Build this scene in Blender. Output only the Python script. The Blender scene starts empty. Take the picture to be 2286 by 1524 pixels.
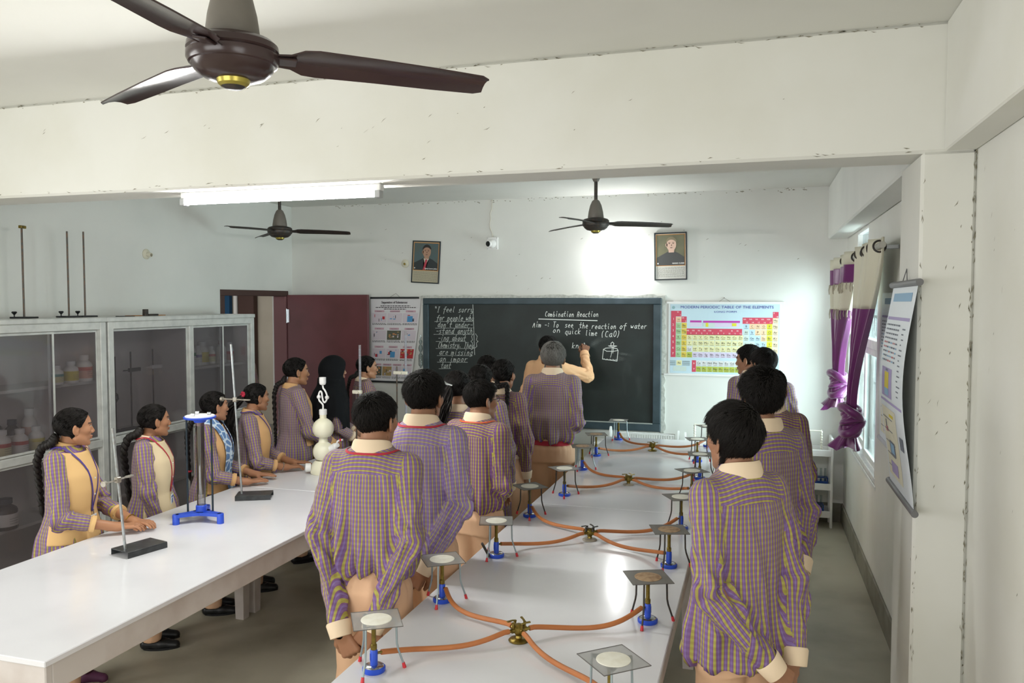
import bpy, math, random
import numpy as np
from mathutils import Vector, Matrix, Euler

# ------------------------------------------------------------------ camera, world, light, exposure
SC = bpy.context.scene
COL = SC.collection
PI = math.pi
rnd = random.Random(7)


def S(h, g=1.0):
    h = h.lstrip('#')
    c = [int(h[i:i + 2], 16) / 255 for i in (0, 2, 4)]
    c = [(x / 12.92 if x <= .04045 else ((x + .055) / 1.055) ** 2.4) * g for x in c]
    return (c[0], c[1], c[2], 1.0)


cam_d = bpy.data.cameras.new('camera')
cam_d.sensor_width = 36.0
cam_d.lens = 1800.0 * 36.0 / 2286.0
cam_d.clip_start = .05
cam = bpy.data.objects.new('camera', cam_d)
COL.objects.link(cam)
cam.location = (0, 0, 2.07)
cam.rotation_euler = (math.radians(90 - 2.767), 0, math.radians(16.885))
SC.camera = cam

vs = SC.view_settings
vs.view_transform = 'Standard'
vs.look = 'None'
vs.gamma = 1.0
vs.use_curve_mapping = False
vs.exposure = 0.25
cy = SC.cycles
cy.max_bounces = 7
cy.diffuse_bounces = 4
cy.glossy_bounces = 3
cy.transmission_bounces = 6
cy.transparent_max_bounces = 10
cy.caustics_reflective = False
cy.caustics_refractive = False
cy.sample_clamp_indirect = 6.0
cy.use_denoising = True
cy.use_adaptive_sampling = True
cy.adaptive_threshold = .015

world = bpy.data.worlds.new('world')
SC.world = world
world.use_nodes = True
bgn = world.node_tree.nodes['Background']
bgn.inputs[0].default_value = (0.97, 0.99, 1.0, 1)
bgn.inputs[1].default_value = 1.25


def area_light(name, loc, rot, sx, sy, power, color):
    l = bpy.data.lights.new(name, 'AREA')
    l.shape = 'RECTANGLE'
    l.size, l.size_y = sx, sy
    l.energy = power
    l.color = color
    o = bpy.data.objects.new(name, l)
    COL.objects.link(o)
    o.location = loc
    o.rotation_euler = rot
    return o


# lamps for near bay daylight, in added, unseen openings (behind and beside the camera)
area_light('daylight_rear', (-2.3, -2.63, 1.75), (math.radians(90), 0, 0), 3.6, 1.5, 74, (1.0, .99, .97))
area_light('daylight_left', (-5.11, 0.7, 1.7), (0, math.radians(-90), 0), 1.4, 2.2, 62, (1.0, .99, .96))
area_light('daylight_right', (0.83, -0.2, 1.75), (0, math.radians(90), 0), 1.4, 1.6, 18, (1.0, .99, .97))
area_light('daylight_far_window', (1.35, 7.0, 1.65), (0, math.radians(90), 0), 1.5, 1.9, 270, (1.0, 1.0, .975))
area_light('hall_fill', (-7.3, 9.4, 2.6), (0, 0, 0), 1.6, 1.6, 20, (1.0, .97, .93))  # added fill lamp hung under the hall ceiling


# ------------------------------------------------------------------ materials
MATS = {}


def mat(name, col, rough=.6, metal=0.0, spec=.5, noise=None, bump=None, trans=0.0, emit=None, coat=0.0, ior=1.45, alpha=1.0, sheen=0.0):
    """noise=(scale, second colour, amount), bump=(scale, strength)"""
    if name in MATS:
        return MATS[name]
    m = bpy.data.materials.new(name)
    m.use_nodes = True
    nt = m.node_tree
    b = nt.nodes['Principled BSDF']
    c = S(col) if isinstance(col, str) else col
    b.inputs['Base Color'].default_value = c
    b.inputs['Roughness'].default_value = rough
    b.inputs['Metallic'].default_value = metal
    b.inputs['Specular IOR Level'].default_value = spec
    b.inputs['IOR'].default_value = ior
    b.inputs['Transmission Weight'].default_value = trans
    b.inputs['Coat Weight'].default_value = coat
    b.inputs['Alpha'].default_value = alpha
    b.inputs['Sheen Weight'].default_value = sheen
    if emit:
        b.inputs['Emission Color'].default_value = S(emit[0])
        b.inputs['Emission Strength'].default_value = emit[1]
    if noise or bump:
        tc = nt.nodes.new('ShaderNodeTexCoord')
    if noise:
        n = nt.nodes.new('ShaderNodeTexNoise')
        n.inputs['Scale'].default_value = noise[0]
        n.inputs['Detail'].default_value = 5
        nt.links.new(tc.outputs['Object'], n.inputs['Vector'])
        r = nt.nodes.new('ShaderNodeMapRange')
        r.inputs['From Min'].default_value = .42
        r.inputs['From Max'].default_value = .68
        r.inputs['To Max'].default_value = noise[2]
        nt.links.new(n.outputs[0], r.inputs['Value'])
        mx = nt.nodes.new('ShaderNodeMix')
        mx.data_type = 'RGBA'
        mx.inputs[6].default_value = c
        mx.inputs[7].default_value = S(noise[1])
        nt.links.new(r.outputs[0], mx.inputs[0])
        nt.links.new(mx.outputs[2], b.inputs['Base Color'])
    if bump:
        n2 = nt.nodes.new('ShaderNodeTexNoise')
        n2.inputs['Scale'].default_value = bump[0]
        n2.inputs['Detail'].default_value = 4
        nt.links.new(tc.outputs['Object'], n2.inputs['Vector'])
        bp = nt.nodes.new('ShaderNodeBump')
        bp.inputs['Strength'].default_value = bump[1]
        bp.inputs['Distance'].default_value = .01
        nt.links.new(n2.outputs[0], bp.inputs['Height'])
        nt.links.new(bp.outputs[0], b.inputs['Normal'])
    MATS[name] = m
    return m


def pane_mat(name, tint, refl=.12, rough=.03, keep=.85, veil=0.0, fres=.8):
    """thin clear sheet: lets light straight through, with a sheen"""
    m = bpy.data.materials.new(name)
    m.use_nodes = True
    nt = m.node_tree
    for n in list(nt.nodes):
        nt.nodes.remove(n)
    out = nt.nodes.new('ShaderNodeOutputMaterial')
    t = nt.nodes.new('ShaderNodeBsdfTransparent')
    t.inputs[0].default_value = S(tint, keep)
    g = nt.nodes.new('ShaderNodeBsdfGlossy')
    g.inputs['Roughness'].default_value = rough
    mx = nt.nodes.new('ShaderNodeMixShader')
    lw = nt.nodes.new('ShaderNodeLayerWeight')
    lw.inputs[0].default_value = .25
    ma = nt.nodes.new('ShaderNodeMath')
    ma.operation = 'MULTIPLY_ADD'
    ma.inputs[1].default_value = fres
    ma.inputs[2].default_value = refl
    nt.links.new(lw.outputs['Fresnel'], ma.inputs[0])
    nt.links.new(ma.outputs[0], mx.inputs[0])
    nt.links.new(t.outputs[0], mx.inputs[1])
    nt.links.new(g.outputs[0], mx.inputs[2])
    if veil:
        df = nt.nodes.new('ShaderNodeBsdfDiffuse')
        df.inputs[0].default_value = S('#B2ADB0')
        m2 = nt.nodes.new('ShaderNodeMixShader')
        m2.inputs[0].default_value = veil
        nt.links.new(mx.outputs[0], m2.inputs[1])
        nt.links.new(df.outputs[0], m2.inputs[2])
        mx = m2
    nt.links.new(mx.outputs[0], out.inputs[0])
    MATS[name] = m
    return m


# ------------------------------------------------------------------ mesh building
class MB:
    def __init__(self):
        self.v, self.f, self.m = [], [], []

    def add(self, vs, fs, m=0, M=None):
        o = len(self.v)
        if M is not None:
            vs = [tuple(M @ Vector(p)) for p in vs]
        self.v.extend([tuple(p) for p in vs])
        self.f.extend([tuple(i + o for i in f) for f in fs])
        self.m.extend([m] * len(fs))
        return self

    def box(self, lo, hi, b=0.0, m=0, M=None):
        lo = [min(a, c) for a, c in zip(lo, hi)] if False else list(lo)
        x0, y0, z0 = lo
        x1, y1, z1 = hi
        if b <= 0:
            vs = [(x0, y0, z0), (x1, y0, z0), (x1, y1, z0), (x0, y1, z0), (x0, y0, z1), (x1, y0, z1), (x1, y1, z1), (x0, y1, z1)]
            fs = [(0, 3, 2, 1), (4, 5, 6, 7), (0, 1, 5, 4), (1, 2, 6, 5), (2, 3, 7, 6), (3, 0, 4, 7)]
            return self.add(vs, fs, m, M)
        b = min(b, (x1 - x0) * .49, (y1 - y0) * .49, (z1 - z0) * .49)
        vs, idx = [], {}
        for i in (0, 1):
            for j in (0, 1):
                for k in (0, 1):
                    c = ((x0, x1)[i], (y0, y1)[j], (z0, z1)[k])
                    d = (b if i == 0 else -b, b if j == 0 else -b, b if k == 0 else -b)
                    for ax in range(3):
                        p = [c[0] + d[0], c[1] + d[1], c[2] + d[2]]
                        p[ax] = c[ax]
                        idx[(i, j, k, ax)] = len(vs)
                        vs.append(tuple(p))
        I = idx
        fs = []
        fs.append(tuple(I[(0, j, k, 0)] for j, k in ((0, 0), (0, 1), (1, 1), (1, 0))))
        fs.append(tuple(I[(1, j, k, 0)] for j, k in ((0, 0), (1, 0), (1, 1), (0, 1))))
        fs.append(tuple(I[(i, 0, k, 1)] for i, k in ((0, 0), (1, 0), (1, 1), (0, 1))))
        fs.append(tuple(I[(i, 1, k, 1)] for i, k in ((0, 0), (0, 1), (1, 1), (1, 0))))
        fs.append(tuple(I[(i, j, 0, 2)] for i, j in ((0, 0), (0, 1), (1, 1), (1, 0))))
        fs.append(tuple(I[(i, j, 1, 2)] for i, j in ((0, 0), (1, 0), (1, 1), (0, 1))))
        for i in (0, 1):
            for j in (0, 1):
                fs.append((I[(i, j, 0, 0)], I[(i, j, 1, 0)], I[(i, j, 1, 1)], I[(i, j, 0, 1)]))
                fs.append((I[(i, 0, j, 0)], I[(i, 1, j, 0)], I[(i, 1, j, 2)], I[(i, 0, j, 2)]))
                fs.append((I[(0, i, j, 1)], I[(1, i, j, 1)], I[(1, i, j, 2)], I[(0, i, j, 2)]))
                for k in (0, 1):
                    fs.append((I[(i, j, k, 0)], I[(i, j, k, 1)], I[(i, j, k, 2)]))
        return self.add(vs, fs, m, M)

    def tube(self, pts, r, n=10, m=0, cap=True, flat=1.0, up=None):
        P = [Vector(p) for p in pts]
        R = r if isinstance(r, (list, tuple, np.ndarray)) else [r] * len(P)
        vs, fs = [], []
        T = []
        for i in range(len(P)):
            a = P[max(i - 1, 0)]
            b = P[min(i + 1, len(P) - 1)]
            t = (b - a)
            T.append(t.normalized() if t.length > 1e-9 else Vector((0, 0, 1)))
        u = Vector(up) if up else Vector((0, 0, 1))
        if abs(u.dot(T[0])) > .95:
            u = Vector((1, 0, 0))
        x = u.cross(T[0]).normalized()
        for i in range(len(P)):
            x = (x - T[i] * x.dot(T[i])).normalized()
            y = T[i].cross(x)
            for k in range(n):
                a = 2 * PI * k / n
                vs.append(P[i] + x * math.cos(a) * R[i] + y * math.sin(a) * R[i] * flat)
        for i in range(len(P) - 1):
            for k in range(n):
                k2 = (k + 1) % n
                fs.append((i * n + k, i * n + k2, (i + 1) * n + k2, (i + 1) * n + k))
        if cap:
            fs.append(tuple(range(n - 1, -1, -1)))
            fs.append(tuple((len(P) - 1) * n + k for k in range(n)))
        return self.add(vs, fs, m)

    def cyl(self, a, b, r0, r1=None, n=16, m=0, cap=True):
        return self.tube([a, b], [r0, r0 if r1 is None else r1], n, m, cap)

    def lathe(self, prof, c=(0, 0, 0), n=28, m=0, M=None, axis=None):
        """profile of (radius, height)"""
        vs, fs = [], []
        for r, z in prof:
            for k in range(n):
                a = 2 * PI * k / n
                vs.append((r * math.cos(a), r * math.sin(a), z))
        for i in range(len(prof) - 1):
            for k in range(n):
                k2 = (k + 1) % n
                fs.append((i * n + k, i * n + k2, (i + 1) * n + k2, (i + 1) * n + k))
        if prof[0][0] > 1e-6:
            fs.append(tuple(range(n - 1, -1, -1)))
        if prof[-1][0] > 1e-6:
            fs.append(tuple((len(prof) - 1) * n + k for k in range(n)))
        MM = Matrix.Translation(Vector(c))
        if axis is not None:
            MM = MM @ Vector((0, 0, 1)).rotation_difference(Vector(axis)).to_matrix().to_4x4()
        if M is not None:
            MM = M @ MM
        return self.add(vs, fs, m, MM)

    def ball(self, c, r, n=16, m=0):
        rr = r if isinstance(r, (tuple, list)) else (r, r, r)
        vs, fs = [], []
        k = n // 2
        for i in range(k + 1):
            th = PI * i / k
            for j in range(n):
                a = 2 * PI * j / n
                vs.append((c[0] + rr[0] * math.sin(th) * math.cos(a), c[1] + rr[1] * math.sin(th) * math.sin(a), c[2] - rr[2] * math.cos(th)))
        for i in range(k):
            for j in range(n):
                j2 = (j + 1) % n
                fs.append((i * n + j, i * n + j2, (i + 1) * n + j2, (i + 1) * n + j))
        return self.add(vs, fs, m)

    def prism(self, poly, frame, t, m=0):
        """2-D polygon extruded by t along the frame's third axis; frame=(origin, x, y)"""
        o, x, y = [Vector(q) for q in frame]
        z = x.cross(y).normalized() * t
        n = len(poly)
        vs = [o + x * p[0] + y * p[1] for p in poly] + [o + x * p[0] + y * p[1] + z for p in poly]
        fs = [tuple(range(n - 1, -1, -1)), tuple(range(n, 2 * n))]
        fs += [(i, (i + 1) % n, n + (i + 1) % n, n + i) for i in range(n)]
        return self.add(vs, fs, m)

    def ribbon(self, pts, w, frame, m=0, t=.0012):
        """stroke of width w along 2-D points in a plane"""
        o, x, y = [Vector(q) for q in frame]
        for i_, (a, b) in enumerate(zip(pts[:-1], pts[1:])):
            d = Vector((b[0] - a[0], b[1] - a[1]))
            if d.length < 1e-6:
                d = Vector((1e-4, 0))
            e = d.normalized() * w * .5
            nn = Vector((-e.y, e.x))
            self.prism([(a[0] - e.x - nn.x, a[1] - e.y - nn.y), (b[0] + e.x - nn.x, b[1] + e.y - nn.y), (b[0] + e.x + nn.x, b[1] + e.y + nn.y), (a[0] - e.x + nn.x, a[1] - e.y + nn.y)], frame, t + .00006 * ((i_ + len(self.f) // 6) % 11), m)
        return self


def props(o, label=None, cat=None, group=None, kind=None):
    if label:
        o['label'] = label
    if cat:
        o['category'] = cat
    if group:
        o['group'] = group
    if kind:
        o['kind'] = kind
    return o


def obj(name, mb, mats, parent=None, smooth=35, **kw):
    me = bpy.data.meshes.new(name)
    if isinstance(mb, MB):
        me.from_pydata(mb.v, [], mb.f)
        if any(mb.m):
            me.polygons.foreach_set('material_index', mb.m)
    else:
        me = mb
    for m in (mats if isinstance(mats, (list, tuple)) else [mats]):
        me.materials.append(m)
    if smooth:
        me.polygons.foreach_set('use_smooth', [True] * len(me.polygons))
        me.set_sharp_from_angle(angle=math.radians(smooth))
    me.update()
    o = bpy.data.objects.new(name, me)
    COL.objects.link(o)
    if parent is not None:
        o.parent = parent
    return props(o, **kw)


def thing(name, loc, label, cat, group=None, rz=0.0):
    o = bpy.data.objects.new(name, None)
    o.empty_display_size = .05
    COL.objects.link(o)
    o.location = loc
    o.rotation_euler = (0, 0, rz)
    return props(o, label, cat, group)


def dup(o, loc=None, rz=None, label=None, parent=None):
    c = o.copy()
    COL.objects.link(c)
    if parent is not None:
        c.parent = parent
    if loc is not None:
        c.location = loc
    if rz is not None:
        c.rotation_euler = (0, 0, rz)
    if label:
        c['label'] = label
    for ch in list(o.children):
        dup(ch, parent=c)
    return c


def smooth_path(P, k=5):
    P = [Vector(p) for p in P]
    out = []
    for i in range(len(P) - 1):
        a, b, c, d = P[max(i - 1, 0)], P[i], P[i + 1], P[min(i + 2, len(P) - 1)]
        for j in range(k):
            t = j / k
            out.append(.5 * ((2 * b) + (c - a) * t + (2 * a - 5 * b + 4 * c - d) * t * t + (3 * b - a - 3 * c + d) * t ** 3))
    return out + [P[-1]]


# ------------------------------------------------------------------ lettering
_TXT = {}


def text_geo(s, bold=0.0):
    k = (s, bold)
    if k in _TXT:
        return _TXT[k]
    cu = bpy.data.curves.new('t', 'FONT')
    cu.body = s
    cu.size = 1.0
    cu.offset = bold
    cu.resolution_u = 2
    cu.align_x = 'LEFT'
    o = bpy.data.objects.new('t', cu)
    COL.objects.link(o)
    bpy.context.view_layer.update()
    me = bpy.data.meshes.new_from_object(o.evaluated_get(bpy.context.evaluated_depsgraph_get()))
    V = [tuple(v.co) for v in me.vertices]
    F = [tuple(p.vertices) for p in me.polygons]
    bpy.data.objects.remove(o)
    bpy.data.curves.remove(cu)
    bpy.data.meshes.remove(me)
    w = max([v[0] for v in V], default=.3)
    _TXT[k] = (V, F, w)
    return _TXT[k]


def put_text(mb, s, x, y, size, frame, m=0, align='c', bold=0.0, width=None, lift=.0008):
    """letters on a plane; x,y in the plane's own metres; width squeezes the line to that width"""
    V, F, w = text_geo(s, bold)
    sx = size if width is None else width / w
    o, ax, ay = [Vector(q) for q in frame]
    az = ax.cross(ay).normalized() * lift
    x0 = x - (w * sx * .5 if align == 'c' else (w * sx if align == 'r' else 0))
    mb.add([o + ax * (x0 + p[0] * sx) + ay * (y + p[1] * size) + az for p in V], F, m)


# chalk hand: strokes on a 6 x 10 grid (baseline 2, x-height 6, ascender 9, descender 0)
GL = {
    'a': '46 26 14 13 22 32 44;46 43 52', 'b': '19 12 32 43 44 35 15', 'c': '46 26 14 13 22 42', 'd': '46 26 14 13 22 32 44;49 43 52',
    'e': '14 44 45 36 26 14 13 22 42', 'f': '49 39 28 20;06 46', 'g': '46 26 14 13 22 42;46 41 30 10', 'h': '19 12;14 26 36 44 42',
    'i': '26 23 32;28 29', 'j': '36 31 20 10;38 39', 'k': '19 12;46 14 42', 'l': '29 23 32', 'm': '06 02;04 16 24 22;24 36 44 42',
    'n': '16 12;14 26 36 44 42', 'o': '26 14 13 22 32 44 45 36 26', 'p': '16 10;15 36 45 43 32 12', 'q': '46 26 14 13 22 42;46 40 51',
    'r': '16 12;14 26 46', 's': '46 26 15 34 43 32 12', 't': '29 23 32 42;06 46', 'u': '16 13 22 32 44;46 43 52', 'v': '16 22 46',
    'w': '06 12 25 32 46', 'x': '16 42;12 46', 'y': '16 13 32 43;46 41 20 10', 'z': '16 46 12 42',
    'A': '02 29 42;15 35', 'C': '48 29 17 14 22 42', 'R': '12 19 39 48 46 35 15;35 42', 'T': '09 49;29 22', 'I': '19 39;29 22;12 32',
    'O': '29 17 14 22 32 44 47 39 29', '(': '39 27 24 31', ')': '19 27 24 11', '-': '15 45', '\u201c': '09 17;29 37', "'": '29 17',
    ',': '22 11', '.': '22 23', ':': '23 24;26 27', '{': '39 28 26 15 24 22 31', '}': '19 28 26 35 24 22 11', ' ': '',
}


def chalk(mb, s, x, y, size, frame, w=.006, slant=.12, adv=.62, seed=0, width=None):
    r = random.Random(seed)
    u = size / 7.0
    n = max(len(s), 1)
    a = adv * size if width is None else width / n
    for i, ch in enumerate(s):
        g = GL.get(ch)
        if not g:
            continue
        jy = r.uniform(-.04, .04) * size
        for st in g.split(';'):
            pts = []
            for p in st.split():
                px, py = int(p[0]), int(p[1]) - 2
                pts.append((x + i * a + px * a / 5.6 + py * u * slant + r.uniform(-.02, .02) * size, y + py * u + jy))
            # round the corners once
            if len(pts) > 2:
                q = [pts[0]]
                for k in range(len(pts) - 1):
                    A, B = pts[k], pts[k + 1]
                    q += [(A[0] * .75 + B[0] * .25, A[1] * .75 + B[1] * .25), (A[0] * .25 + B[0] * .75, A[1] * .25 + B[1] * .75)]
                q.append(pts[-1])
                pts = q
            mb.ribbon(pts, w, frame, 0)
# ------------------------------------------------------------------ the setting
XL, XR, YF, YB, ZC = -5.08, .80, 8.1, -2.6, 3.15
M_wall = mat('wall_paint_white', '#E2E3DE', .75, noise=(1.3, '#D2D4CF', .5), bump=(9, .06))
M_cream = mat('wall_paint_cream', '#DEDED8', .75, noise=(1.6, '#D3D2C7', .6), bump=(9, .08))
M_ceil = mat('ceiling_paint', '#DCDCD6', .8, noise=(1.1, '#CFCFC8', .5))
M_floor = mat('cement_floor', '#B2AD9B', .5, noise=(2.2, '#97917F', .8), bump=(30, .08))
M_skirt = mat('cement_skirting', '#8C897C', .7, noise=(6, '#6C695E', .7))
M_maroon = mat('door_maroon', '#6A3A3E', .42, noise=(3, '#57302F', .7))
M_frame = mat('door_frame_brown', '#4A3530', .6)
M_jamb = mat('door_jamb_mauve', '#7D5456', .55)
M_steel = mat('steel', '#B9BCC0', .3, 1.0)
M_alu = mat('aluminium_frame', '#D8DAD6', .45, .12, noise=(12, '#B3B6B4', .5))
M_black = mat('black_paint', '#1E2022', .45)
M_blk2 = mat('dark_iron', '#3C3B3A', .5, .5, noise=(60, '#5B4B3D', .6))
M_white = mat('white_plastic', '#E6E6E4', .4)

ST = dict(kind='structure')
mb = MB().box((XL - .2, YB - .2, -.12), (XR + .2, YF + .2, 0))
obj('floor', mb, M_floor, **ST)
mb = MB().box((XL - .2, YB - .2, ZC), (XR + .2, YF + .2, ZC + .15))
obj('ceiling', mb, M_ceil, **ST)
mb = MB().box((XL, YF, 0), (XR + .2, YF + .2, ZC))
obj('wall_far', mb, M_wall, **ST)


def wall_with_holes(name, x0, x1, y0, y1, holes, m):
    """wall slab in X from x0 to x1, running along Y, with (ya,yb,za,zb) openings"""
    mb = MB()
    ys = sorted({y0, y1} | {h[0] for h in holes} | {h[1] for h in holes})
    for a, b in zip(ys[:-1], ys[1:]):
        hs = sorted([h for h in holes if h[0] <= a + 1e-6 and h[1] >= b - 1e-6], key=lambda h: h[2])
        z = 0
        for h in hs:
            if h[2] > z:
                mb.box((x0, a, z), (x1, b, h[2]))
            z = h[3]
        mb.box((x0, a, z), (x1, b, ZC))
    return obj(name, mb, m, smooth=0, **ST)


wall_with_holes('wall_left', XL - .2, XL, YB, YF + .2, [(6.8, 8.0, 0, 2.2), (-.5, 1.9, 1.0, 2.4)], M_wall)
wall_with_holes('wall_right', XR, XR + .2, YB, YF, [(6.05, 7.95, .80, 2.33), (6.62, 7.35, 2.50, 2.655), (-1.0, .6, 1.0, 2.4)], M_cream)
mb = MB()
mb.box((XL, YB - .2, 0), (XR, YB, 1.0)).box((XL, YB - .2, 2.5), (XR, YB, ZC)).box((XL, YB - .2, 1.0), (-4.2, YB, 2.5)).box((-.4, YB - .2, 1.0), (XR, YB, 2.5))
obj('wall_back', mb, M_cream, smooth=0, **ST)
# beams and pillar
obj('trim_1', MB().box((XL, 3.5, 2.65), (XR, 3.77, ZC), .012), M_cream, **ST)['label'] = 'cream concrete beam crossing the room below the ceiling'
obj('trim_2', MB().box((.625, 3.77, 2.66), (XR, YF, ZC), .012), M_wall, **ST)
obj('trim_3', MB().box((.685, YB, 2.655), (XR, 3.5, ZC), .006), M_cream, **ST)
obj('trim_4', MB().box((.605, 3.496, 0), (XR, 3.95, 2.655), .012), M_cream, **ST)['label'] = 'cream plastered pillar against the window wall'
obj('baseboard_right', MB().box((XR - .015, 3.95, 0), (XR, YF, .18), .004), M_skirt, **ST)
obj('baseboard_far', MB().box((XL + .0, YF - .015, 0), (XR - .015, YF, .18), .004), M_skirt, **ST)
obj('baseboard_left', MB().box((XL, YB, 0), (XL + .012, 6.74, .15), .004), M_skirt, **ST)

# hall beyond the door
obj('wall_hall', MB().box((-9.4, 11.0, 0), (-5.0, 11.2, ZC)).box((-9.4, 3.0, 0), (-9.2, 11.0, ZC)).box((-5.28, YF + .2, 0), (-5.08, 11.0, ZC)), mat('hall_paint', '#B7B0A2', .8, noise=(1.5, '#A39B8C', .6)), smooth=0, **ST)
obj('floor_hall', MB().box((-9.4, 3.0, -.12), (-5.28, 11.2, -.001)), mat('hall_floor', '#8F8B82', .5, noise=(3, '#7A766C', .6)), **ST)
obj('ceiling_hall', MB().box((-9.4, 3.0, ZC), (-5.28, 11.2, ZC + .1)), M_ceil, **ST)
obj('baseboard_hall', MB().box((-9.2, 10.985, 0), (-5.3, 11.0, .16)), M_skirt, **ST)
# second doorway across the hall: blue leaf, white pipe, brown frame
d2 = obj('door_2', MB().box((-8.35, 10.90, 0), (-7.98, 10.985, 2.45), .006), mat('blue_door_paint', '#1E4E74', .5), **ST)
obj('door_frame', MB().box((-7.80, 10.88, 0), (-7.52, 10.985, 2.45), .006), M_frame, d2)
obj('trim_5', MB().cyl((-7.88, 10.93, 0), (-7.88, 10.93, ZC), .035), M_white, **ST)

# door_1: frame in the left wall, leaf folded back on the far wall
fr = MB().box((XL - .14, 6.80, 2.14), (XL + .012, 8.0, 2.2), .004).box((XL - .14, 6.80, 0), (XL + .012, 6.86, 2.14), .004)
d1 = obj('door_1', fr, M_frame, **ST)
obj('door_jamb', MB().box((XL - .14, 7.93, 0), (XL + .015, 8.0, 2.14), .004), M_jamb, d1)
leaf = obj('door_leaf', MB().box((XL + .02, 7.955, .02), (-4.06, 7.995, 2.155), .004), M_maroon, d1)
for z in (.35, 1.18, 1.92):
    hb = MB().box((XL + .016, 7.945, z - .075), (XL + .05, 7.957, z + .075), .002).cyl((XL + .018, 7.945, z - .08), (XL + .018, 7.945, z + .08), .008, n=10)
    obj('hinge', hb, M_steel, leaf)
obj('door_handle', MB().box((-4.2, 7.942, 1.0), (-4.17, 7.956, 1.16), .004).tube([(-4.185, 7.945, 1.03), (-4.185, 7.915, 1.03), (-4.185, 7.915, 1.13), (-4.185, 7.945, 1.13)], .006, 8), M_steel, leaf)

# window_1 in the right wall: aluminium sliding frame, two sashes, outside grille
M_glass = pane_mat('window_glass', '#EAF6F8', .06, .02, .95)
wf = MB()
for a, b in (((.80, 6.05, .80), (.93, 7.95, .845)), ((.80, 6.05, 2.285), (.93, 7.95, 2.33)), ((.80, 6.05, .845), (.93, 6.095, 2.285)), ((.80, 7.905, .845), (.93, 7.95, 2.285))):
    wf.box(a, b, .004)
wf.box((.795, 6.0, .765), (.96, 8.0, .80), .006)
wf.box((.825, 6.095, 1.72), (.90, 7.905, 1.79), .004)
w1 = obj('window_1', wf, M_alu, **ST)
for i, (a, b, x) in enumerate(((6.095, 7.03, .835), (6.97, 7.905, .872))):
    sb = MB()
    for q in (((x, a, .85), (x + .028, a + .05, 1.72)), ((x, b - .05, .85), (x + .028, b, 1.72)), ((x, a + .05, .85), (x + .028, b - .05, .90)), ((x, a + .05, 1.67), (x + .028, b - .05, 1.72))):
        sb.box(*q, .003)
    s = obj('window_sash', sb, M_alu, w1)
    obj('window_pane', MB().box((x + .011, a + .05, .90), (x + .016, b - .05, 1.67)), M_glass, s, smooth=0)
obj('window_pane', MB().box((.86, 6.095, 1.79), (.865, 7.905, 2.285)), M_glass, w1, smooth=0)
gb = MB()
for k in range(16):
    y = 6.15 + k * .113
    gb.cyl((.955, y, .80), (.955, y, 2.33), .006, n=6)
for z in (1.05, 1.4, 1.95):
    gb.box((.947, 6.05, z - .01), (.963, 7.95, z + .01))
obj('window_grille', gb, mat('grille_paint', '#C7D5D8', .5), w1)
w2 = obj('window_2', MB().box((.80, 6.62, 2.50), (.88, 7.35, 2.52), .003).box((.80, 6.62, 2.635), (.88, 7.35, 2.655), .003).box((.80, 6.62, 2.52), (.88, 6.64, 2.635), .003).box((.80, 7.33, 2.52), (.88, 7.35, 2.635), .003), M_white, **ST)
obj('window_pane', MB().box((.84, 6.64, 2.52), (.844, 7.33, 2.635)), M_glass, w2, smooth=0)

# plaster ledge round the blackboard
lip = MB()
r3 = random.Random(3)
pts = [(-3.50, 2.135)]
x = -3.50
while x < -.87:
    x += r3.uniform(.03, .08)
    pts.append((min(x, -.865), 2.135 + r3.uniform(.0, .018)))
lip.prism(pts + [(-.865, 2.11), (-3.50, 2.11)], ((0, YF, 0), (1, 0, 0), (0, 0, 1)), .03)
pz = [(-.868, .74)]
z = .74
while z < 2.14:
    z += r3.uniform(.02, .06)
    pz.append((-.868 + r3.uniform(-.012, .018), min(z, 2.14)))
lip.prism(pz + [(-.905, 2.14), (-.905, .74)], ((0, YF, 0), (1, 0, 0), (0, 0, 1)), .012)
obj('trim_6', lip, mat('rough_plaster', '#C9CBC4', .9, noise=(40, '#A9AAA2', .8)), smooth=0, **ST)['label'] = 'ragged plaster edge around the blackboard'

# hairline cracks and chips in the plaster, along the joints of beam, pillar and wall
M_crack = mat('plaster_crack', '#8B8776', .95, noise=(70, '#6F6B5C', .7))
rc = random.Random(11)


def cracks(parent, a, b, along, out, n, w, jit):
    a, b, along, out = Vector(a), Vector(b), Vector(along), Vector(out)
    side = along.cross(out).normalized()
    G = MB()
    for k in range(n):
        p = a.lerp(b, rc.random()) + side * rc.gauss(0, jit)
        L = rc.uniform(.006, .035)
        tw = side * rc.uniform(-.25, .25) * L
        q = rc.uniform(.3, 1.0) * w
        e = out * .0008
        G.add([p - side * q * .2 + e, p + along * L * .5 + tw - side * q * .5 + e, p + along * L + tw + e, p + along * L * .5 + tw + side * q * .5 + e], [(0, 1, 2, 3)])
    o = obj('plaster_cracks', G, M_crack, parent, smooth=0)
    o['kind'] = 'stuff'


byn = {o.name: o for o in COL.objects}
cracks(byn['trim_4'], (.792, 3.496, .6), (.792, 3.496, 2.64), (0, 0, 1), (0, -1, 0), 90, .006, .003)
cracks(byn['trim_4'], (.612, 3.496, .5), (.612, 3.496, 2.60), (0, 0, 1), (0, -1, 0), 45, .004, .003)
cracks(byn['trim_4'], (.63, 3.496, .5), (.78, 3.496, 2.6), (.4, 0, 1), (0, -1, 0), 12, .004, .03)
cracks(byn['trim_1'], (-4.9, 3.5, 3.143), (.66, 3.5, 3.143), (1, 0, 0), (0, -1, 0), 170, .006, .005)
cracks(byn['trim_1'], (-4.9, 3.5, 2.665), (.58, 3.5, 2.665), (1, 0, 0), (0, -1, 0), 60, .005, .006)
cracks(byn['trim_1'], (-4.5, 3.5, 2.9), (.5, 3.5, 2.9), (1, 0, .6), (0, -1, 0), 26, .004, .12)
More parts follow.
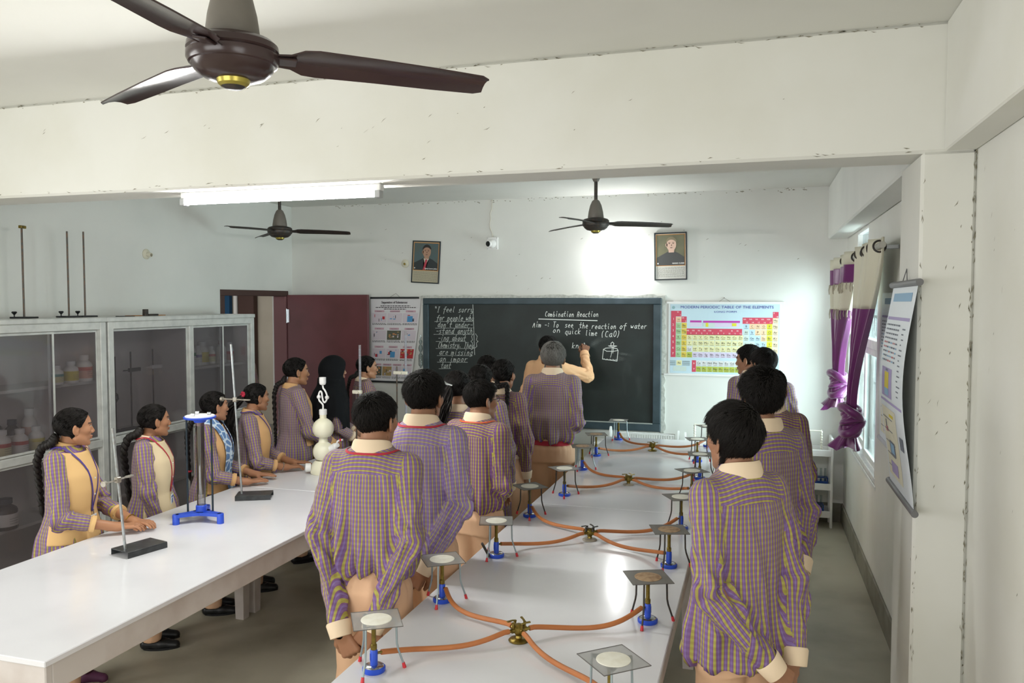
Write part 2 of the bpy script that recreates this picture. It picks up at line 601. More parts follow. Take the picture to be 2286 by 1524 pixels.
cracks(byn['wall_far'], (-4.6, YF, 3.135), (.5, YF, 3.135), (1, 0, 0), (0, -1, 0), 110, .010, .008)
cracks(byn['wall_far'], (-4.0, YF, 2.5), (.4, YF, 2.5), (1, 0, .5), (0, -1, 0), 30, .006, .25)
cracks(byn['wall_right'], (XR, 2.45, .6), (XR, 3.4, 2.6), (0, -.5, 1), (-1, 0, 0), 26, .004, .2)
# ------------------------------------------------------------------ tables
M_top = mat('white_laminate', '#DEDEE2', .16, spec=.5, noise=(2.5, '#D2D2D6', .5))
M_tside = mat('painted_wood', '#CDC6C2', .5, noise=(5, '#B5A9A2', .7), bump=(14, .1))


def lab_table(x0, x1, y0, y1, label):
    t = thing('lab_table', ((x0 + x1) / 2, (y0 + y1) / 2, 0), label, 'table', 'white laboratory tables')
    hx, hy = (x1 - x0) / 2, (y1 - y0) / 2
    obj('tabletop', MB().box((-hx, -hy, .838), (hx, hy, .86), .003), M_top, t)
    ap = MB()
    ap.box((-hx + .012, -hy + .012, .735), (hx - .012, -hy + .04, .838), .004).box((-hx + .012, hy - .04, .735), (hx - .012, hy - .012, .838), .004)
    ap.box((-hx + .012, -hy + .04, .735), (-hx + .04, hy - .04, .838), .004).box((hx - .04, -hy + .04, .735), (hx - .012, hy - .04, .838), .004)
    obj('apron', ap, M_tside, t)
    for sx in (-1, 1):
        for sy in (-1, 1):
            m = MB()
            cx, cyy = sx * (hx - .060), sy * (hy - .060)
            a, b = .045, .03
            v = [(cx - sx * 0 - b, cyy - b, 0), (cx + b, cyy - b, 0), (cx + b, cyy + b, 0), (cx - b, cyy + b, 0), (cx - a, cyy - a, .735), (cx + a, cyy - a, .735), (cx + a, cyy + a, .735), (cx - a, cyy + a, .735)]
            m.add(v, [(0, 3, 2, 1), (4, 5, 6, 7), (0, 1, 5, 4), (1, 2, 6, 5), (2, 3, 7, 6), (3, 0, 4, 7)])
            obj('leg', m, M_tside, t, smooth=0)
    return t


lab_table(-3.27, -2.28, 2.09, 4.53, 'long white laboratory table holding the blue resonance tube stand')
lab_table(-3.27, -2.28, 4.536, 6.97, 'white laboratory table holding the white gas generator, behind the blue stand table')
lab_table(-1.285, -.285, 2.12, 4.65, 'white laboratory table with burners, nearest the camera')
lab_table(-1.285, -.285, 4.656, 7.19, 'white laboratory table with burners, running towards the blackboard')

# ------------------------------------------------------------------ glass cabinets
M_cabin = mat('cabinet_inside', '#DDD8D3', .7)
M_cglass = pane_mat('dusty_hazed_glass', '#E2E0E2', .025, .05, .995, .11, .22)  # pale diffuse veil: dust plus the room's hazy reflection painted in
M_shelf = mat('shelf_board', '#D8D6D0', .6)


def cabinet(y0, y1, label, kind):
    xf, xb = -4.63, -5.06
    t = thing('glass_cabinet', (xb, y0, 0), label, 'cabinet', 'glass fronted cabinets along the left wall')
    W, D = y1 - y0, xf - xb                      # local: x depth (front at D), y along the wall
    b = MB().box((0, 0, .04), (.012, W, 1.93)).box((0, 0, 0), (D - .03, .018, 1.93)).box((0, W - .018, 0), (D - .03, W, 1.93))
    b.box((0, 0, .04), (D - .03, W, .06))
    obj('carcass', b, M_cabin, t, smooth=0)
    obj('cabinet_top', MB().box((-.005, -.01, 1.925), (D + .005, W + .01, 1.96), .005), M_alu, t)
    f = MB()
    for a, c in (((D - .05, 0, 0), (D, .055, 1.925)), ((D - .05, W - .055, 0), (D, W, 1.925)), ((D - .05, .055, 1.87), (D, W - .055, 1.925)), ((D - .05, .055, 0), (D, W - .055, .07)), ((D - .05, .055, 1.0), (D, W - .055, 1.055))):
        f.box(a, c, .004)
    if kind == 'B':
        f.box((D - .05, .90, 1.055), (D, .955, 1.87), .004)
    obj('face_frame', f, M_alu, t)
    segs = [(.055, W - .055)] if kind == 'A' else [(.055, .90), (.955, W - .055)]
    if kind == 'B':
        obj('partition', MB().box((.012, .92, .06), (D - .05, .935, 1.87)), M_cabin, t, smooth=0)
    for z in ((1.47, .55) if kind == 'A' else (1.48, .55)):
        if kind == 'B' and z > 1:
            obj('shelf', MB().box((.012, .955, z), (D - .08, W - .018, z + .022), .002), M_shelf, t)
        else:
            obj('shelf', MB().box((.012, .018, z), (D - .08, W - .018, z + .022), .002), M_shelf, t)
    obj('shelf', MB().box((.012, .018, 1.01), (D - .055, W - .018, 1.04), .002), M_shelf, t)
    # sliding doors: stile pairs and panes
    for (za, zb) in ((1.06, 1.868), (.072, .998)):
        for si, (a, c) in enumerate(segs):
            mid = (a + c) / 2 + (.33 if kind == 'A' else 0) * 0
            if kind == 'A':
                mid = 1.36
            if kind == 'B' and si == 0 and za > 1:
                spans = [(a, c, .028)]
            else:
                spans = [(a, mid + .02, .022), (mid - .02, c, .034)]
            for (p, q, off) in spans:
                d = MB()
                xx = D - off
                s = .016
                for lo, hi in (((xx - .004, p, za), (xx + .004, p + s, zb)), ((xx - .004, q - s, za), (xx + .004, q, zb)), ((xx - .004, p + s, za), (xx + .004, q - s, za + s)), ((xx - .004, p + s, zb - s), (xx + .004, q - s, zb))):
                    d.box(lo, hi, .001)
                dd = obj('sliding_door', d, M_alu, t)
                obj('glass_pane', MB().box((xx - .002, p + s, za + s), (xx + .002, q - s, zb - s)), M_cglass, dd, smooth=0)
    return t


cabinet(3.03, 4.86, 'white framed glass cabinet with white jars, near the camera end of the left wall', 'A')
cabinet(4.88, 6.71, 'white framed glass cabinet with black stands inside, beside the open doorway', 'B')

# ------------------------------------------------------------------ reagent bottles
M_bot = mat('bottle_plastic', '#ECEAE3', .45)
LAB = {'teal': '#3E8A86', 'yellow': '#D5C43F', 'pink': '#D9A28E', 'red': '#C8483E', 'cream': '#DCD6A4', 'white': '#E8E6E0', 'green': '#3F8C5C', 'purple': '#7A6AA0'}


def bottle(x, y, z, h, r, lab, cap, label, band=None, square=False):
    t = thing('reagent_bottle', (x, y, z), label, 'bottle', 'reagent bottles in the glass cabinets')
    prof = [(r * .96, 0), (r, .01), (r, h * .62), (r * .9, h * .70), (r * .52, h * .80), (r * .5, h * .86)]
    obj('bottle_body', MB().lathe(prof, n=24), M_bot if cap != 'dark' else mat('brown_glass', '#3D3733', .2), t)
    cm = {'white': M_white, 'red': mat('red_cap', '#9E2B35', .4), 'dark': mat('dark_cap', '#30343A', .4)}[cap]
    obj('cap', MB().lathe([(r * .6, h * .84), (r * .6, h), (r * .52, h * 1.005)], n=20), cm, t)
    lb = MB().lathe([(r * 1.01, h * .12), (r * 1.012, h * .13), (r * 1.012, h * .52), (r * 1.01, h * .53)], n=24)
    lo = obj('paper_label', lb, mat('label_' + lab, LAB[lab], .6), t)
    if band:
        obj('label_band', MB().lathe([(r * 1.016, h * .42), (r * 1.02, h * .425), (r * 1.02, h * .55), (r * 1.016, h * .555)], n=24), mat('label_' + band, LAB[band], .6), lo)
    pr = MB()                                       # printed lines
    for k in range(3):
        zz = h * (.2 + k * .08)
        for a in range(-4, 5):
            a0, a1 = a * .1 + .04, a * .1 + .09
            R = r * 1.016
            pr.add([(R * math.cos(a0), R * math.sin(a0), zz), (R * math.cos(a1), R * math.sin(a1), zz), (R * math.cos(a1), R * math.sin(a1), zz + h * .02), (R * math.cos(a0), R * math.sin(a0), zz + h * .02)], [(0, 1, 2, 3)])
    obj('label_print', pr, mat('print_ink', '#4A4A52', .7), lo, smooth=0)
    return t


zs = 1.4925
bottle(-4.72, 4.49, zs, .135, .045, 'cream', 'white', 'small white bottle with a teal banded label on the upper shelf', 'teal')
bottle(-4.72, 4.615, zs, .155, .05, 'yellow', 'white', 'white bottle with a bright yellow label, middle of three on the upper shelf', 'yellow')
bottle(-4.74, 4.755, zs, .19, .055, 'pink', 'white', 'tall white bottle with a peach label and red band, on the upper shelf', 'red')
z0 = 1.041
bottle(-4.74, 4.06, z0, .19, .055, 'cream', 'white', 'cream labelled white bottle on the middle shelf, behind the girl in the yellow vest', 'red')
bottle(-4.90, 4.14, z0, .27, .055, 'cream', 'dark', 'tall dark glass bottle behind the white ones on the middle shelf')
bottle(-4.74, 4.20, z0, .18, .05, 'white', 'white', 'white bottle with a red edged label on the middle shelf', 'red')
bottle(-4.92, 4.30, z0, .22, .05, 'white', 'dark', 'squat dark bottle with a white label at the back of the middle shelf')
bottle(-4.74, 4.33, z0, .18, .05, 'cream', 'white', 'pale yellow labelled bottle on the middle shelf beside the braid', 'yellow')
bottle(-4.92, 4.44, z0, .28, .05, 'pink', 'white', 'tall white bottle behind the girl\'s braid with a pink label', 'pink')
z2 = .573
bottle(-4.75, 4.08, z2, .2, .075, 'white', 'dark', 'wide white jar with a dark lid on the low shelf')
bottle(-4.75, 4.72, z2, .2, .045, 'white', 'red', 'white bottle with a red cap on the low shelf')
z3 = 1.5035
for y, h, r, l, c, lb, bd, x in ((5.905, .17, .04, 'teal', 'white', 'white bottle with a teal and red label at the left of its shelf', 'red', -4.80), (6.0, .22, .045, 'white', 'white', 'tall white bottle with a green band on the shelf near the doorway', 'green', -4.80), (6.09, .18, .04, 'white', 'white', 'plain white bottle beside the large yellow labelled jar', 'purple', -4.80), (6.20, .21, .062, 'yellow', 'white', 'large white jar with a pale yellow label', 'yellow', -4.84), (6.11, .27, .055, 'white', 'dark', 'big dark lidded jar standing behind the white bottles', None, -4.96), (6.36, .16, .038, 'cream', 'white', 'cream labelled bottle left of the red capped one', 'red', -4.86), (6.43, .21, .045, 'white', 'red', 'white bottle with a dark red cap by the doorway', None, -4.80), (6.55, .19, .04, 'pink', 'white', 'rightmost white bottle with a red printed label on the upper shelf', 'red', -4.80)):
    bottle(x, y, z3, h, r, l, c, lb, bd)
obj('orange_block', MB().box((-4.755, 3.95, z0), (-4.70, 4.0, z0 + .04), .006), mat('orange_rubber', '#C4542A', .5), label='small orange block lying before the bottles on the middle shelf', cat='block')
obj('orange_block', MB().box((-4.755, 4.70, z0), (-4.70, 4.78, z0 + .04), .006), MATS['orange_rubber'], label='small orange block on the middle shelf beside the yellow vest girl\'s face', cat='block')

# ------------------------------------------------------------------ stands
M_rod = mat('stand_rod', '#AEB4B6', .35, .8, noise=(50, '#8A7D70', .5))
M_drod = mat('dark_rod', '#56534F', .45, .7, noise=(60, '#7B5B43', .6))
M_brass = mat('brass', '#8E7B3C', .36, .9, noise=(40, '#5E512A', .7))


def stand(loc, h, label, rz=0.0, clamp_z=None, clamp_dir=(0, -1), rod=M_rod, lean=0.0, flat=False, group='retort stands'):
    t = thing('retort_stand', loc, label, 'stand', group, rz)
    bl, bw, bh = .21, .135, .03
    if flat:
        obj('base_plate', MB().box((-.072, -.05, 0), (.072, .05, .012), .003), M_black, t)
        bh = .012
        rx = 0
    else:
        m = MB().box((-bl / 2, -bw / 2, bh - .004), (bl / 2, bw / 2, bh), .001).box((-bl / 2, -bw / 2, 0), (bl / 2, -bw / 2 + .004, bh - .004)).box((-bl / 2, bw / 2 - .004, 0), (bl / 2, bw / 2, bh - .004))
        obj('base_plate', m, mat('base_black', '#2B2D2E', .38, noise=(25, '#4B4E50', .5)), t)
        rx = -bl / 2 + .03
    obj('rod', MB().cyl((rx, 0, bh - .003), (rx - lean, 0, h), .0065, n=12), rod, t)
    if clamp_z:
        lx = rx - lean * clamp_z / h
        d = Vector((clamp_dir[0], clamp_dir[1], 0)).normalized()
        c = Vector((lx, 0, clamp_z))
        m = MB().box((lx - .012, -.012, clamp_z - .014), (lx + .012, .012, clamp_z + .014), .003)
        m.cyl(c - d * .09, c + d * .05, .0045, n=8).cyl(c - d * .10, c - d * .085, .014, n=12)
        m.tube([c + d * .05, c + d * .075 + Vector((-d.y, d.x, 0)) * .012, c + d * .105 + Vector((-d.y, d.x, 0)) * .004], .004, 8)
        m.tube([c + d * .05, c + d * .075 - Vector((-d.y, d.x, 0)) * .012, c + d * .105 - Vector((-d.y, d.x, 0)) * .004], .004, 8)
        obj('clamp', m, mat('clamp_metal', '#A9A49A', .4, .7, noise=(40, '#7A6C58', .6)), t)
    return t


ZT = .8602
stand((-2.865, 3.185, ZT), .62, 'retort stand with black base beside the yellow vest girl\'s hands', 1.32, .37, (1, .35), lean=.05)
stand((-2.965, 4.27, ZT), .955, 'tall retort stand with black base between the blue stand and the white gas generator', .45, .615, (.9, -.45), lean=.05)
# three on top of the cabinet
for y, h, x, lb, le in ((4.32, .63, -4.84, 'retort stand on top of the cabinet, with a small yellow clip at its tip', .0), (4.69, .63, -4.84, 'plain retort stand standing in the middle of three on top of the cabinet', 0.0), (4.86, .64, -4.84, 'retort stand nearest the doorway among those on the cabinet top', -.02)):
    t = stand((x, {4.32: 4.35, 4.69: 4.73, 4.86: 4.88}[y], 1.9602), h, lb, .25 if 'yellow' in lb else 1.57, None, rod=M_drod, flat=True)
    if 'yellow' in lb:
        obj('clip', MB().box((-.012, -.02, h - .012), (.012, .035, h + .008), .003), M_brass, t)
    obj('thumb_screw', MB().lathe([(.004, 0), (.004, .012), (.018, .028), (.014, .036)], (-.07, 0, .012), n=12), M_black, t)
obj('metal_strip', MB().box((-4.72, 5.05, 1.9602), (-4.69, 5.22, 1.966), .001), M_black, label='thin black metal strip lying on the cabinet top')['category'] = 'strip'
obj('wooden_strip', MB().box((-4.86, 5.30, 1.9602), (-4.82, 5.72, 1.966), .001), mat('orange_wood', '#B9762B', .5), label='flat orange wooden strip on the cabinet top')['category'] = 'strip'
tt = thing('iron_block', (-4.80, 5.46, 1.9602), 'small upright black iron block beside the orange strip on the cabinet', 'block')
obj('upright', MB().box((-.015, -.02, 0), (.015, .02, .055), .003), M_blk2, tt)
obj('foot', MB().box((-.02, .022, 0), (.02, .13, .016), .003), M_blk2, tt)
# stands seen through the cabinet glass
for i, (y, h, lb) in enumerate(((5.02, .61, 'stand holding a round flask inside the cabinet, at the left'), (5.18, .60, 'plain stand inside the cabinet, second from the left'), (5.35, .63, 'stand with a dark clamp inside the cabinet'), (5.60, .64, 'stand with a white clamp inside the cabinet, beside the bottle shelves'))):
    t = stand((-4.86, y - .0, 1.0412), h, lb, 1.57, None, rod=M_drod, flat=True, group='stands inside the cabinet')
    if i >= 2:
        c = M_white if i == 3 else M_blk2
        obj('clamp', MB().box((-.02, -.015, h * .74), (.10, .015, h * .74 + .03), .004).cyl((-.08, 0, h * .74 + .015), (0, 0, h * .74 + .015), .005, n=8), c, t)
    if i == 0:
        obj('clamp', MB().box((-.015, -.02, h * .70), (.05, .02, h * .70 + .025), .004), M_white, t)
M_clear = pane_mat('lab_glass', '#E9F1F2', .10, .02, .93)
fk = thing('round_flask', (-4.79, 5.07, 1.33), 'round glass flask hanging in the cabinet stand', 'flask')
obj('flask_body', MB().lathe([(0, -.05), (.03, -.042), (.05, -.01), (.045, .025), (.018, .05), (.015, .11), (.019, .115)], n=20), M_clear, fk)

# ------------------------------------------------------------------ resonance tube on its blue tripod
M_blue = mat('blue_plastic', '#2A4FC4', .35)
t = thing('tube_stand', (-2.935, 3.735, ZT), 'tall clear tube on a blue plastic tripod base with two dark rods', 'apparatus')
bs = MB()
for a in (-.12, 2.02, 4.05):
    d = Vector((math.cos(a), math.sin(a), 0))
    n = Vector((-d.y, d.x, 0))
    L = .135
    v = []
    for z in (.038, .055):
        for q, w in ((0.0, .045), (.06, .026), (L, .018)):
            v += [d * q + n * w + Vector((0, 0, z - (0 if q < .1 else .0))), d * q - n * w + Vector((0, 0, z))]
    bs.add(v, [(0, 2, 3, 1), (2, 4, 5, 3), (6, 7, 9, 8), (8, 9, 11, 10), (0, 6, 8, 2), (2, 8, 10, 4), (1, 3, 9, 7), (3, 5, 11, 9), (4, 10, 11, 5), (0, 1, 7, 6)])
    bs.lathe([(.019, 0), (.019, .05), (.017, .055)], tuple(d * L), n=14)
bs.lathe([(.03, .04), (.03, .085), (.026, .09)], n=20)
obj('tripod_base', bs, M_blue, t)
obj('glass_tube', MB().lathe([(.0225, .086), (.0225, .555)], n=24), pane_mat('clear_tube', '#E6E6E8', .16, .04, .86), t)
obj('inner_column', MB().lathe([(.016, .15), (.0165, .16), (.0165, .54)], n=20), pane_mat('inner_tube', '#B9B4B6', .18, .1, .72), t)
for sy in (-.075, .062):
    obj('side_rod', MB().cyl((sy * 1.0, sy * .25, .045), (sy * .98, sy * .25, .57), .0055, n=10), mat('rod_navy', '#27333C', .4, .4), t)
obj('top_plate', MB().lathe([(.03, .55), (.035, .562), (.085, .572), (.086, .582)], n=28), M_blue, t)
obj('top_disc', MB().lathe([(.078, .582), (.078, .588), (.07, .590)], n=28), M_white, t)
obj('stopper', MB().lathe([(.02, .53), (.022, .552)], n=18), mat('pink_rubber', '#B98E96', .6), t)
for a in (.4, 2.5, 4.6):
    obj('wing_nut', MB().box((.05 * math.cos(a) - .012, .05 * math.sin(a) - .004, .59), (.05 * math.cos(a) + .012, .05 * math.sin(a) + .004, .606), .002), M_steel, t)

# ------------------------------------------------------------------ gas generator of three white globes
M_kipp = mat('ivory_plastic', '#E9E6CF', .32, noise=(6, '#DFDAB9', .5))
t = thing('gas_generator', (-2.93, 5.045, ZT), 'white plastic gas generator of three stacked globes with a looped funnel', 'apparatus')


def globe(c, r, lo, hi, n=12):
    a0, a1 = math.acos(max(-1, min(1, (c - lo) / r))), math.acos(max(-1, min(1, (c - hi) / r)))
    return [(r * math.sin(a0 + (a1 - a0) * k / n), c - r * math.cos(a0 + (a1 - a0) * k / n)) for k in range(n + 1)]


obj('lower_globe', MB().lathe([(.088, 0), (.092, .006)] + globe(.02, .092, .03, .092), n=32), M_kipp, t)
obj('middle_globe', MB().lathe([(.026, .088), (.03, .098)] + globe(.155, .074, .10, .218) + [(.034, .222)], n=32), M_kipp, t)
obj('upper_globe', MB().lathe([(.030, .218), (.034, .222), (.03, .245), (.033, .27)] + globe(.318, .075, .262, .38) + [(.024, .392), (.024, .42)], n=32), M_kipp, t)
obj('neck_collar', MB().lathe([(.027, .418), (.027, .452), (.022, .456)], n=24), M_white, t)
fn = MB().tube(smooth_path([(0, 0, .45), (0, 0, .485), (-.012, 0, .50), (-.03, 0, .52), (-.032, 0, .56), (-.02, 0, .582), (-.008, 0, .572), (-.004, 0, .54), (.004, 0, .512), (.016, 0, .505), (.03, .002, .525), (.032, .002, .555), (.016, .002, .59), (.004, 0, .605), (0, 0, .63)]), .006, 10)
fn.ball((-.032, 0, .542), .015, 14).ball((.032, .002, .54), .015, 14)
fn.lathe([(.006, .625), (.02, .632), (.024, .645), (.024, .682), (.021, .682), (.021, .65)], n=22)
obj('looped_funnel', fn, M_white, t)
sp = MB().lathe([(.024, 0), (.024, .05), (.018, .052), (.018, .075)], (.06, -.01, .175), n=18, axis=(.85, -.1, .5))
sp.tube([(.115, -.016, .21), (.12, -.016, .235), (.14, -.018, .245), (.165, -.02, .25)], .006, 8)
st = obj('side_tap', sp, M_white, t)
obj('tap_ring', MB().lathe([(.009, -.006), (.009, .006)], (.148, -.018, .247), n=12, axis=(1, 0, .1)), mat('red_plastic', '#C22B3A', .4), st)
cp = MB()
cp.lathe([(.028, 0), (.030, .004), (.030, .034), (.027, .038)], (-.075, -.045, .045), n=24, axis=(-.85, -.5, 0))
obj('screw_cap', cp, M_white, t)

# ------------------------------------------------------------------ burettes behind
M_bur = pane_mat('burette_glass', '#EEF2F4', .12, .03, .9, .55)


def burette_stand(loc, rod_h, label, tube, group='burette stands'):
    t = thing('burette_stand', loc, label, 'stand', group)
    obj('base_plate', MB().box((-.07, -.1, 0), (.07, .1, .012), .003), M_white, t)
    obj('rod', MB().cyl((0, 0, .01), (0, 0, rod_h), .006, n=10), M_drod, t)
    dx, z0_, z1_, cz = tube
    obj('clamp', MB().box((-.03, -.014, cz - .014), (dx + .014, .014, cz + .014), .004).cyl((dx * .5, -.03, cz), (dx * .5, .02, cz), .012, n=12), mat('ivory_clamp', '#E4E0CE', .4), t)
    b = MB().lathe([(.002, z0_ - .10), (.003, z0_ - .02), (.0095, z0_), (.0095, z1_), (.011, z1_ + .004)], (dx, 0, 0), n=14)
    bu = obj('burette_tube', b, M_bur, t)
    g = MB()
    k = 0
    while z0_ + .03 + k * .012 < z1_ - .03:
        zz = z0_ + .03 + k * .012
        g.lathe([(.0098, zz), (.0099, zz + (.0022 if k % 5 else .004))], (dx, 0, 0), n=10)
        k += 1
    obj('graduations', g, mat('blue_print', '#A4B4C6', .6), bu)
    obj('stopcock', MB().cyl((dx - .03, 0, z0_ - .025), (dx + .03, 0, z0_ - .025), .006, n=8).box((dx - .008, -.022, z0_ - .032), (dx + .008, .022, z0_ - .018), .003), M_brass, bu)
    return t


burette_stand((-3.04, 5.75, ZT), .55, 'burette stand beside the girl in the black headscarf', (.035, .28, .87, .50))
burette_stand((-2.99, 6.40, ZT), .655, 'burette stand in front of the separation chart', (.085, .16, .955, .60))
t = thing('glass_condenser', (-3.482, 8.06, 1.36), 'small clear glass condenser hanging on the wall beside the blackboard', 'glassware')
obj('condenser_body', MB().lathe([(.006, 0), (.012, .02), (.022, .03), (.022, .14), (.012, .155), (.007, .17), (.018, .19), (.024, .215), (.018, .24), (.008, .255), (.016, .275), (.018, .29), (.008, .31), (.007, .36)], n=16), M_clear, t)
obj('hook', MB().tube([(0, .04, .33), (0, 0, .33), (0, -.012, .325), (0, -.012, .34)], .003, 6), M_steel, t)
# ------------------------------------------------------------------ burners, tripods, gauzes, taps, tubing
M_tubing = mat('rubber_tubing', '#B5703F', .5, noise=(12, '#A05F36', .5))
M_wirewhite = mat('ceramic_disc', '#E4E2D6', .7, noise=(30, '#CFC9B6', .5))
M_rust = mat('burnt_disc', '#A98F70', .8, noise=(40, '#7D5F45', .8))
M_redtip = mat('red_rubber_tip', '#C43038', .5)
M_lsteel = mat('grey_blue_steel', '#97A3A6', .4, .6)
M_chrome = mat('chrome', '#C9CDD0', .18, 1.0)


def gauze_mat(name, col, keep):
    m = bpy.data.materials.new(name)
    m.use_nodes = True
    nt = m.node_tree
    b = nt.nodes['Principled BSDF']
    b.inputs['Base Color'].default_value = S(col)
    b.inputs['Roughness'].default_value = .6
    b.inputs['Metallic'].default_value = .3
    t = nt.nodes.new('ShaderNodeBsdfTransparent')
    mx = nt.nodes.new('ShaderNodeMixShader')
    mx.inputs[0].default_value = keep
    nt.links.new(t.outputs[0], mx.inputs[1])
    nt.links.new(b.outputs[0], mx.inputs[2])
    nt.links.new(mx.outputs[0], nt.nodes['Material Output'].inputs[0])
    return m


M_mesh = gauze_mat('wire_gauze', '#A3A3A0', .48)
M_meshd = gauze_mat('dark_wire_gauze', '#77736C', .80)
M_rim = mat('gauze_rim', '#5E5A57', .5, .4)


def burner_proto():
    t = thing('gas_burner', (0, 0, 0), 'x', 'burner', 'blue based gas burners on the white tables')
    obj('base', MB().lathe([(.036, 0), (.038, .003), (.038, .013), (.034, .017)], n=28), M_blue, t)
    obj('base_cover', MB().lathe([(.0335, .0165), (.03, .0195), (.013, .022)], n=24), M_chrome, t)
    obj('column', MB().lathe([(.0125, .018), (.0125, .068), (.0105, .072)], n=18).add([(-.0128, -.0045, .035), (-.0128, .0045, .035), (-.0128, .0045, .06), (-.0128, -.0045, .06)], [(0, 1, 2, 3)]), M_blue, t)
    br = MB().lathe([(.0095, .07), (.0105, .075), (.0105, .088), (.0075, .092), (.0075, .142), (.0085, .144), (.0085, .15), (.0055, .15), (.0055, .12)], n=16)
    obj('barrel', br, M_brass, t)
    obj('gas_inlet', MB().cyl((.010, 0, .058), (.034, 0, .058), .0045, n=10), M_brass, t)
    return t


def tripod_proto(metal):
    t = thing('tripod', (0, 0, 0), 'x', 'tripod', 'three legged tripods over the burners')
    top = MB()
    P = [(.068 * math.cos(a), .068 * math.sin(a), .168) for a in (PI / 2, PI / 2 + 2 * PI / 3, PI / 2 + 4 * PI / 3)]
    for i in range(3):
        top.cyl(P[i], P[(i + 1) % 3], .0035, n=8)
    obj('top_frame', top, metal, t)
    for p in P:
        d = Vector((p[0], p[1], 0)).normalized()
        l = obj('leg', MB().tube([d * .066 + Vector((0, 0, .168)), d * .068 + Vector((0, 0, .16)), d * .070 + Vector((0, 0, .085)), d * .074 + Vector((0, 0, .065)), d * .092 + Vector((0, 0, .012))], .0036, 8), metal, t)
        obj('foot_tip', MB().tube([d * .0905 + Vector((0, 0, .018)), d * .095 + Vector((0, 0, .0))], [.005, .0065], 10), M_redtip, l)
    return t


def gauze_proto(mesh_m, disc_m):
    t = thing('wire_gauze', (0, 0, 0), 'x', 'gauze', 'square wire gauzes on the tripods')
    h = .078
    obj('mesh_sheet', MB().box((-h, -h, 0), (h, h, .0012)), mesh_m, t, smooth=0)
    r = MB()
    for a, b in (((-h, -h), (h, -h)), ((h, -h), (h, h)), ((h, h), (-h, h)), ((-h, h), (-h, -h))):
        r.cyl((a[0], a[1], .0008), (b[0], b[1], .0008), .0013, n=6)
    obj('rim', r, M_rim, t)
    obj('ceramic_disc', MB().lathe([(.050, -.001), (.051, .0005), (.050, .0028), (.046, .0035)], n=30), disc_m, t)
    return t


B0 = burner_proto()
TR = {'s': tripod_proto(M_lsteel), 'd': tripod_proto(M_blk2)}
GZ = {'w': gauze_proto(M_mesh, M_wirewhite), 'd': gauze_proto(M_meshd, M_wirewhite), 'r': gauze_proto(M_meshd, M_rust)}
used = set()


def place(proto, loc, rz, label):
    if proto.name in used:
        return dup(proto, loc, rz, label)
    used.add(proto.name)
    proto.location, proto.rotation_euler = loc, (0, 0, rz)
    proto['label'] = label
    return proto


ORD = ['nearest the camera', 'second from the camera', 'third from the camera', 'fourth from the camera', 'fourth from the blackboard', 'third from the blackboard', 'second from the blackboard', 'nearest the blackboard']
VY = [2.72, 4.0, 5.3, 6.587]
LY = [2.354, 2.996, 3.607, 4.349, 4.889, 5.693, 6.242, 7.043]
LX = [-1.189, -1.205, -1.173, -1.215, -1.14, -1.195, -1.2, -1.155]
RY = [2.284, 3.023, 3.695, 4.343, 5.048, 5.62, 6.237, 6.92]
RX = [-.395, -.38, -.37, -.373, -.37, -.36, -.42, -.38]
stylL = [('s', 'w'), ('s', 'w'), ('s', 'w'), ('d', 'd'), ('d', 'w'), ('s', 'r'), ('d', 'r'), ('s', 'w')]
stylR = [('s', 'w'), ('d', 'r'), ('d', 'r'), ('d', 'd'), ('d', 'd'), ('d', 'd'), ('d', 'd'), ('d', 'd')]
rotL = [.55, .62, .30, .75, .7, .3, .35, .05]
rotR = [.72, .4, .3, .5, .62, .12, .3, .5]
VALV = {}
for side, XS, YS, sty, rot in (('aisle', LX, LY, stylL, rotL), ('window', RX, RY, stylR, rotR)):
    for i in range(8):
        x, y = XS[i], YS[i]
        vy = VY[i // 2]
        to = math.atan2(vy - y, -.80 - x)
        where = 'in the %s side row, %s' % (side, ORD[i])
        place(B0, (x, y, ZT), to, 'blue based brass gas burner ' + where)
        place(TR[sty[i][0]], (x + .004, y + .004, ZT), rot[i] + .5, ('grey steel' if sty[i][0] == 's' else 'dark iron') + ' tripod ' + where)
        gl = {'w': 'pale gauze with a clean white disc ', 'd': 'dark gauze with a grey white disc ', 'r': 'gauze with a scorched brown disc '}[sty[i][1]]
        g = place(GZ[sty[i][1]], (x + (.0 if i else .01), y, ZT + .1722), rot[i], gl + where)
        # tubing: inlet to tap spout
        d = Vector((math.cos(to), math.sin(to), 0))
        a = Vector((x, y, ZT + .058)) + d * .026
        c = Vector((-.80, vy, ZT + .040))
        e = c - d * .040
        L = (e - a).length
        nrm = Vector((-d.y, d.x, 0))
        sg = (1 if side == 'aisle' else -1) * (1 if i % 2 == 0 else -1)
        pts = []
        for k in range(25):
            u = k / 24
            p = a.lerp(e, u)
            p.z = a.z * (1 - u) + e.z * u - .030 * math.sin(PI * min(1, u * 1.05)) + .012 * math.sin(PI * u) ** 2 * 0
            p.z = max(p.z, ZT + .0102)
            p += nrm * (math.sin(u * 2 * PI) * .018 * sg + math.sin(u * PI) * .02 * sg)
            pts.append(p)
        obj('rubber_tube', MB().tube(pts, .0092, 12), M_tubing, label='orange rubber tube from the burner ' + where, cat='tube', group='orange rubber gas tubes')
TR['s'].name = 'tripod'
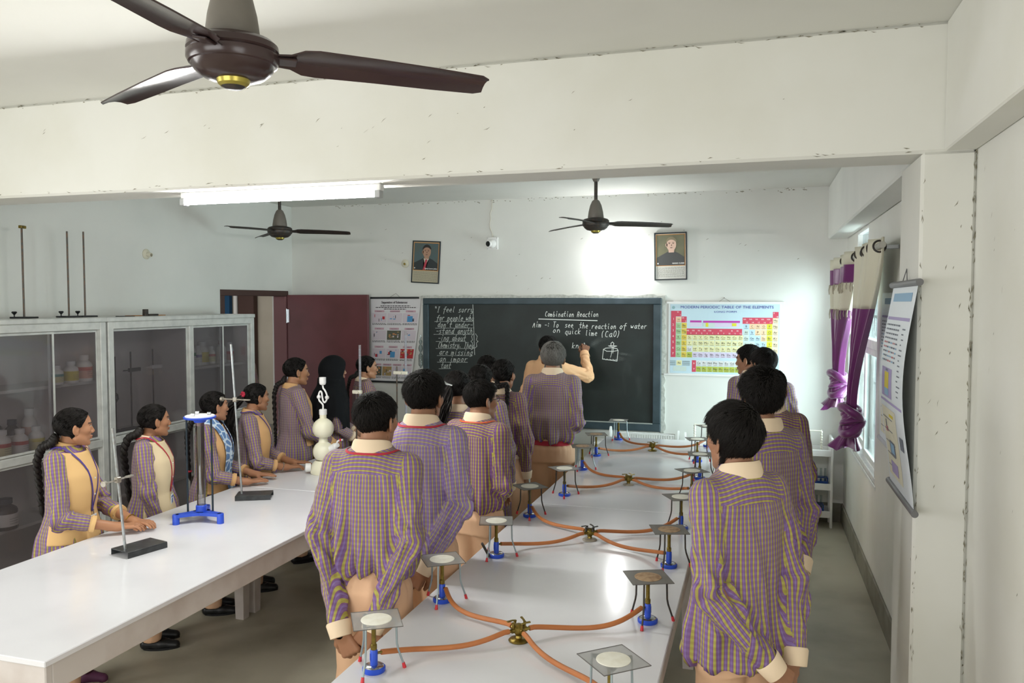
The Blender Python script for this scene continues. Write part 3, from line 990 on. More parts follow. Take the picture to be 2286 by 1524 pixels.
for k, vy in enumerate(VY):
    t = thing('gas_tap', (-.80, vy, ZT), 'brass four way gas tap screwed to the table, %s' % ['nearest the camera', 'second from the camera', 'second from the blackboard', 'nearest the blackboard'][k], 'tap', 'brass gas taps')
    obj('flange', MB().lathe([(.036, 0), (.038, .003), (.034, .007), (.016, .012)], n=26), M_brass if k in (0, 3) else mat('tarnished_flange', '#B9B2A4', .5, .5, noise=(40, '#8C7F6C', .7)), t)
    obj('tap_body', MB().lathe([(.013, .010), (.011, .02), (.017, .03), (.021, .036), (.021, .05), (.015, .056), (.008, .062)], n=20), M_brass, t)
    for side, XS, YS in (('a', LX, LY), ('w', RX, RY)):
        for i in (2 * k, 2 * k + 1):
            d = Vector((XS[i] + .80, YS[i] - vy, 0)).normalized()
            sp = MB().cyl(d * .012 + Vector((0, 0, .040)), d * .030 + Vector((0, 0, .040)), .009, n=12).tube([d * .03 + Vector((0, 0, .04)), d * .036 + Vector((0, 0, .04)), d * .05 + Vector((0, 0, .04))], [.0055, .0065, .0045], 10)
            s = obj('spout', sp, M_brass, t)
            q = d * .022
            lv = MB().cyl(q + Vector((0, 0, .046)), q + Vector((0, 0, .068)), .005, n=10)
            nn = Vector((-d.y, d.x, 0))
            lv.tube([q + Vector((0, 0, .066)) - nn * .004, q + Vector((0, 0, .070)) + nn * .012, q + Vector((0, 0, .070)) + nn * .034], [.0055, .0045, .0055], 8, flat=.6)
            obj('lever', lv, M_brass if k != 1 else M_blk2, s)
rg = thing('iron_ring', (-1.2135, 3.5665, ZT), 'dark iron ring leaning on the burner third from the camera on the aisle side', 'ring')
m = MB()
rp = [(.034 * math.cos(a), .034 * math.sin(a), 0) for a in np.linspace(0, 2 * PI, 33)]
R = Matrix.Translation((0, 0, .041)) @ Matrix.Rotation(.5, 4, 'Z') @ Matrix.Rotation(math.radians(62), 4, 'Y')
m.tube([R @ Vector(p) for p in rp], .0065, 8, flat=.7)
obj('ring_band', m, M_blk2, rg)

# ------------------------------------------------------------------ ceiling fans
M_fanb = mat('fan_brown', '#3A2B2A', .22, noise=(3, '#2E2223', .4))
M_fang = mat('fan_grey', '#6B665E', .45, noise=(8, '#57534C', .6))
M_gold = mat('fan_gold', '#A89A4A', .3, .7)


def fan(loc, ang, rad, label, m_body, m_bell, m_blade):
    t = thing('ceiling_fan', loc, label, 'fan')
    h = ZC - loc[2]
    obj('down_rod', MB().cyl((0, 0, .1), (0, 0, h - .0), .014, n=14), m_blade, t)
    obj('ceiling_cup', MB().lathe([(.02, h - .11), (.05, h - .05), (.062, h - .001)], n=24), m_bell, t)
    obj('bell_cover', MB().lathe([(.062, .048), (.064, .055), (.058, .10), (.046, .15), (.03, .185), (.018, .195)], n=28), m_bell, t)
    obj('motor_housing', MB().lathe([(.045, -.052), (.072, -.046), (.092, -.030), (.098, -.018), (.103, -.016), (.108, -.006), (.108, .008), (.104, .012), (.108, .016), (.106, .030), (.095, .040), (.066, .048), (.05, .05)], n=40), m_body, t)
    obj('bottom_cap', MB().lathe([(.0, -.074), (.02, -.073), (.028, -.068), (.03, -.062)], n=26), M_blk2, t)
    obj('gold_ring', MB().lathe([(.03, -.068), (.037, -.062), (.040, -.05)], n=26), M_gold, t)
    for k in range(3):
        a = ang + k * 2 * PI / 3
        Rm = Matrix.Rotation(a, 4, 'Z') @ Matrix.Translation((0, 0, .004)) @ Matrix.Rotation(math.radians(-11), 4, 'X')
        b = MB()
        st = [(.10, .030, 0), (.135, .036, 0), (.165, .062, 0), (.20, .068, .0), (.35, .063, -.003), (.5, .058, -.008), (rad - .02, .050, -.012), (rad, .036, -.013)]
        vs = []
        for x, w, z in st:
            for s_, zz in ((-1, 0), (-.5, .006), (0, .008), (.5, .006), (1, 0)):
                vs.append((x, w * s_, z + zz + .002))
            for s_, zz in ((1, 0), (.5, .006), (0, .008), (-.5, .006), (-1, 0)):
                vs.append((x, w * s_, z + zz - .002))
        fs = []
        n = 10
        for i in range(len(st) - 1):
            for j in range(n):
                fs.append((i * n + j, i * n + (j + 1) % n, (i + 1) * n + (j + 1) % n, (i + 1) * n + j))
        fs += [tuple(range(n - 1, -1, -1)), tuple((len(st) - 1) * n + j for j in range(n))]
        b.add(vs, fs, 0, Rm)
        bl = obj('blade', b, m_blade, t)
        br = MB().box((.085, -.018, -.004), (.15, .018, .003), .002, 0, Rm)
        obj('blade_bracket', br, m_body, bl)
    return t


fan((-1.221, 1.70, 2.66), math.radians(16.9 + 20), .64, 'large glossy brown ceiling fan hanging in front of the beam', M_fanb, M_fang, M_fanb)
fan((-1.253, 6.452, 2.70), math.radians(16.9 + 2), .62, 'dark ceiling fan hanging over the burner tables by the scientist portrait on the bright wall', M_blk2, M_fang, M_blk2)
fan((-4.085, 6.324, 2.70), math.radians(16.9 + 4), .62, 'dark ceiling fan hanging near the open doorway', M_blk2, M_fang, M_blk2)

# ------------------------------------------------------------------ lamps
t = thing('tube_light', (-2.34, 3.615, 2.65), 'lit white fluorescent tube light under the cream beam', 'lamp')
obj('batten', MB().box((-.58, -.022, -.035), (.58, .022, -.0005), .004), M_white, t)
obj('lit_tube', MB().cyl((-.55, -.012, -.052), (.55, -.012, -.052), .0135, n=16), mat('tube_glow', '#FFFFFF', .4, emit=('#FFFFFC', 225)), t)
for s_ in (-1, 1):
    obj('end_socket', MB().box((s_ * .565 - .015, -.03, -.07), (s_ * .565 + .015, .012, -.034), .003), mat('grey_plastic', '#A7A9AA', .5), t)


def holder(loc, axis, label, bulb=False):
    t = thing('bulb_holder' if not bulb else 'wall_lamp', loc, label, 'lamp holder' if not bulb else 'lamp')
    ax = Vector(axis).normalized()
    obj('back_plate', MB().lathe([(.044, 0), (.045, .006), (.036, .014), (.024, .018)], n=28, axis=ax), mat('ivory_plate', '#D6D2BE', .4), t)
    a2 = (ax + Vector((0, 0, -.15)) + (Vector((.25, 0, 0)) if abs(ax.x) < .5 and not bulb else Vector((0, .0, 0)))).normalized()
    obj('socket', MB().lathe([(.021, .012), (.019, .03), (.018, .055), (.0165, .058), (.0135, .058), (.0135, .03)], n=20, axis=a2), mat('ivory_plate', '#D6D2BE', .4), t)
    if bulb:
        bb = MB().lathe([(.013, .05), (.016, .062), (.03, .085), (.036, .11), (.032, .132), (.018, .147), (0, .152)], n=24, axis=a2)
        obj('lit_bulb', bb, mat('bulb_glow', '#FFFFFF', .4, emit=('#FFFFFF', 230)), t)
    else:
        obj('contacts', MB().lathe([(0, .038), (.013, .038)], n=16, axis=a2), M_brass, t)
    return t


holder((XL + .0005, 5.80, 2.489), (1, 0, 0), 'empty round bulb holder on the wall above the cabinets')
holder((-3.673, YF - .0005, 2.494), (0, -1, 0), 'empty bulb holder on the wall beside the portrait with the red tie')
holder((-1.32, YF - .0005, 2.50), (0, -1, 0), 'lit bulb on the wall above the blackboard, making a bright glow', True)

# ------------------------------------------------------------------ camera on the far wall
t = thing('security_camera', (-2.666, YF, 2.69), 'white dome security camera on a square plate high on the wall', 'camera')
obj('mounting_plate', MB().box((-.062, -.03, -.066), (.062, -.001, .066), .006), M_white, t)
for a in (-1, 1):
    for b in (-1, 1):
        obj('screw', MB().cyl((a * .05, -.03, b * .054), (a * .05, -.032, b * .054), .005, n=10), M_steel, t)
obj('dome', MB().ball((0, -.045, -.004), .048, 24), M_white, t)
ln = obj('lens_barrel', MB().lathe([(.034, 0), (.034, .03), (.030, .036)], (-.012, -.066, -.006), n=24, axis=(-.35, -.9, -.1)), M_white, t)
obj('lens', MB().lathe([(.0, .037), (.027, .037), (.03, .034)], (-.012, -.066, -.006), n=24, axis=(-.35, -.9, -.1)), mat('lens_black', '#0B0C0E', .15), ln)
cp = [(-.002, -.012, .06), (-.004, -.012, .10), (-.03, -.01, .16), (-.034, -.01, .21), (-.022, -.01, .26), (-.03, -.01, .31), (-.01, -.01, .36), (-.008, -.01, .44), (-.008, -.008, .458)]
obj('cable', MB().tube(cp, .007, 8), mat('cable_white', '#CFCBC0', .5), t)

# ------------------------------------------------------------------ framed portraits
def flat_obj(name, geo, m, parent):
    return obj(name, geo, m, parent, smooth=0)


def ell(cx, cz, a, b, n=28, a0=0, a1=2 * PI):
    return [(cx + a * math.cos(a0 + (a1 - a0) * k / n), cz + b * math.sin(a0 + (a1 - a0) * k / n)) for k in range(n)]


def portrait(loc, w, h, tilt, label, bg, coat, skin, hair, tie, caption, paper):
    t = thing('portrait', loc, label, 'picture')
    t.rotation_euler = (0, tilt, 0)
    fr = MB()
    b = .012
    for lo, hi in (((-w / 2, -.018, -h / 2), (w / 2, -.001, -h / 2 + b)), ((-w / 2, -.018, h / 2 - b), (w / 2, -.001, h / 2)), ((-w / 2, -.018, -h / 2 + b), (-w / 2 + b, -.001, h / 2 - b)), ((w / 2 - b, -.018, -h / 2 + b), (w / 2, -.001, h / 2 - b))):
        fr.box(lo, hi, .002)
    obj('frame', fr, mat('portrait_frame', '#1C2327', .4), t)
    W, H = w / 2 - b, h / 2 - b
    pm = obj('print', MB().box((-W, -.010, -H), (W, -.002, H)), mat('print_paper_' + paper[1:], paper, .55), t, smooth=0)
    fm = ((0, -.010, 0), (1, 0, 0), (0, 0, 1))
    zt, zb = H - .012, -H + .30 * (2 * H)
    lay = lambda k: ((0, -.010 - .0006 * k, 0), (1, 0, 0), (0, 0, 1))
    G = MB()
    G.prism([(-W + .004, zb - .006), (W - .004, zb - .006), (W - .004, zt + .007), (-W + .004, zt + .007)], lay(0), .0005)
    flat_obj('orange_border', G, mat('orange_ink', '#C98B45', .5), pm)
    G = MB().prism([(-W + .011, zb), (W - .011, zb), (W - .011, zt), (-W + .011, zt)], lay(1), .0005)
    flat_obj('painted_background', G, mat('ink_' + bg[1:], bg, .5, noise=(9, '#5C5F4E', .6)), pm)
    hh = zt - zb
    cx = .008
    # shoulders and coat
    G = MB().prism([(-W + .011, zb), (W - .011, zb), (W - .012, zb + hh * .26), (W * .45 + cx, zb + hh * .40), (cx + .025, zb + hh * .46), (cx - .03, zb + hh * .46), (-W * .5 + cx, zb + hh * .38), (-W + .012, zb + hh * .26)], lay(2), .0005)
    flat_obj('painted_coat', G, mat('ink_' + coat[1:], coat, .5), pm)
    G = MB()
    fz = zb + hh * .68
    if tie:
        G.prism([(cx - .035, zb + hh * .44), (cx - .005, zb + hh * .02), (cx - .04, zb + .001), (cx + .03, zb + hh * .44)], lay(3), .0005)
        flat_obj('painted_shirt', G, mat('ink_shirt', '#C9C4B2', .5), pm)
        G = MB().prism([(cx - .012, zb + hh * .40), (cx + .010, zb + hh * .40), (cx - .012, zb + .002), (cx - .04, zb + .002)], lay(4), .0005)
        flat_obj('painted_tie', G, mat('ink_tie', tie, .5), pm)
    G = MB().prism([(cx - .026, zb + hh * .42), (cx + .026, zb + hh * .42), (cx + .03, fz - .03), (cx - .03, fz - .03)], lay(5), .0005)
    G.prism(ell(cx, fz, .047, .064), lay(5), .0006).prism(ell(cx - .046, fz - .004, .009, .018), lay(5), .0006)
    flat_obj('painted_face', G, mat('ink_' + skin[1:], skin, .5), pm)
    G = MB()
    G.prism(ell(cx, fz + .012, .054, .066, 20, .25, PI - .15) + ell(cx, fz + .006, .046, .042, 14, PI - .3, .4), lay(6), .0005)
    flat_obj('painted_hair', G, mat('ink_' + hair[1:], hair, .6), pm)
    G = MB()
    for s_ in (-1, 1):
        G.prism(ell(cx + s_ * .019, fz + .010, .008, .0035, 10), lay(7), .0004).prism([(cx + s_ * .019 - .011, fz + .018), (cx + s_ * .019 + .011, fz + .018), (cx + s_ * .019 + .010, fz + .022), (cx + s_ * .019 - .010, fz + .022)], lay(7), .0004)
    G.prism([(cx - .004, fz - .012), (cx + .007, fz - .012), (cx + .003, fz + .006)], lay(7), .0004).prism(ell(cx, fz - .031, .013, .0035, 10), lay(7), .0004)
    flat_obj('painted_features', G, mat('ink_features', '#5B4034', .6), pm)
    G = MB()
    put_text(G, caption, W - .014, zb + .012, .020, lay(8), 0, 'r', .02)
    G.prism(ell(-W + .024, zb + .020, .007, .007, 14), lay(8), .0004)
    flat_obj('caption', G, mat('ink_white', '#F2F2EE', .5), pm)
    G = MB()
    r = random.Random(4)
    z = zb - .020
    while z > -H + .012:
        x = -W + .012
        while x < W - .014:
            L = min(r.uniform(.008, .03), W - .010 - x)
            G.prism([(x, z), (x + L, z), (x + L, z + .0035), (x, z + .0035)], lay(1), .0003)
            x += L + .004
        z -= .0095
    flat_obj('small_print', G, mat('ink_grey', '#8A877C', .6), pm)


portrait((-3.428, YF, 2.505), .325, .455, math.radians(3.2), 'framed portrait of a man in a dark suit and red tie', '#4F6468', '#2C3336', '#B08B74', '#2B2624', '#B23A4C', 'Percy Lavon Julian', '#B9B298')
portrait((-.822, YF, 2.525), .318, .468, math.radians(-1.0), 'framed portrait of a person in a plain dark high collar', '#77755B', '#4A4B4B', '#DDBBA8', '#8C8168', None, 'MARIE CURIE', '#DAD9D2')

# ------------------------------------------------------------------ blackboard
def board_mat(name, c1, c2):
    m = mat(name, c1, .55, noise=(3.0, c2, .65))
    return m


bb = thing('blackboard', (-2.178, YF, 1.45), 'long dark blackboard with chalk writing and a bottle drawing', 'blackboard')
W, H = 1.275, .667
obj('board_surface', MB().box((-W + .06, -.022, -H + .075), (W - .075, -.001, H - .06)), board_mat('board_black', '#1C2423', '#2B3534'), bb, smooth=0)
fr = MB()
for lo, hi in (((-W, -.045, H - .065), (W, -.001, H)), ((-W, -.045, -H), (W, -.001, -H + .08)), ((-W, -.045, -H + .08), (-W + .065, -.001, H - .065)), ((W - .08, -.045, -H + .08), (W, -.001, H - .065))):
    fr.box(lo, hi, .006)
obj('board_frame', fr, mat('board_frame_paint', '#33434A', .5, noise=(8, '#48575F', .6)), bb)
obj('chalk_ledge', MB().box((-W + .065, -.052, -H + .072), (W - .08, -.022, -H + .082), .002), mat('chalky_ledge', '#9AA09C', .8), bb)
fmb = ((0, -.0225, 0), (1, 0, 0), (0, 0, 1))


def bpx(x, y):
    """board metres from the measured board positions"""
    return (-3.443 + (x - 949) * .0048034 + 2.178, 2.123 - (y - 664) * .004468 - 1.45)


M_chalk = mat('chalk', '#C9CFCB', .9, noise=(60, '#8E9894', .8))
G = MB()
for i, (s, x, y, xe) in enumerate((('\u201cI feel sorry', 972, 699, 1066), ('for people who', 978, 719, 1067), ("don't under-", 980, 735, 1064), ('-stand anyth', 976, 750, 1064), ('-ing about', 981, 767, 1048), ('Chemistry. They', 981, 784, 1066), ('are missing', 984, 801, 1064), ('an impor', 984, 817, 1052), ('tant', 988, 833, 1012))):
    X, Z = bpx(x, y)
    Xe, _ = bpx(xe, y)
    chalk(G, s, X, Z, .058, fmb, .0055, .3, seed=i, width=(Xe - X))
    if i not in (0,):
        G.ribbon([(X - .02, Z - .012), (Xe, Z - .006)], .004, fmb)
G.ribbon([bpx(1065, 681), bpx(1067, 740), bpx(1069, 800)], .006, fmb)
G.ribbon([bpx(1066, 750), bpx(1062, 756), bpx(1064, 765), bpx(1060, 768), bpx(1064, 772), bpx(1063, 780), bpx(1067, 784)], .005, fmb)
G.ribbon([bpx(1071, 750), bpx(1075, 756), bpx(1073, 765), bpx(1077, 768), bpx(1073, 772), bpx(1074, 780), bpx(1070, 784)], .005, fmb)
obj('quotation_writing', G, M_chalk, bb, smooth=0)
G = MB()
for i, (s, x, y, xe, sz) in enumerate((('Combination Reaction', 1229, 708, 1346, .05), ('Aim -: To', 1202, 733, 1260, .055), ('see', 1273, 733, 1292, .05), ('the', 1304, 734, 1324, .055), ('reaction', 1331, 735, 1384, .05), ('of', 1390, 735, 1406, .055), ('water', 1414, 734, 1448, .05), ('on', 1246, 745, 1264, .05), ('quick', 1273, 748, 1308, .055), ('lime', 1317, 751, 1344, .055), ('(CaO)', 1350, 753, 1394, .058), ('kno', 1288, 780, 1313, .055))):
    X, Z = bpx(x, y)
    Xe, _ = bpx(xe, y)
    chalk(G, s, X, Z, sz, fmb, .0052, .18, seed=20 + i, width=(Xe - X))
G.ribbon([bpx(1216, 714), bpx(1280, 715.5), bpx(1343, 717)], .009, fmb)
obj('lesson_writing', G, mat('bright_chalk', '#E6EAE6', .9), bb, smooth=0)
G = MB()
D = lambda L, w=.006: G.ribbon([bpx(*p) for p in L], w, fmb)
D([(1357, 782), (1355, 804), (1386, 808), (1388, 784)])
D([(1357, 782), (1362, 779), (1375, 778), (1386, 780), (1388, 784), (1378, 786), (1364, 786), (1357, 782)])
D([(1368, 774), (1377, 773), (1385, 774), (1377, 776), (1368, 774)])
D([(1373, 773), (1373, 768), (1376, 765), (1379, 768), (1378, 773)])
D([(1376, 776), (1374, 792)], .005)
D([(1379, 776), (1377, 790)], .005)
D([(1374, 793), (1372, 800)], .004)
for k in range(14):
    a, c = bpx(1358 + k * 2.1, 803.5 + (k % 3) + k * .1)
    G.ribbon([(a, c), (a + .004, c + .001)], .005, fmb)
obj('bottle_drawing', G, MATS['bright_chalk'], bb, smooth=0)
sm = bpy.data.materials.new('chalk_smear')
sm.use_nodes = True
nt = sm.node_tree
tcn, nz, rmp = nt.nodes.new('ShaderNodeTexCoord'), nt.nodes.new('ShaderNodeTexNoise'), nt.nodes.new('ShaderNodeMapRange')
nz.inputs['Scale'].default_value = 7
nz.inputs['Detail'].default_value = 6
rmp.inputs['From Min'].default_value, rmp.inputs['From Max'].default_value, rmp.inputs['To Max'].default_value = .45, .85, .5
mp = nt.nodes.new('ShaderNodeMapping')
mp.inputs['Scale'].default_value = (1.0, 1, .35)
mp.inputs['Rotation'].default_value = (0, .5, 0)
tr, mx = nt.nodes.new('ShaderNodeBsdfTransparent'), nt.nodes.new('ShaderNodeMixShader')
pb = nt.nodes['Principled BSDF']
pb.inputs['Base Color'].default_value = S('#AAB2B0')
pb.inputs['Roughness'].default_value = .9
nt.links.new(tcn.outputs['Object'], mp.inputs[0])
nt.links.new(mp.outputs[0], nz.inputs['Vector'])
nt.links.new(nz.outputs[0], rmp.inputs[0])
at = nt.nodes.new('ShaderNodeAttribute')
at.attribute_name = 'fade'
ml = nt.nodes.new('ShaderNodeMath')
ml.operation = 'MULTIPLY'
nt.links.new(rmp.outputs[0], ml.inputs[0])
nt.links.new(at.outputs['Fac'], ml.inputs[1])
nt.links.new(ml.outputs[0], mx.inputs[0])
nt.links.new(tr.outputs[0], mx.inputs[1])
nt.links.new(pb.outputs[0], mx.inputs[2])
nt.links.new(mx.outputs[0], nt.nodes['Material Output'].inputs[0])
G = MB()
fade = []
for cx, cy2, a, b, rt in ((1350, 762, 46, 9, .5), (1402, 792, 30, 4, -.15), (1376, 803, 34, 8, 0), (1420, 845, 26, 60, 0), (1210, 775, 14, 34, -.5), (1449, 737, 12, 7, .4), (1250, 850, 60, 30, 0)):
    X, Z = bpx(cx, cy2)
    n0 = len(G.v)
    vs, fs = [(X, -.0224, Z)], []
    fade.append(1.0)
    for ring, fv in ((.5, .55), (1.0, 0.0)):
        for k in range(24):
            q = 2 * PI * k / 24
            ex, ez = a * .0047 * ring * math.cos(q), b * .0045 * ring * math.sin(q)
            vs.append((X + ex * math.cos(rt) - ez * math.sin(rt), -.0224, Z + ex * math.sin(rt) + ez * math.cos(rt)))
            fade.append(fv)
    for k in range(24):
        k2 = (k + 1) % 24
        fs += [(0, 1 + k, 1 + k2), (1 + k, 25 + k, 25 + k2, 1 + k2)]
    G.add(vs, fs)
cs = obj('chalk_smears', G, sm, bb, smooth=0)
fa = cs.data.color_attributes.new('fade', 'FLOAT_COLOR', 'POINT')
fa.data.foreach_set('color', [c for f_ in fade for c in (f_, f_, f_, 1)])

# ------------------------------------------------------------------ periodic table chart
t = thing('periodic_table_chart', (-.305, YF - .012, 1.716), 'hanging periodic table chart with coloured squares, beside the blackboard', 'chart')
w, h = 1.03, .69
K = w / 1815.0
fm0 = ((-w / 2 - 135 * K, 0, h / 2 + 112 * K), (1, 0, 0), (0, 0, -1))


def LAYR(k):
    return ((-w / 2 - 135 * K, -.0008 * k - .001, h / 2 + 112 * K), (1, 0, 0), (0, 0, 1))


def rq(G, x0, y0, x1, y1, k=1):
    G.prism([(x0 * K, -y1 * K), (x1 * K, -y1 * K), (x1 * K, -y0 * K), (x0 * K, -y0 * K)], LAYR(k), .0005)


def sheet(name, parent, w, h, bulge, m, t_=.0012):
    """hanging paper with a gentle belly"""
    n = 24
    vs, fs = [], []
    for i in range(n + 1):
        u = i / n
        y = -bulge * math.sin(PI * u) * u
        for x in (-w / 2, w / 2):
            vs.append((x, y, h / 2 - h * u))
        for x in (w / 2, -w / 2):
            vs.append((x, y + t_, h / 2 - h * u))
    for i in range(n):
        for j in range(4):
            fs.append((i * 4 + j, i * 4 + (j + 1) % 4, (i + 1) * 4 + (j + 1) % 4, (i + 1) * 4 + j))
    return obj(name, MB().add(vs, fs), m, parent)


sh = sheet('paper', t, w + .03, h + .01, 0, mat('chart_white', '#E4E8E8', .5))
G = MB()
rq(G, 138, 125, 1948, 1325, 0)
flat_obj('blue_ground', G, mat('chart_blue', '#C2DAE5', .5), sh)
obj('hanging_rod', MB().box((-w / 2 - .035, -.012, h / 2 - .002), (w / 2 + .045, .006, h / 2 + .018), .004), M_white, t)
obj('hanging_rod', MB().box((-w / 2 - .06, -.012, -h / 2 - .022), (w / 2 + .02, .006, -h / 2 - .002), .004), M_white, t)
obj('cord', MB().tube([(-.05, -.002, h / 2 + .016), (0, .008, h / 2 + .052), (.06, -.002, h / 2 + .016)], .0015, 6), M_blk2, t)
obj('nail', MB().cyl((0, -.004, h / 2 + .054), (0, .012, h / 2 + .054), .004, n=8), M_blk2, t)
CC = {'g': '#A9CF9B', 'y': '#E0C651', 'c': '#E6E2AE', 'b': '#B9D3E4', 'p': '#F0CBA6', 'l': '#D8D43F', 'n': '#EAD8B8', 'v': '#D6CBE2', 'a': '#B4BE4C', 'w': '#DCDDDD', 'k': '#C9D8D2'}
rows = ['g' + ' ' * 16 + 'n', 'gy' + ' ' * 10 + 'bppplnn'[:0] + 'bppplsn'.replace('s', '')[:6], 'gy' + ' ' * 10 + 'kbppln', 'gy' + 'c' * 10 + 'kbbpln', 'gy' + 'c' * 10 + 'kkbbln', 'gy' + 'w' + 'c' * 9 + 'kkkkln', 'gy' + 'a' + 'v' * 15]
EL = [['H'] + [''] * 16 + ['He'], ['Li', 'Be'] + [''] * 10 + 'B C N O F Ne'.split(), ['Na', 'Mg'] + [''] * 10 + 'Al Si P S Cl Ar'.split(),
      'K Ca Sc Ti V Cr Mn Fe Co Ni Cu Zn Ga Ge As Se Br Kr'.split(), 'Rb Sr Y Zr Nb Mo Tc Ru Rh Pd Ag Cd In Sn Sb Te I Xe'.split(),
      'Cs Ba La Hf Ta W Re Os Ir Pt Au Hg Tl Pb Bi Po At Rn'.split(), 'Fr Ra Ac Rf Db Sg Bh Hs Mt Ds Rg Cn Nh Fl Mc Lv Ts Og'.split()]
cells, txt = {}, MB()
rows[0] = 'p' + rows[0][1:]
for r_ in range(7):
    for c_ in range(18):
        k = rows[r_][c_] if c_ < len(rows[r_]) else ' '
        if k == ' ':
            continue
        x, y = 237 + c_ * 94.2, 342 + r_ * 101 + (14 if c_ > 11 else 4)
        rq(cells.setdefault(k, MB()), x, y, x + 89, y + 95)
        put_text(txt, EL[r_][c_], (x + 44) * K, -(y + 62) * K, .030, LAYR(3), 0, 'c')
        rq(txt, x + 14, y + 76, x + 74, y + 81, 3)
for rr, (els, k) in enumerate((('Ce Pr Nd Pm Sm Eu Gd Tb Dy Ho Er Tm Yb Lu', 'w'), ('Th Pa U Np Pu Am Cm Bk Cf Es Fm Md No Lr', 'a'))):
    for i, e in enumerate(els.split()):
        x, y = 586 + i * 92.5, 1098 + rr * 101
        rq(cells.setdefault(k, MB()), x, y, x + 86, y + 94)
        put_text(txt, e, (x + 43) * K, -(y + 60) * K, .030, LAYR(3), 0, 'c')
        rq(txt, x + 14, y + 76, x + 74, y + 81, 3)
for k, G in cells.items():
    flat_obj('squares', G, mat('chart_' + k, CC[k], .5), sh)
flat_obj('symbols', txt, mat('chart_ink', '#55584E', .6), sh)
G = MB()
for q in ((150, 338, 233, 1046), (150, 240, 327, 338), (329, 338, 418, 440), (418, 545, 1345, 655), (1350, 352, 1838, 458), (1838, 255, 1930, 358), (515, 1095, 582, 1296)):
    rq(G, *q)
flat_obj('red_headers', G, mat('chart_red', '#CC4A60', .5), sh)
G = MB()
for i in range(7):
    put_text(G, str(i + 1), 188 * K, -(398 + i * 100) * K, .030, LAYR(3), 0, 'c')
for i, s in enumerate(('IIIB', 'IVB', 'VB', 'VIB', 'VIIB', '', 'VIII', '', 'IB', 'IIB')):
    put_text(G, s, (440 + i * 92) * K, -590 * K, .018, LAYR(3), 0, 'c') if s else None
    put_text(G, str(i + 3), (490 + i * 92) * K, -638 * K, .020, LAYR(3), 0, 'c')
for i, s in enumerate(('IIIA', 'IVA', 'VA', 'VIA', 'VIIA')):
    put_text(G, s, (1385 + i * 96) * K, -392 * K, .018, LAYR(3), 0, 'c')
    put_text(G, str(i + 13), (1418 + i * 96) * K, -446 * K, .020, LAYR(3), 0, 'c')
put_text(G, 'IA', 268 * K, -272 * K, .018, LAYR(3), 0, 'c')
put_text(G, '1', 308 * K, -324 * K, .020, LAYR(3), 0, 'c')
put_text(G, 'IIA', 356 * K, -372 * K, .018, LAYR(3), 0, 'c')
put_text(G, '2', 400 * K, -432 * K, .020, LAYR(3), 0, 'c')
put_text(G, '0', 1856 * K, -288 * K, .018, LAYR(3), 0, 'c')
put_text(G, '18', 1905 * K, -348 * K, .020, LAYR(3), 0, 'c')
put_text(G, '6', 548 * K, -1160 * K, .026, LAYR(3), 0, 'c')
put_text(G, '7', 548 * K, -1262 * K, .026, LAYR(3), 0, 'c')
flat_obj('header_letters', G, mat('chart_paper', '#F4F0EE', .5), sh)
G = MB()
put_text(G, 'MODERN PERIODIC TABLE OF THE ELEMENTS', 1080 * K, -198 * K, .038, LAYR(3), 0, 'c', .0, width=1540 * K)
put_text(G, 'LONG FORM', 1065 * K, -270 * K, .025, LAYR(3), 0, 'c', .0, width=370 * K)
flat_obj('title', G, mat('title_blue', '#3B3F9E', .5), sh)
G = MB()
rq(G, 476, 405, 670, 440)
rq(G, 695, 408, 1308, 443)
flat_obj('key_bars', G, mat('chart_magenta', '#B944A8', .5), sh)
G = MB()
rq(G, 476, 442, 670, 512)
rq(G, 890, 446, 1300, 515)
flat_obj('key_ground', G, mat('chart_v', CC['v'], .5), sh)
G = MB()
rq(G, 740, 446, 785, 515, 2)
rq(G, 1176, 450, 1250, 500, 2)
flat_obj('key_yellow', G, mat('chart_l', CC['l'], .5), sh)
G = MB()
rq(G, 195, 1205, 420, 1285)
rq(G, 695, 446, 738, 515, 2)
rq(G, 785, 450, 890, 515, 2)
flat_obj('key_green', G, mat('chart_k', CC['k'], .5), sh)
G = MB()
rq(G, 250, 1100, 340, 1190)
flat_obj('key_square', G, mat('chart_c', CC['c'], .5), sh)
G = MB()
put_text(G, 'N', 296 * K, -1165 * K, .034, LAYR(3), 0, 'c')
for k in range(6):
    rq(G, 140, 1108 + k * 15, 236, 1113 + k * 15, 2)
    rq(G, 352, 1108 + k * 15, 480, 1113 + k * 15, 2)
flat_obj('key_print', G, MATS['chart_ink'], sh)
G = MB()
G.prism(ell(192 * K, -182 * K, 26 * K, 26 * K, 20), LAYR(2), .0004)
flat_obj('emblem', G, mat('chart_emblem', '#8FB3B8', .5), sh)

# ------------------------------------------------------------------ separation chart
t = thing('separation_chart', (-3.785, YF - .014, 1.66), 'hanging white chart with rows of small pictures, between door and blackboard', 'chart')
w, h = .60, .91
vs, fs = [], []
n = 20
for i in range(n + 1):
    u = i / n
    xr = .30 - .115 * u ** 1.2
    for x, y in ((-.30, 0), (xr, -.02 * u), (xr, -.02 * u + .0012), (-.30, .0012)):
        vs.append((x, y, h / 2 - h * u))
for i in range(n):
    for j in range(4):
        fs.append((i * 4 + j, i * 4 + (j + 1) % 4, (i + 1) * 4 + (j + 1) % 4, (i + 1) * 4 + j))
sh = obj('paper', MB().add(vs, fs), mat('chart_white2', '#DEDDE0', .5), t)
obj('hanging_rod', MB().box((-.305, -.012, h / 2 - .004), (.315, .008, h / 2 + .016), .004), M_black, t)
obj('hanging_rod', MB().box((-.305, -.03, -h / 2 - .016), (.20, -.012, -h / 2 + .004), .004), M_black, t)
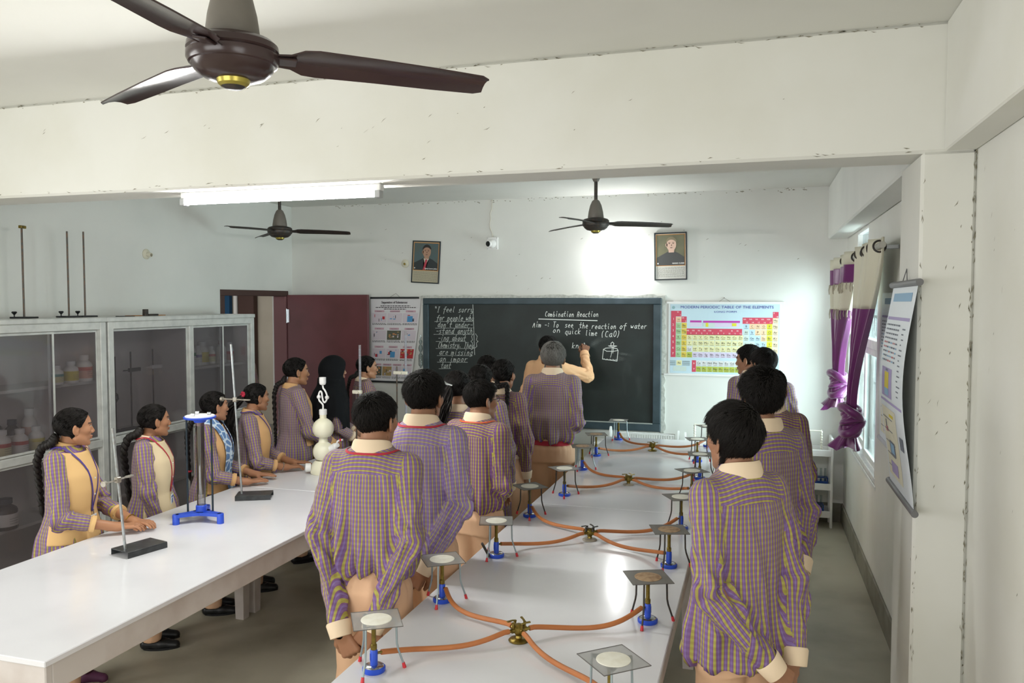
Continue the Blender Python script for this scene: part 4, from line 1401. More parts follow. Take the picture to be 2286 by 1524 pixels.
obj('cord', MB().tube([(-.07, 0, h / 2 + .012), (0, .01, h / 2 + .055), (.05, 0, h / 2 + .012)], .0015, 6), M_blk2, t)


def sq(G, x0, y0, x1, y1, k=1):
    """chart fractions: x over the width at that height, y down from the top"""
    def P(x, y):
        xr = .30 - .115 * y ** 1.2
        return Vector((-.30 + x * (xr + .30), -.020 * y * x - .0012 - .0007 * k, h / 2 - h * y))
    G.add([P(x0, y1), P(x1, y1), P(x1, y0), P(x0, y0)], [(0, 1, 2, 3)])


def SP(x, y):
    xr = .30 - .115 * y ** 1.2
    return (-.30 + x * (xr + .30), h / 2 - h * y)


def sframe(y, k=3):
    return ((0, -.020 * y - .0012 - .0007 * k, 0), (1, 0, 0), (0, 0, 1))


ink, pill, pict, blue, red, brown, dark, ora = MB(), MB(), MB(), MB(), MB(), MB(), MB(), MB()
put_text(ink, 'Separation of Substances', SP(.48, .06)[0], SP(.48, .06)[1], .034, sframe(.06), 0, 'c', .03, width=.31)
for y, a, b in ((.085, .2, .8), (.105, .1, .92), (.125, .27, .72)):
    x = a
    r = random.Random(int(y * 1000))
    while x < b:
        L = r.uniform(.02, .06)
        sq(ink, x, y, min(x + L, b), y + .009, 2)
        x += L + .012
names = [['Distillation', 'Fractional Distillation', 'Decanting'], ['Filtration', 'Evaporation', 'Sublimation'], ['Magnetic', 'Crystallisation', 'Churning'], ['Sieving', 'Winnowing', 'Separating', 'Centrifuge']]
for r_, (ns, y) in enumerate(zip(names, (.155, .365, .585, .80))):
    nc = len(ns)
    for c_, s in enumerate(ns):
        x0, x1 = .03 + c_ * .96 / nc, .03 + (c_ + .93) * .96 / nc
        xm = (x0 + x1) / 2
        sq(pill, xm - .10, y - .012, xm + .10, y + .012, 1)
        put_text(ink, s, SP(xm, y)[0], SP(xm, y + .006)[1], .014, sframe(y), 0, 'c', .0)
        y0, y1 = y + .022, y + .135
        photo = (r_, c_) in ((1, 1), (2, 2), (3, 0), (3, 1))
        sq({(1, 1): dark, (2, 2): red, (3, 0): dark, (3, 1): brown}.get((r_, c_), pict), x0, y0, x1, y1, 1)
        rr = random.Random(r_ * 7 + c_)
        if photo:
            for k in range(14):
                a, b = rr.uniform(x0, x1 - .05), rr.uniform(y0, y1 - .03)
                sq(rr.choice([brown, ora, pict, dark]), a, b, a + rr.uniform(.02, .05), b + rr.uniform(.008, .03), 2)
        else:
            for k in range(4):
                a, b = rr.uniform(x0 + .02, x1 - .08), rr.uniform(y0 + .01, y1 - .04)
                sq(rr.choice([blue, ink, red, blue, ink]), a, b, a + rr.choice([.012, .05]), b + rr.choice([.01, .035]), 2)
        if (r_, c_) in ((0, 2), (2, 1)):
            sq(blue, xm - .06, y0 + .035, xm + .05, y1 - .008, 3)
        for k in range(2):
            x = x0
            while x < x1 - .02:
                L = rr.uniform(.02, .05)
                sq(ink, x, y1 + .010 + k * .013, min(x + L, x1), y1 + .016 + k * .013, 2)
                x += L + .01
for nm, G, c in (('heading_pills', pill, '#C9A6B4'), ('picture_panels', pict, '#D2C9D2'), ('blue_pictures', blue, '#4A90C4'), ('red_pictures', red, '#B8343A'), ('brown_pictures', brown, '#A38A5E'), ('dark_pictures', dark, '#5A5C50'), ('orange_pictures', ora, '#C98A5A'), ('lettering', ink, '#3A3238')):
    flat_obj(nm, G, mat('sep_' + nm, c, .6), sh)

# ------------------------------------------------------------------ charts on the pillar and window wall (facing the room, -X)
def wall_chart(loc, w, h, label, yaw, bulge, rods, seed, name, m_rod):
    t = thing(name, loc, label, 'chart')
    t.rotation_euler = (0, 0, yaw)               # local x along the wall, local -y into the room
    n = 26
    bend = lambda u: -bulge * (math.sin(PI * u * .92) * .8 + .35 * math.sin(u * 5.5) * u) - .010
    vs, fs = [], []
    for i in range(n + 1):
        u = i / n
        for x, dy in ((-w / 2, 0), (w / 2, 0), (w / 2, .0014), (-w / 2, .0014)):
            vs.append((x, bend(u) + dy, h / 2 - h * u))
    for i in range(n):
        for j in range(4):
            fs.append((i * 4 + j, i * 4 + (j + 1) % 4, (i + 1) * 4 + (j + 1) % 4, (i + 1) * 4 + j))
    sh = obj('paper', MB().add(vs, fs), mat('chart_white3', '#D9E0E6', .45), t)
    if rods:
        obj('hanging_rod', MB().cyl((-w / 2 - .035, bend(0), h / 2 + .008), (w / 2 + .035, bend(0), h / 2 + .008), .014, n=14), m_rod, t)
        obj('cord', MB().tube([(-.05, bend(0), h / 2 + .02), (0, -.004, h / 2 + .07), (.05, bend(0), h / 2 + .02)], .002, 6), m_rod, t)
    obj('hanging_rod', MB().cyl((-w / 2 - .03, bend(1), -h / 2 - .008), (w / 2 + .03, bend(1), -h / 2 - .008), .014, n=14), m_rod, t)
    L = {k: MB() for k in ('ink', 'blue', 'yellow', 'red', 'cream', 'lilac')}

    def rect(G, x0, y0, x1, y1, k=1):
        m_ = max(1, int((y1 - y0) * 24))
        for i in range(m_):
            a, b = y0 + (y1 - y0) * i / m_, y0 + (y1 - y0) * (i + 1) / m_
            P = lambda x, y: (-w / 2 + x * w, bend(y) - .0008 * k, h / 2 - h * y)
            G.add([P(x0, b), P(x1, b), P(x1, a), P(x0, a)], [(0, 1, 2, 3)])
    r = random.Random(seed)
    rect(L['blue'], .12, .035, .88, .075)
    rect(L['lilac'], .04, .15, .96, .165)
    rect(L['lilac'], .04, .56, .96, .572)
    for k in range(9):
        y = .185 + k * .022
        x = .06
        while x < .62:
            q = r.uniform(.03, .09)
            rect(r.choice([L['blue'], L['ink'], L['ink'], L['red']]) if k > 3 else L['ink'], x, y, min(x + q, .64), y + .008)
            x += q + .02
    for k in range(14):
        rect(L['ink'], .74 + r.uniform(0, .03), .20 + k * .024, .80 + r.uniform(0, .1), .206 + k * .024)
    rect(L['lilac'], .10, .40, .55, .545)
    rect(L['yellow'], .24, .42, .42, .50, 2)
    rect(L['blue'], .24, .50, .42, .535, 2)
    rect(L['ink'], .28, .405, .38, .415, 2)
    rect(L['cream'], .05, .60, .66, .95)
    rect(L['yellow'], .38, .625, .56, .64, 2)
    rect(L['red'], .16, .70, .26, .725, 2)
    rect(L['ink'], .18, .665, .22, .70, 2)
    rect(L['ink'], .24, .765, .48, .835, 2)
    rect(L['blue'], .28, .775, .44, .825, 3)
    rect(L['ink'], .75, .70, .90, .76, 2)
    rect(L['lilac'], .2, .87, .5, .93, 2)
    for k in range(5):
        rect(L['ink'], .08, .65 + k * .062, .5 - .05 * (k % 2), .655 + k * .062, 2)
    for k, c in (('ink', '#6E7480'), ('blue', '#8FB4D2'), ('yellow', '#D8C63C'), ('red', '#C07A80'), ('cream', '#DDD9C4'), ('lilac', '#A79BC6')):
        flat_obj(k + '_print', L[k], mat('wallchart_' + k, c, .6), sh)
    return t


M_grod = mat('grey_rod', '#6E6E70', .45)
wall_chart((.602, 3.72, 1.70), .58, .88, 'curling apparatus chart hanging on the pillar from a grey rod', math.radians(-90), .055, True, 3, 'apparatus_chart', M_grod)
wall_chart((.797, 5.28, 1.66), .98, .94, 'second hanging chart on the window wall, behind the pillar chart', math.radians(-90), .012, False, 9, 'wall_chart', mat('pale_rod', '#B9BBBE', .4))

# ------------------------------------------------------------------ curtains
M_pur = mat('purple_satin', '#6C2367', .34, spec=.6, sheen=.3)
M_crm = mat('cream_cloth', '#D6D2BE', .6)
rod = thing('curtain_rod', (.68, 6.5, 2.40), 'grey curtain rod over the window', 'rod')
obj('rod_pole', MB().cyl((0, -1.47, 0), (0, 1.47, 0), .019, n=16), mat('rod_grey', '#A9A79C', .45), rod)
for y in (-1.25, 1.40):
    obj('rod_bracket', MB().box((-.012, y - .012, -.012), (.1195, y + .012, .012), .003), M_steel, rod)


def curtain(y0, y1, yk, zk, xk, bands, label, npl, seed, amp0=.045):
    t = thing('curtain', (.68, (y0 + y1) / 2, 2.40), label, 'curtain', 'purple and cream window curtains')
    yc = (y0 + y1) / 2
    NU, z_top = 120, 2.45
    lev = [2.45, 2.40, 2.35] + list(np.linspace(2.30, zk, 26))
    r = random.Random(seed)

    def pt(u, z):
        s = (2.45 - z) / (2.45 - zk)
        s2 = s * s * (3 - 2 * s)
        wid = (1 - s2) * 1.0 + s2 * .09
        cyy = yc * (1 - s2) + yk * s2
        y = cyy + (u - .5) * (y1 - y0) * wid
        amp = amp0 * (1 - s2 * .35)
        x = .68 * (1 - s2) + xk * s2 + amp * math.sin(u * npl * 2 * PI) + .012 * math.sin(u * npl * 4.7 * PI + z * 3)
        return Vector((x - .68, y - yc, z - 2.40))
    parts = {}
    vid = {}

    def V(key, i, z):
        G, d = parts.setdefault(key, (MB(), {}))
        k = (i, round(z, 4))
        if k not in d:
            d[k] = len(G.v)
            G.v.append(tuple(pt(i / NU, z)))
        return G, d[k]
    zs = sorted(set(lev + [b[0] for b in bands if b[0] < 2.4]), reverse=True)
    for za, zb in zip(zs[:-1], zs[1:]):
        zm = (za + zb) / 2
        col = 'purple'
        for zt_, c in bands:
            if zm < zt_:
                col = c
        for i in range(NU):
            q = []
            for ii, zz in ((i, za), (i, zb), (i + 1, zb), (i + 1, za)):
                G, a = V(col, ii, zz)
                q.append(a)
            G.f.append(tuple(q))
            G.m.append(0)
    for col, (G, _) in parts.items():
        o = obj('purple_cloth' if col == 'purple' else 'cream_cloth', G, M_pur if col == 'purple' else M_crm, t, smooth=60)
        sd = o.modifiers.new('thick', 'SOLIDIFY')
        sd.thickness = .004
    if len(bands) > 2:
        for zt_ in (bands[2][0], bands[3][0]):
            G = MB()
            for i in range(0, NU, 2):
                p = pt(i / NU, zt_)
                d = .05 + .03 * abs(math.sin(i * .35))
                G.tube([p + Vector((-.006, 0, .005)), p + Vector((-.012, r.uniform(-.01, .01), -d * .5)), p + Vector((-.008, r.uniform(-.012, .012), -d))], .0032, 5)
            obj('fringe', G, mat('fringe_beige', '#A39A88', .7), t)
    # eyelet rings on the rod
    for k in range(npl * 2):
        u = (k + .5) / (npl * 2)
        p = pt(u, 2.40)
        a = [(p.x * .3 + .034 * math.cos(q), p.y + .010 * math.sin(q), p.z + .034 * math.sin(q)) for q in np.linspace(0, 2 * PI, 21)]
        obj('eyelet', MB().tube(a, .006, 8), M_blk2, t)
    # knot: overlapping wound folds
    G = MB()
    kc = Vector((xk - .68, yk - yc, zk - 2.40))
    for j in range(9):
        ph = j * .7
        tilt = .5 * math.sin(j * 1.9)
        pts = []
        for q in np.linspace(0, 2 * PI, 25):
            R_ = .062 + .016 * math.sin(j * 2.3) + .008 * math.sin(3 * q + j)
            p = Vector((R_ * math.cos(q) * .85, R_ * math.sin(q) * 1.15, (j - 4) * .019 + .03 * math.sin(q + ph) + tilt * .04 * math.cos(q)))
            pts.append(kc + p + Vector((0, 0, -.06)))
        G.tube(pts, .024 + .006 * math.sin(j * 1.3), 10, flat=.8)
    G.ball(tuple(kc + Vector((0, 0, -.06))), (.065, .08, .10), 18)
    obj('knot', G, M_pur, t, smooth=80)
    G = MB()
    vs, fs = [], []
    n = 40
    for i in range(9):
        u = i / 8
        for k in range(n):
            a = 2 * PI * k / n
            R_ = .035 + .075 * u
            f = 1 + .28 * u * math.sin(a * 6 + seed) + .1 * math.sin(a * 11)
            vs.append(kc + Vector((R_ * f * math.cos(a) * .8 - .03 * u, R_ * f * math.sin(a) + .05 * u, -.13 - .14 * u + .02 * u * math.sin(a * 3))))
    for i in range(8):
        for k in range(n):
            fs.append((i * n + k, i * n + (k + 1) % n, (i + 1) * n + (k + 1) % n, (i + 1) * n + k))
    G.add(vs, fs)
    o = obj('tail', G, M_pur, t, smooth=80)
    return t


curtain(5.10, 6.08, 6.04, 1.32, .64, [(9, 'cream'), (2.03, 'purple')], 'purple curtain with a broad cream top, knotted low, nearest the pillar', 3, 2, .028)
curtain(6.26, 7.92, 7.12, 1.47, .65, [(9, 'cream'), (2.355, 'purple'), (2.22, 'cream'), (2.01, 'purple')], 'purple and cream fringed curtain knotted in the middle, nearest the far wall', 4, 5)

# ------------------------------------------------------------------ shelf rack with test tubes
t = thing('shelf_rack', (.265, 7.96, 0), 'white three tier rack against the far wall beside the window', 'rack')
for z, nm in ((.665, 'top_tray'), (.355, 'middle_tray'), (.10, 'bottom_tray')):
    m = MB().box((-.40, -.11, z), (.40, .115, z + .012))
    for lo, hi in (((-.40, -.125, z - .005), (.40, -.11, z + .055)), ((-.40, .105, z - .005), (.40, .12, z + .055)), ((-.41, -.125, z - .005), (-.395, .12, z + .055)), ((.395, -.125, z - .005), (.41, .12, z + .055))):
        m.box(lo, hi, .003)
    obj(nm, m, M_white, t)
for x in (-.42, .40):
    p = MB().box((x, -.128, 0), (x + .022, -.09, .83), .004).box((x, .085, 0), (x + .022, .122, .83), .004).box((x, -.09, .70), (x + .022, .085, .83), .004)
    obj('side_post', p, M_white, t)
M_rackb = mat('rack_blue', '#23478F', .35, noise=(20, '#1B3466', .5))
M_rackg = mat('rack_teal', '#2A6C72', .35)


def tube_rack(loc, w, m, label, lab2, grp, hh):
    t = thing('test_tube_rack', loc, label, 'rack')
    fr = MB().box((-w / 2, -.04, 0), (w / 2, .04, .012), .002)
    obj('base_plate', fr, m, t)
    tp = MB()
    n = 6
    for k in range(n + 1):
        x = -w / 2 + w * k / n
        tp.box((max(x - .008, -w / 2), -.04, hh - .006), (min(x + .008, w / 2), .04, hh), .001)
    tp.box((-w / 2, -.04, hh - .006), (w / 2, -.022, hh), .001).box((-w / 2, .022, hh - .006), (w / 2, .04, hh), .001)
    obj('holed_plate', tp, m, t)
    for s_ in (-1, 1):
        obj('end_plate', MB().box((s_ * w / 2 - .004, -.04, .01), (s_ * w / 2 + .004, .04, hh), .002), m, t)
    obj('front_bar', MB().box((-w / 2, -.042, .018), (w / 2, -.034, .05), .002), m, t)
    for k in range(6):
        x = loc[0] - w / 2 + w * (k + .5) / 6
        u = thing('test_tube', (x, loc[1], loc[2] + .0135), lab2, 'test tube', grp)
        obj('tube_glass', MB().lathe([(0, 0), (.006, .002), (.0085, .009), (.0085, .145), (.0105, .148), (.0105, .150), (.0075, .150)], n=14), M_clear, u)
        obj('blue_liquid', MB().lathe([(0, .002), (.0055, .004), (.0075, .010), (.0075, .05)], n=12), mat('blue_liquid', '#3E6BB0', .2), u)


tube_rack((.535, 7.955, .368), .225, M_rackb, 'blue test tube rack on the middle tray of the white rack', 'clear test tube standing in the rack on the middle tray', 'test tubes on the middle tray', .085)
tube_rack((.50, 7.955, .113), .23, M_rackb, 'dark blue test tube rack on the bottom tray of the white rack', 'clear test tube standing in the rack on the bottom tray', 'test tubes on the bottom tray', .085)


def peg_rack(loc, w, label):
    t = thing('peg_rack', loc, label, 'rack')
    h = .215
    for s_ in (-1, 1):
        prof = [(.008, .0)]
        for k in range(8):
            z = .008 + k * .025
            prof += [(.007, z), (.0115, z + .004), (.0115, z + .014), (.007, z + .018)]
        obj('peg_post', MB().lathe(prof + [(.0, h + .004)], (s_ * w / 2, 0, 0), n=14), mat('ivory_pegs', '#E2DFD2', .4), t)
    obj('top_bar', MB().cyl((-w / 2, 0, h - .012), (w / 2, 0, h - .012), .006, n=10), MATS['ivory_pegs'], t)
    obj('bottom_bar', MB().cyl((-w / 2, 0, .02), (w / 2, 0, .02), .009, n=10).box((-w / 2, -.03, 0), (w / 2, .03, .008), .002), MATS['ivory_pegs'], t)


peg_rack((.49, 7.95, .6772), .20, 'ivory peg rack standing on top of the white shelf rack')
# low bench under the blackboard with drying racks
t = thing('side_bench', (-.98, 7.93, 0), 'low white bench under the blackboard, behind the tables', 'bench')
obj('bench_top', MB().box((-.55, -.14, .66), (.55, .12, .69), .004), M_white, t)
for sx in (-1, 1):
    for sy in (-.11, .09):
        obj('leg', MB().box((sx * .51 - .02, sy - .02, 0), (sx * .51 + .02, sy + .02, .66), .003), M_tside, t)
t = thing('drying_rack', (-1.03, 7.93, .6902), 'long white slotted drying rack below the blackboard', 'rack')
m = MB().box((-.28, -.05, 0), (.28, .05, .01), .002)
obj('rack_base', m, M_white, t)
m = MB().box((-.28, -.04, .085), (.28, -.03, .095), .002).box((-.28, .03, .085), (.28, .04, .095), .002)
obj('rack_rail', m, M_white, t)
m = MB()
for k in range(24):
    x = -.27 + k * .0235
    m.box((x, -.038, .01), (x + .008, -.032, .086)).box((x, .032, .01), (x + .008, .038, .086))
obj('rack_bars', m, M_white, t)
for i, (x, hh, lb) in enumerate(((-1.385, .15, 'white upright rounded panel at the bench end nearest the teacher'), (-.72, .135, 'white upright rounded panel at the middle right of the low bench'), (-.655, .125, 'shorter white rounded panel beside the peg rack on the low bench'))):
    m = MB().prism([(-.05, 0), (.05, 0), (.05, hh * .6)] + ell(0, hh * .6, .05, hh * .4, 14, 0, PI) + [(-.05, hh * .6)], ((0, 0, 0), (0, 1, 0), (0, 0, 1)), .014)
    o = obj('rack_panel', m, M_white, label=lb, cat='rack')
    o.location = (x, 7.93, .6902)
peg_rack((-.50, 7.93, .6902), .12, 'ivory peg rack on the low bench, half hidden behind the window side gauzes')
# ------------------------------------------------------------------ people: signed-distance sculpting
F4 = np.float32
A = lambda *p: np.array(p, F4)


def smin(a, b, k):
    h = np.maximum(k - np.abs(a - b), 0) / k
    return np.minimum(a, b) - h * h * k * F4(.25)


def smax(a, b, k):
    return -smin(-a, -b, k)


def cone(P, a, b, ra, rb):
    a, b = np.asarray(a, F4), np.asarray(b, F4)
    ba = b - a
    pa = P - a
    t = np.clip(pa @ ba / max(float(ba @ ba), 1e-9), 0, 1)
    d = pa - t[:, None] * ba
    return np.sqrt(np.einsum('ij,ij->i', d, d)) - (ra + (rb - ra) * t)


def ellip(P, c, r):
    q = (P - np.asarray(c, F4)) / np.asarray(r, F4)
    k0 = np.sqrt(np.einsum('ij,ij->i', q, q))
    q2 = q / np.asarray(r, F4)
    k1 = np.sqrt(np.einsum('ij,ij->i', q2, q2))
    return k0 * (k0 - 1) / np.maximum(k1, 1e-6)


class Loft:
    def __init__(self, st, n=2.3):
        st = np.array([s if len(s) == 4 else tuple(s) + (0,) for s in st], float)
        st = st[np.argsort(st[:, 0])]
        z = np.linspace(st[0, 0], st[-1, 0], 240)
        dz = z[1] - z[0]
        k = np.exp(-.5 * (np.arange(-12, 13) * dz / .011) ** 2)
        k /= k.sum()
        self.z = z.astype(F4)
        self.c = [np.convolve(np.pad(np.interp(z, st[:, 0], st[:, i]), 12, 'edge'), k, 'valid').astype(F4) for i in (1, 2, 3)]
        self.n = n

    def at(self, z):
        return [np.interp(z, self.z, c) for c in self.c]

    def __call__(self, P, grow=0.0):
        a, b, yc = [x.astype(F4) for x in self.at(P[:, 2])]
        a, b = a + F4(grow), b + F4(grow)
        n = self.n
        e = (np.abs(P[:, 0] / a) ** n + np.abs((P[:, 1] - yc) / b) ** n) ** (1 / n)
        d = (e - 1) * np.minimum(a, b)
        return np.maximum(d, np.maximum(P[:, 2] - self.z[-1] - grow, self.z[0] - P[:, 2]))


def nets(f, lo, hi, h, proj=2):
    """surface nets over the box lo..hi, evaluating only blocks near the surface"""
    Bk = 6
    lo = np.asarray(lo, float)
    n = np.ceil((np.asarray(hi, float) - lo) / h / Bk).astype(int) * Bk
    nb = n // Bk
    cx = [lo[i] + (np.arange(nb[i]) + .5) * Bk * h - h * .5 for i in range(3)]
    C = np.stack(np.meshgrid(*cx, indexing='ij'), -1).reshape(-1, 3).astype(F4)
    dc = f(C)
    act = np.where(np.abs(dc) < h * Bk * 1.25 + .006)[0]
    D = np.where(dc < 0, F4(-1), F4(1)).reshape(nb)
    D = np.repeat(np.repeat(np.repeat(D, Bk, 0), Bk, 1), Bk, 2)
    if len(act) == 0:
        return np.zeros((0, 3)), np.zeros((0, 4), int)
    o = np.stack(np.meshgrid(*[np.arange(Bk)] * 3, indexing='ij'), -1).reshape(-1, 3)
    bi = np.stack(np.unravel_index(act, nb), -1) * Bk
    idx = (bi[:, None, :] + o[None]).reshape(-1, 3)
    P = (lo + idx * h).astype(F4)
    D[idx[:, 0], idx[:, 1], idx[:, 2]] = f(P)
    s = D < 0
    cnt = np.zeros(np.array(D.shape) - 1, np.int8)
    for i in (0, 1):
        for j in (0, 1):
            for k in (0, 1):
                cnt += s[i:s.shape[0] - 1 + i, j:s.shape[1] - 1 + j, k:s.shape[2] - 1 + k]
    cell = np.stack(np.where((cnt > 0) & (cnt < 8)), -1)
    cid = np.full(cnt.shape, -1, np.int32)
    cid[cell[:, 0], cell[:, 1], cell[:, 2]] = np.arange(len(cell))
    cr = np.array([(i, j, k) for i in (0, 1) for j in (0, 1) for k in (0, 1)])
    v = np.stack([D[cell[:, 0] + c[0], cell[:, 1] + c[1], cell[:, 2] + c[2]] for c in cr], 1)
    acc, num = np.zeros((len(cell), 3)), np.zeros(len(cell))
    for a in range(8):
        for b in range(a + 1, 8):
            if np.abs(cr[a] - cr[b]).sum() != 1:
                continue
            m = (v[:, a] < 0) != (v[:, b] < 0)
            t = v[m, a] / (v[m, a] - v[m, b])
            acc[m] += cr[a] + (cr[b] - cr[a]) * t[:, None]
            num[m] += 1
    V = lo + (cell + acc / np.maximum(num, 1)[:, None]) * h
    Fs = []
    for ax in range(3):
        b, c = (ax + 1) % 3, (ax + 2) % 3
        s0 = np.take(s, range(s.shape[ax] - 1), ax)
        s1 = np.take(s, range(1, s.shape[ax]), ax)
        e = np.stack(np.where(s0 != s1), -1)
        e = e[(e[:, b] > 0) & (e[:, c] > 0) & (e[:, b] < s.shape[b] - 1) & (e[:, c] < s.shape[c] - 1)]
        q = []
        for db, dc_ in ((1, 1), (0, 1), (0, 0), (1, 0)):
            ee = e.copy()
            ee[:, b] -= db
            ee[:, c] -= dc_
            q.append(cid[ee[:, 0], ee[:, 1], ee[:, 2]])
        q = np.stack(q, 1)
        fl = s1[e[:, 0], e[:, 1], e[:, 2]]
        q[fl] = q[fl][:, ::-1]
        Fs.append(q[(q >= 0).all(1)])
    Fq = np.concatenate(Fs)
    for _ in range(proj):
        d, g = grad(f, V, h * .4)
        st = np.clip(d, -h, h)
        V = V - g * st[:, None]
    return V, Fq


def grad(f, V, e):
    P = V.astype(F4)
    d = f(P)
    g = np.stack([f(P + A(*(e if i == k else 0 for i in range(3)))) - f(P - A(*(e if i == k else 0 for i in range(3)))) for k in range(3)], 1)
    return d, g / np.maximum(np.linalg.norm(g, axis=1, keepdims=True), 1e-6)


_nr = np.random.RandomState(5)
_nt = _nr.rand(32, 32, 32).astype(F4)


def vnoise(x, y, z):
    X = np.stack([np.broadcast_to(np.asarray(q, float), np.broadcast(x, y, z).shape) for q in (x, y, z)], -1)
    i = np.floor(X).astype(int)
    f = X - i
    f = f * f * (3 - 2 * f)
    r = 0
    for a in (0, 1):
        for b in (0, 1):
            for c in (0, 1):
                w = (f[..., 0] if a else 1 - f[..., 0]) * (f[..., 1] if b else 1 - f[..., 1]) * (f[..., 2] if c else 1 - f[..., 2])
                r = r + w * _nt[(i[..., 0] + a) % 32, (i[..., 1] + b) % 32, (i[..., 2] + c) % 32]
    return r * 2 - 1


def np_mesh(name, V, Fq, uv=None, col=None):
    me = bpy.data.meshes.new(name)
    V = np.asarray(V, np.float32)
    nf, w = len(Fq), Fq.shape[1]
    me.vertices.add(len(V))
    me.vertices.foreach_set('co', V.ravel())
    me.loops.add(nf * w)
    me.loops.foreach_set('vertex_index', Fq.astype(np.int32).ravel())
    me.polygons.add(nf)
    me.polygons.foreach_set('loop_start', np.arange(nf, dtype=np.int32) * w)
    me.update(calc_edges=True)
    me.polygons.foreach_set('use_smooth', np.ones(nf, bool))
    if uv is not None:
        me.uv_layers.new(name='cloth')
        me.uv_layers[0].data.foreach_set('uv', np.asarray(uv, np.float32).ravel())
    if col is not None:
        at = me.color_attributes.new('tone', 'FLOAT_COLOR', 'POINT')
        at.data.foreach_set('color', np.concatenate([col, np.ones((len(col), 1))], 1).astype(np.float32).ravel())
    return me


def np_obj(name, me, m, parent=None, **kw):
    o = bpy.data.objects.new(name, me)
    COL.objects.link(o)
    for x in (m if isinstance(m, (list, tuple)) else [m]):
        me.materials.append(x)
    if parent is not None:
        o.parent = parent
    return props(o, **kw)


# ------------------------------------------------------------------ cloth, skin and hair materials
def plaid(name, cols, cross, period=.0190):
    m = bpy.data.materials.new(name)
    m.use_nodes = True
    nt = m.node_tree
    b = nt.nodes['Principled BSDF']
    b.inputs['Roughness'].default_value = .75
    b.inputs['Specular IOR Level'].default_value = .25
    uv = nt.nodes.new('ShaderNodeUVMap')
    uv.uv_map = 'cloth'
    sp = nt.nodes.new('ShaderNodeSeparateXYZ')
    nt.links.new(uv.outputs[0], sp.inputs[0])

    def fr(out):
        d = nt.nodes.new('ShaderNodeMath')
        d.operation = 'DIVIDE'
        d.inputs[1].default_value = period
        f = nt.nodes.new('ShaderNodeMath')
        f.operation = 'FRACT'
        nt.links.new(out, d.inputs[0])
        nt.links.new(d.outputs[0], f.inputs[0])
        return f.outputs[0]

    def ramp(out, stops):
        r = nt.nodes.new('ShaderNodeValToRGB')
        r.color_ramp.interpolation = 'CONSTANT'
        el = r.color_ramp.elements
        while len(el) < len(stops):
            el.new(.5)
        for e, (p, c) in zip(el, stops):
            e.position = p
            e.color = S(c)
        nt.links.new(out, r.inputs[0])
        return r.outputs[0]
    c1 = ramp(fr(sp.outputs[0]), cols)
    c2 = ramp(fr(sp.outputs[1]), cross)
    mx = nt.nodes.new('ShaderNodeMix')
    mx.data_type = 'RGBA'
    mx.blend_type = 'MULTIPLY'
    mx.inputs[0].default_value = 1
    nt.links.new(c1, mx.inputs[6])
    nt.links.new(c2, mx.inputs[7])
    nt.links.new(mx.outputs[2], b.inputs['Base Color'])
    MATS[name] = m
    return m


CR = [(0, '#FFFFFF'), (.40, '#F6F1F5'), (.50, '#F0E9F0'), (.92, '#F9F6F8')]
M_plaid = plaid('plaid_shirt', [(0, '#845A80'), (.06, '#A8A253'), (.42, '#845A80'), (.50, '#7C5E8C'), (.62, '#8772A8'), (.76, '#7D618F')], CR)
M_plaid2 = plaid('plaid_shirt_faded', [(0, '#9678A2'), (.08, '#B9B479'), (.36, '#957AA4'), (.48, '#8A78AA'), (.62, '#9A8AC0'), (.78, '#8F78A8')], CR)
M_plaid3 = plaid('plaid_shirt_deep', [(0, '#7C4872'), (.05, '#AFA84A'), (.38, '#7C4A74'), (.48, '#75507D'), (.62, '#825E94'), (.78, '#754E7A')], CR)
M_peach = mat('peach_cloth', '#DDB493', .75, spec=.25)
M_peachl = mat('pale_collar', '#E6D0B4', .75, spec=.25)
M_teach = mat('teacher_shirt', '#E3B48A', .7, spec=.25)
M_vestY = mat('vest_yellow', '#DDB67E', .75, spec=.25)
M_vestC = mat('vest_cream', '#D9C6A2', .75, spec=.25)
M_vestP = mat('vest_tan', '#CFA574', .75, spec=.25)
M_navy = mat('navy_trousers', '#1C2133', .75, spec=.2)
M_hijab = mat('black_headscarf', '#0D0F12', .8, spec=.2)
M_redl = mat('red_lanyard', '#B0283A', .55)
M_purl = mat('purple_lanyard', '#4B3B86', .55)
M_orl = mat('orange_lanyard', '#C85A35', .55)
M_shoeB = mat('black_shoe', '#17181A', .4)
M_shoeP = mat('purple_shoe', '#5B2F4E', .6)
M_sole = mat('shoe_sole', '#B9AFA0', .6)
M_card = mat('card_white', '#E4E8EC', .4)
M_gold2 = mat('gold_jewel', '#C9A24A', .25, 1.0)


def hair_mat(name, c1, c2):
    m = bpy.data.materials.new(name)
    m.use_nodes = True
    nt = m.node_tree
    b = nt.nodes['Principled BSDF']
    b.inputs['Roughness'].default_value = .55
    b.inputs['Specular IOR Level'].default_value = .3
    tc = nt.nodes.new('ShaderNodeTexCoord')
    mp = nt.nodes.new('ShaderNodeMapping')
    mp.inputs['Scale'].default_value = (220, 220, 40)
    nz = nt.nodes.new('ShaderNodeTexNoise')
    nz.inputs['Scale'].default_value = 1.0
    nz.inputs['Detail'].default_value = 3
    r = nt.nodes.new('ShaderNodeMix')
    r.data_type = 'RGBA'
    r.inputs[6].default_value = S(c1)
    r.inputs[7].default_value = S(c2)
    nt.links.new(tc.outputs['Object'], mp.inputs[0])
    nt.links.new(mp.outputs[0], nz.inputs['Vector'])
    nt.links.new(nz.outputs[0], r.inputs[0])
    nt.links.new(r.outputs[2], b.inputs['Base Color'])
    return m


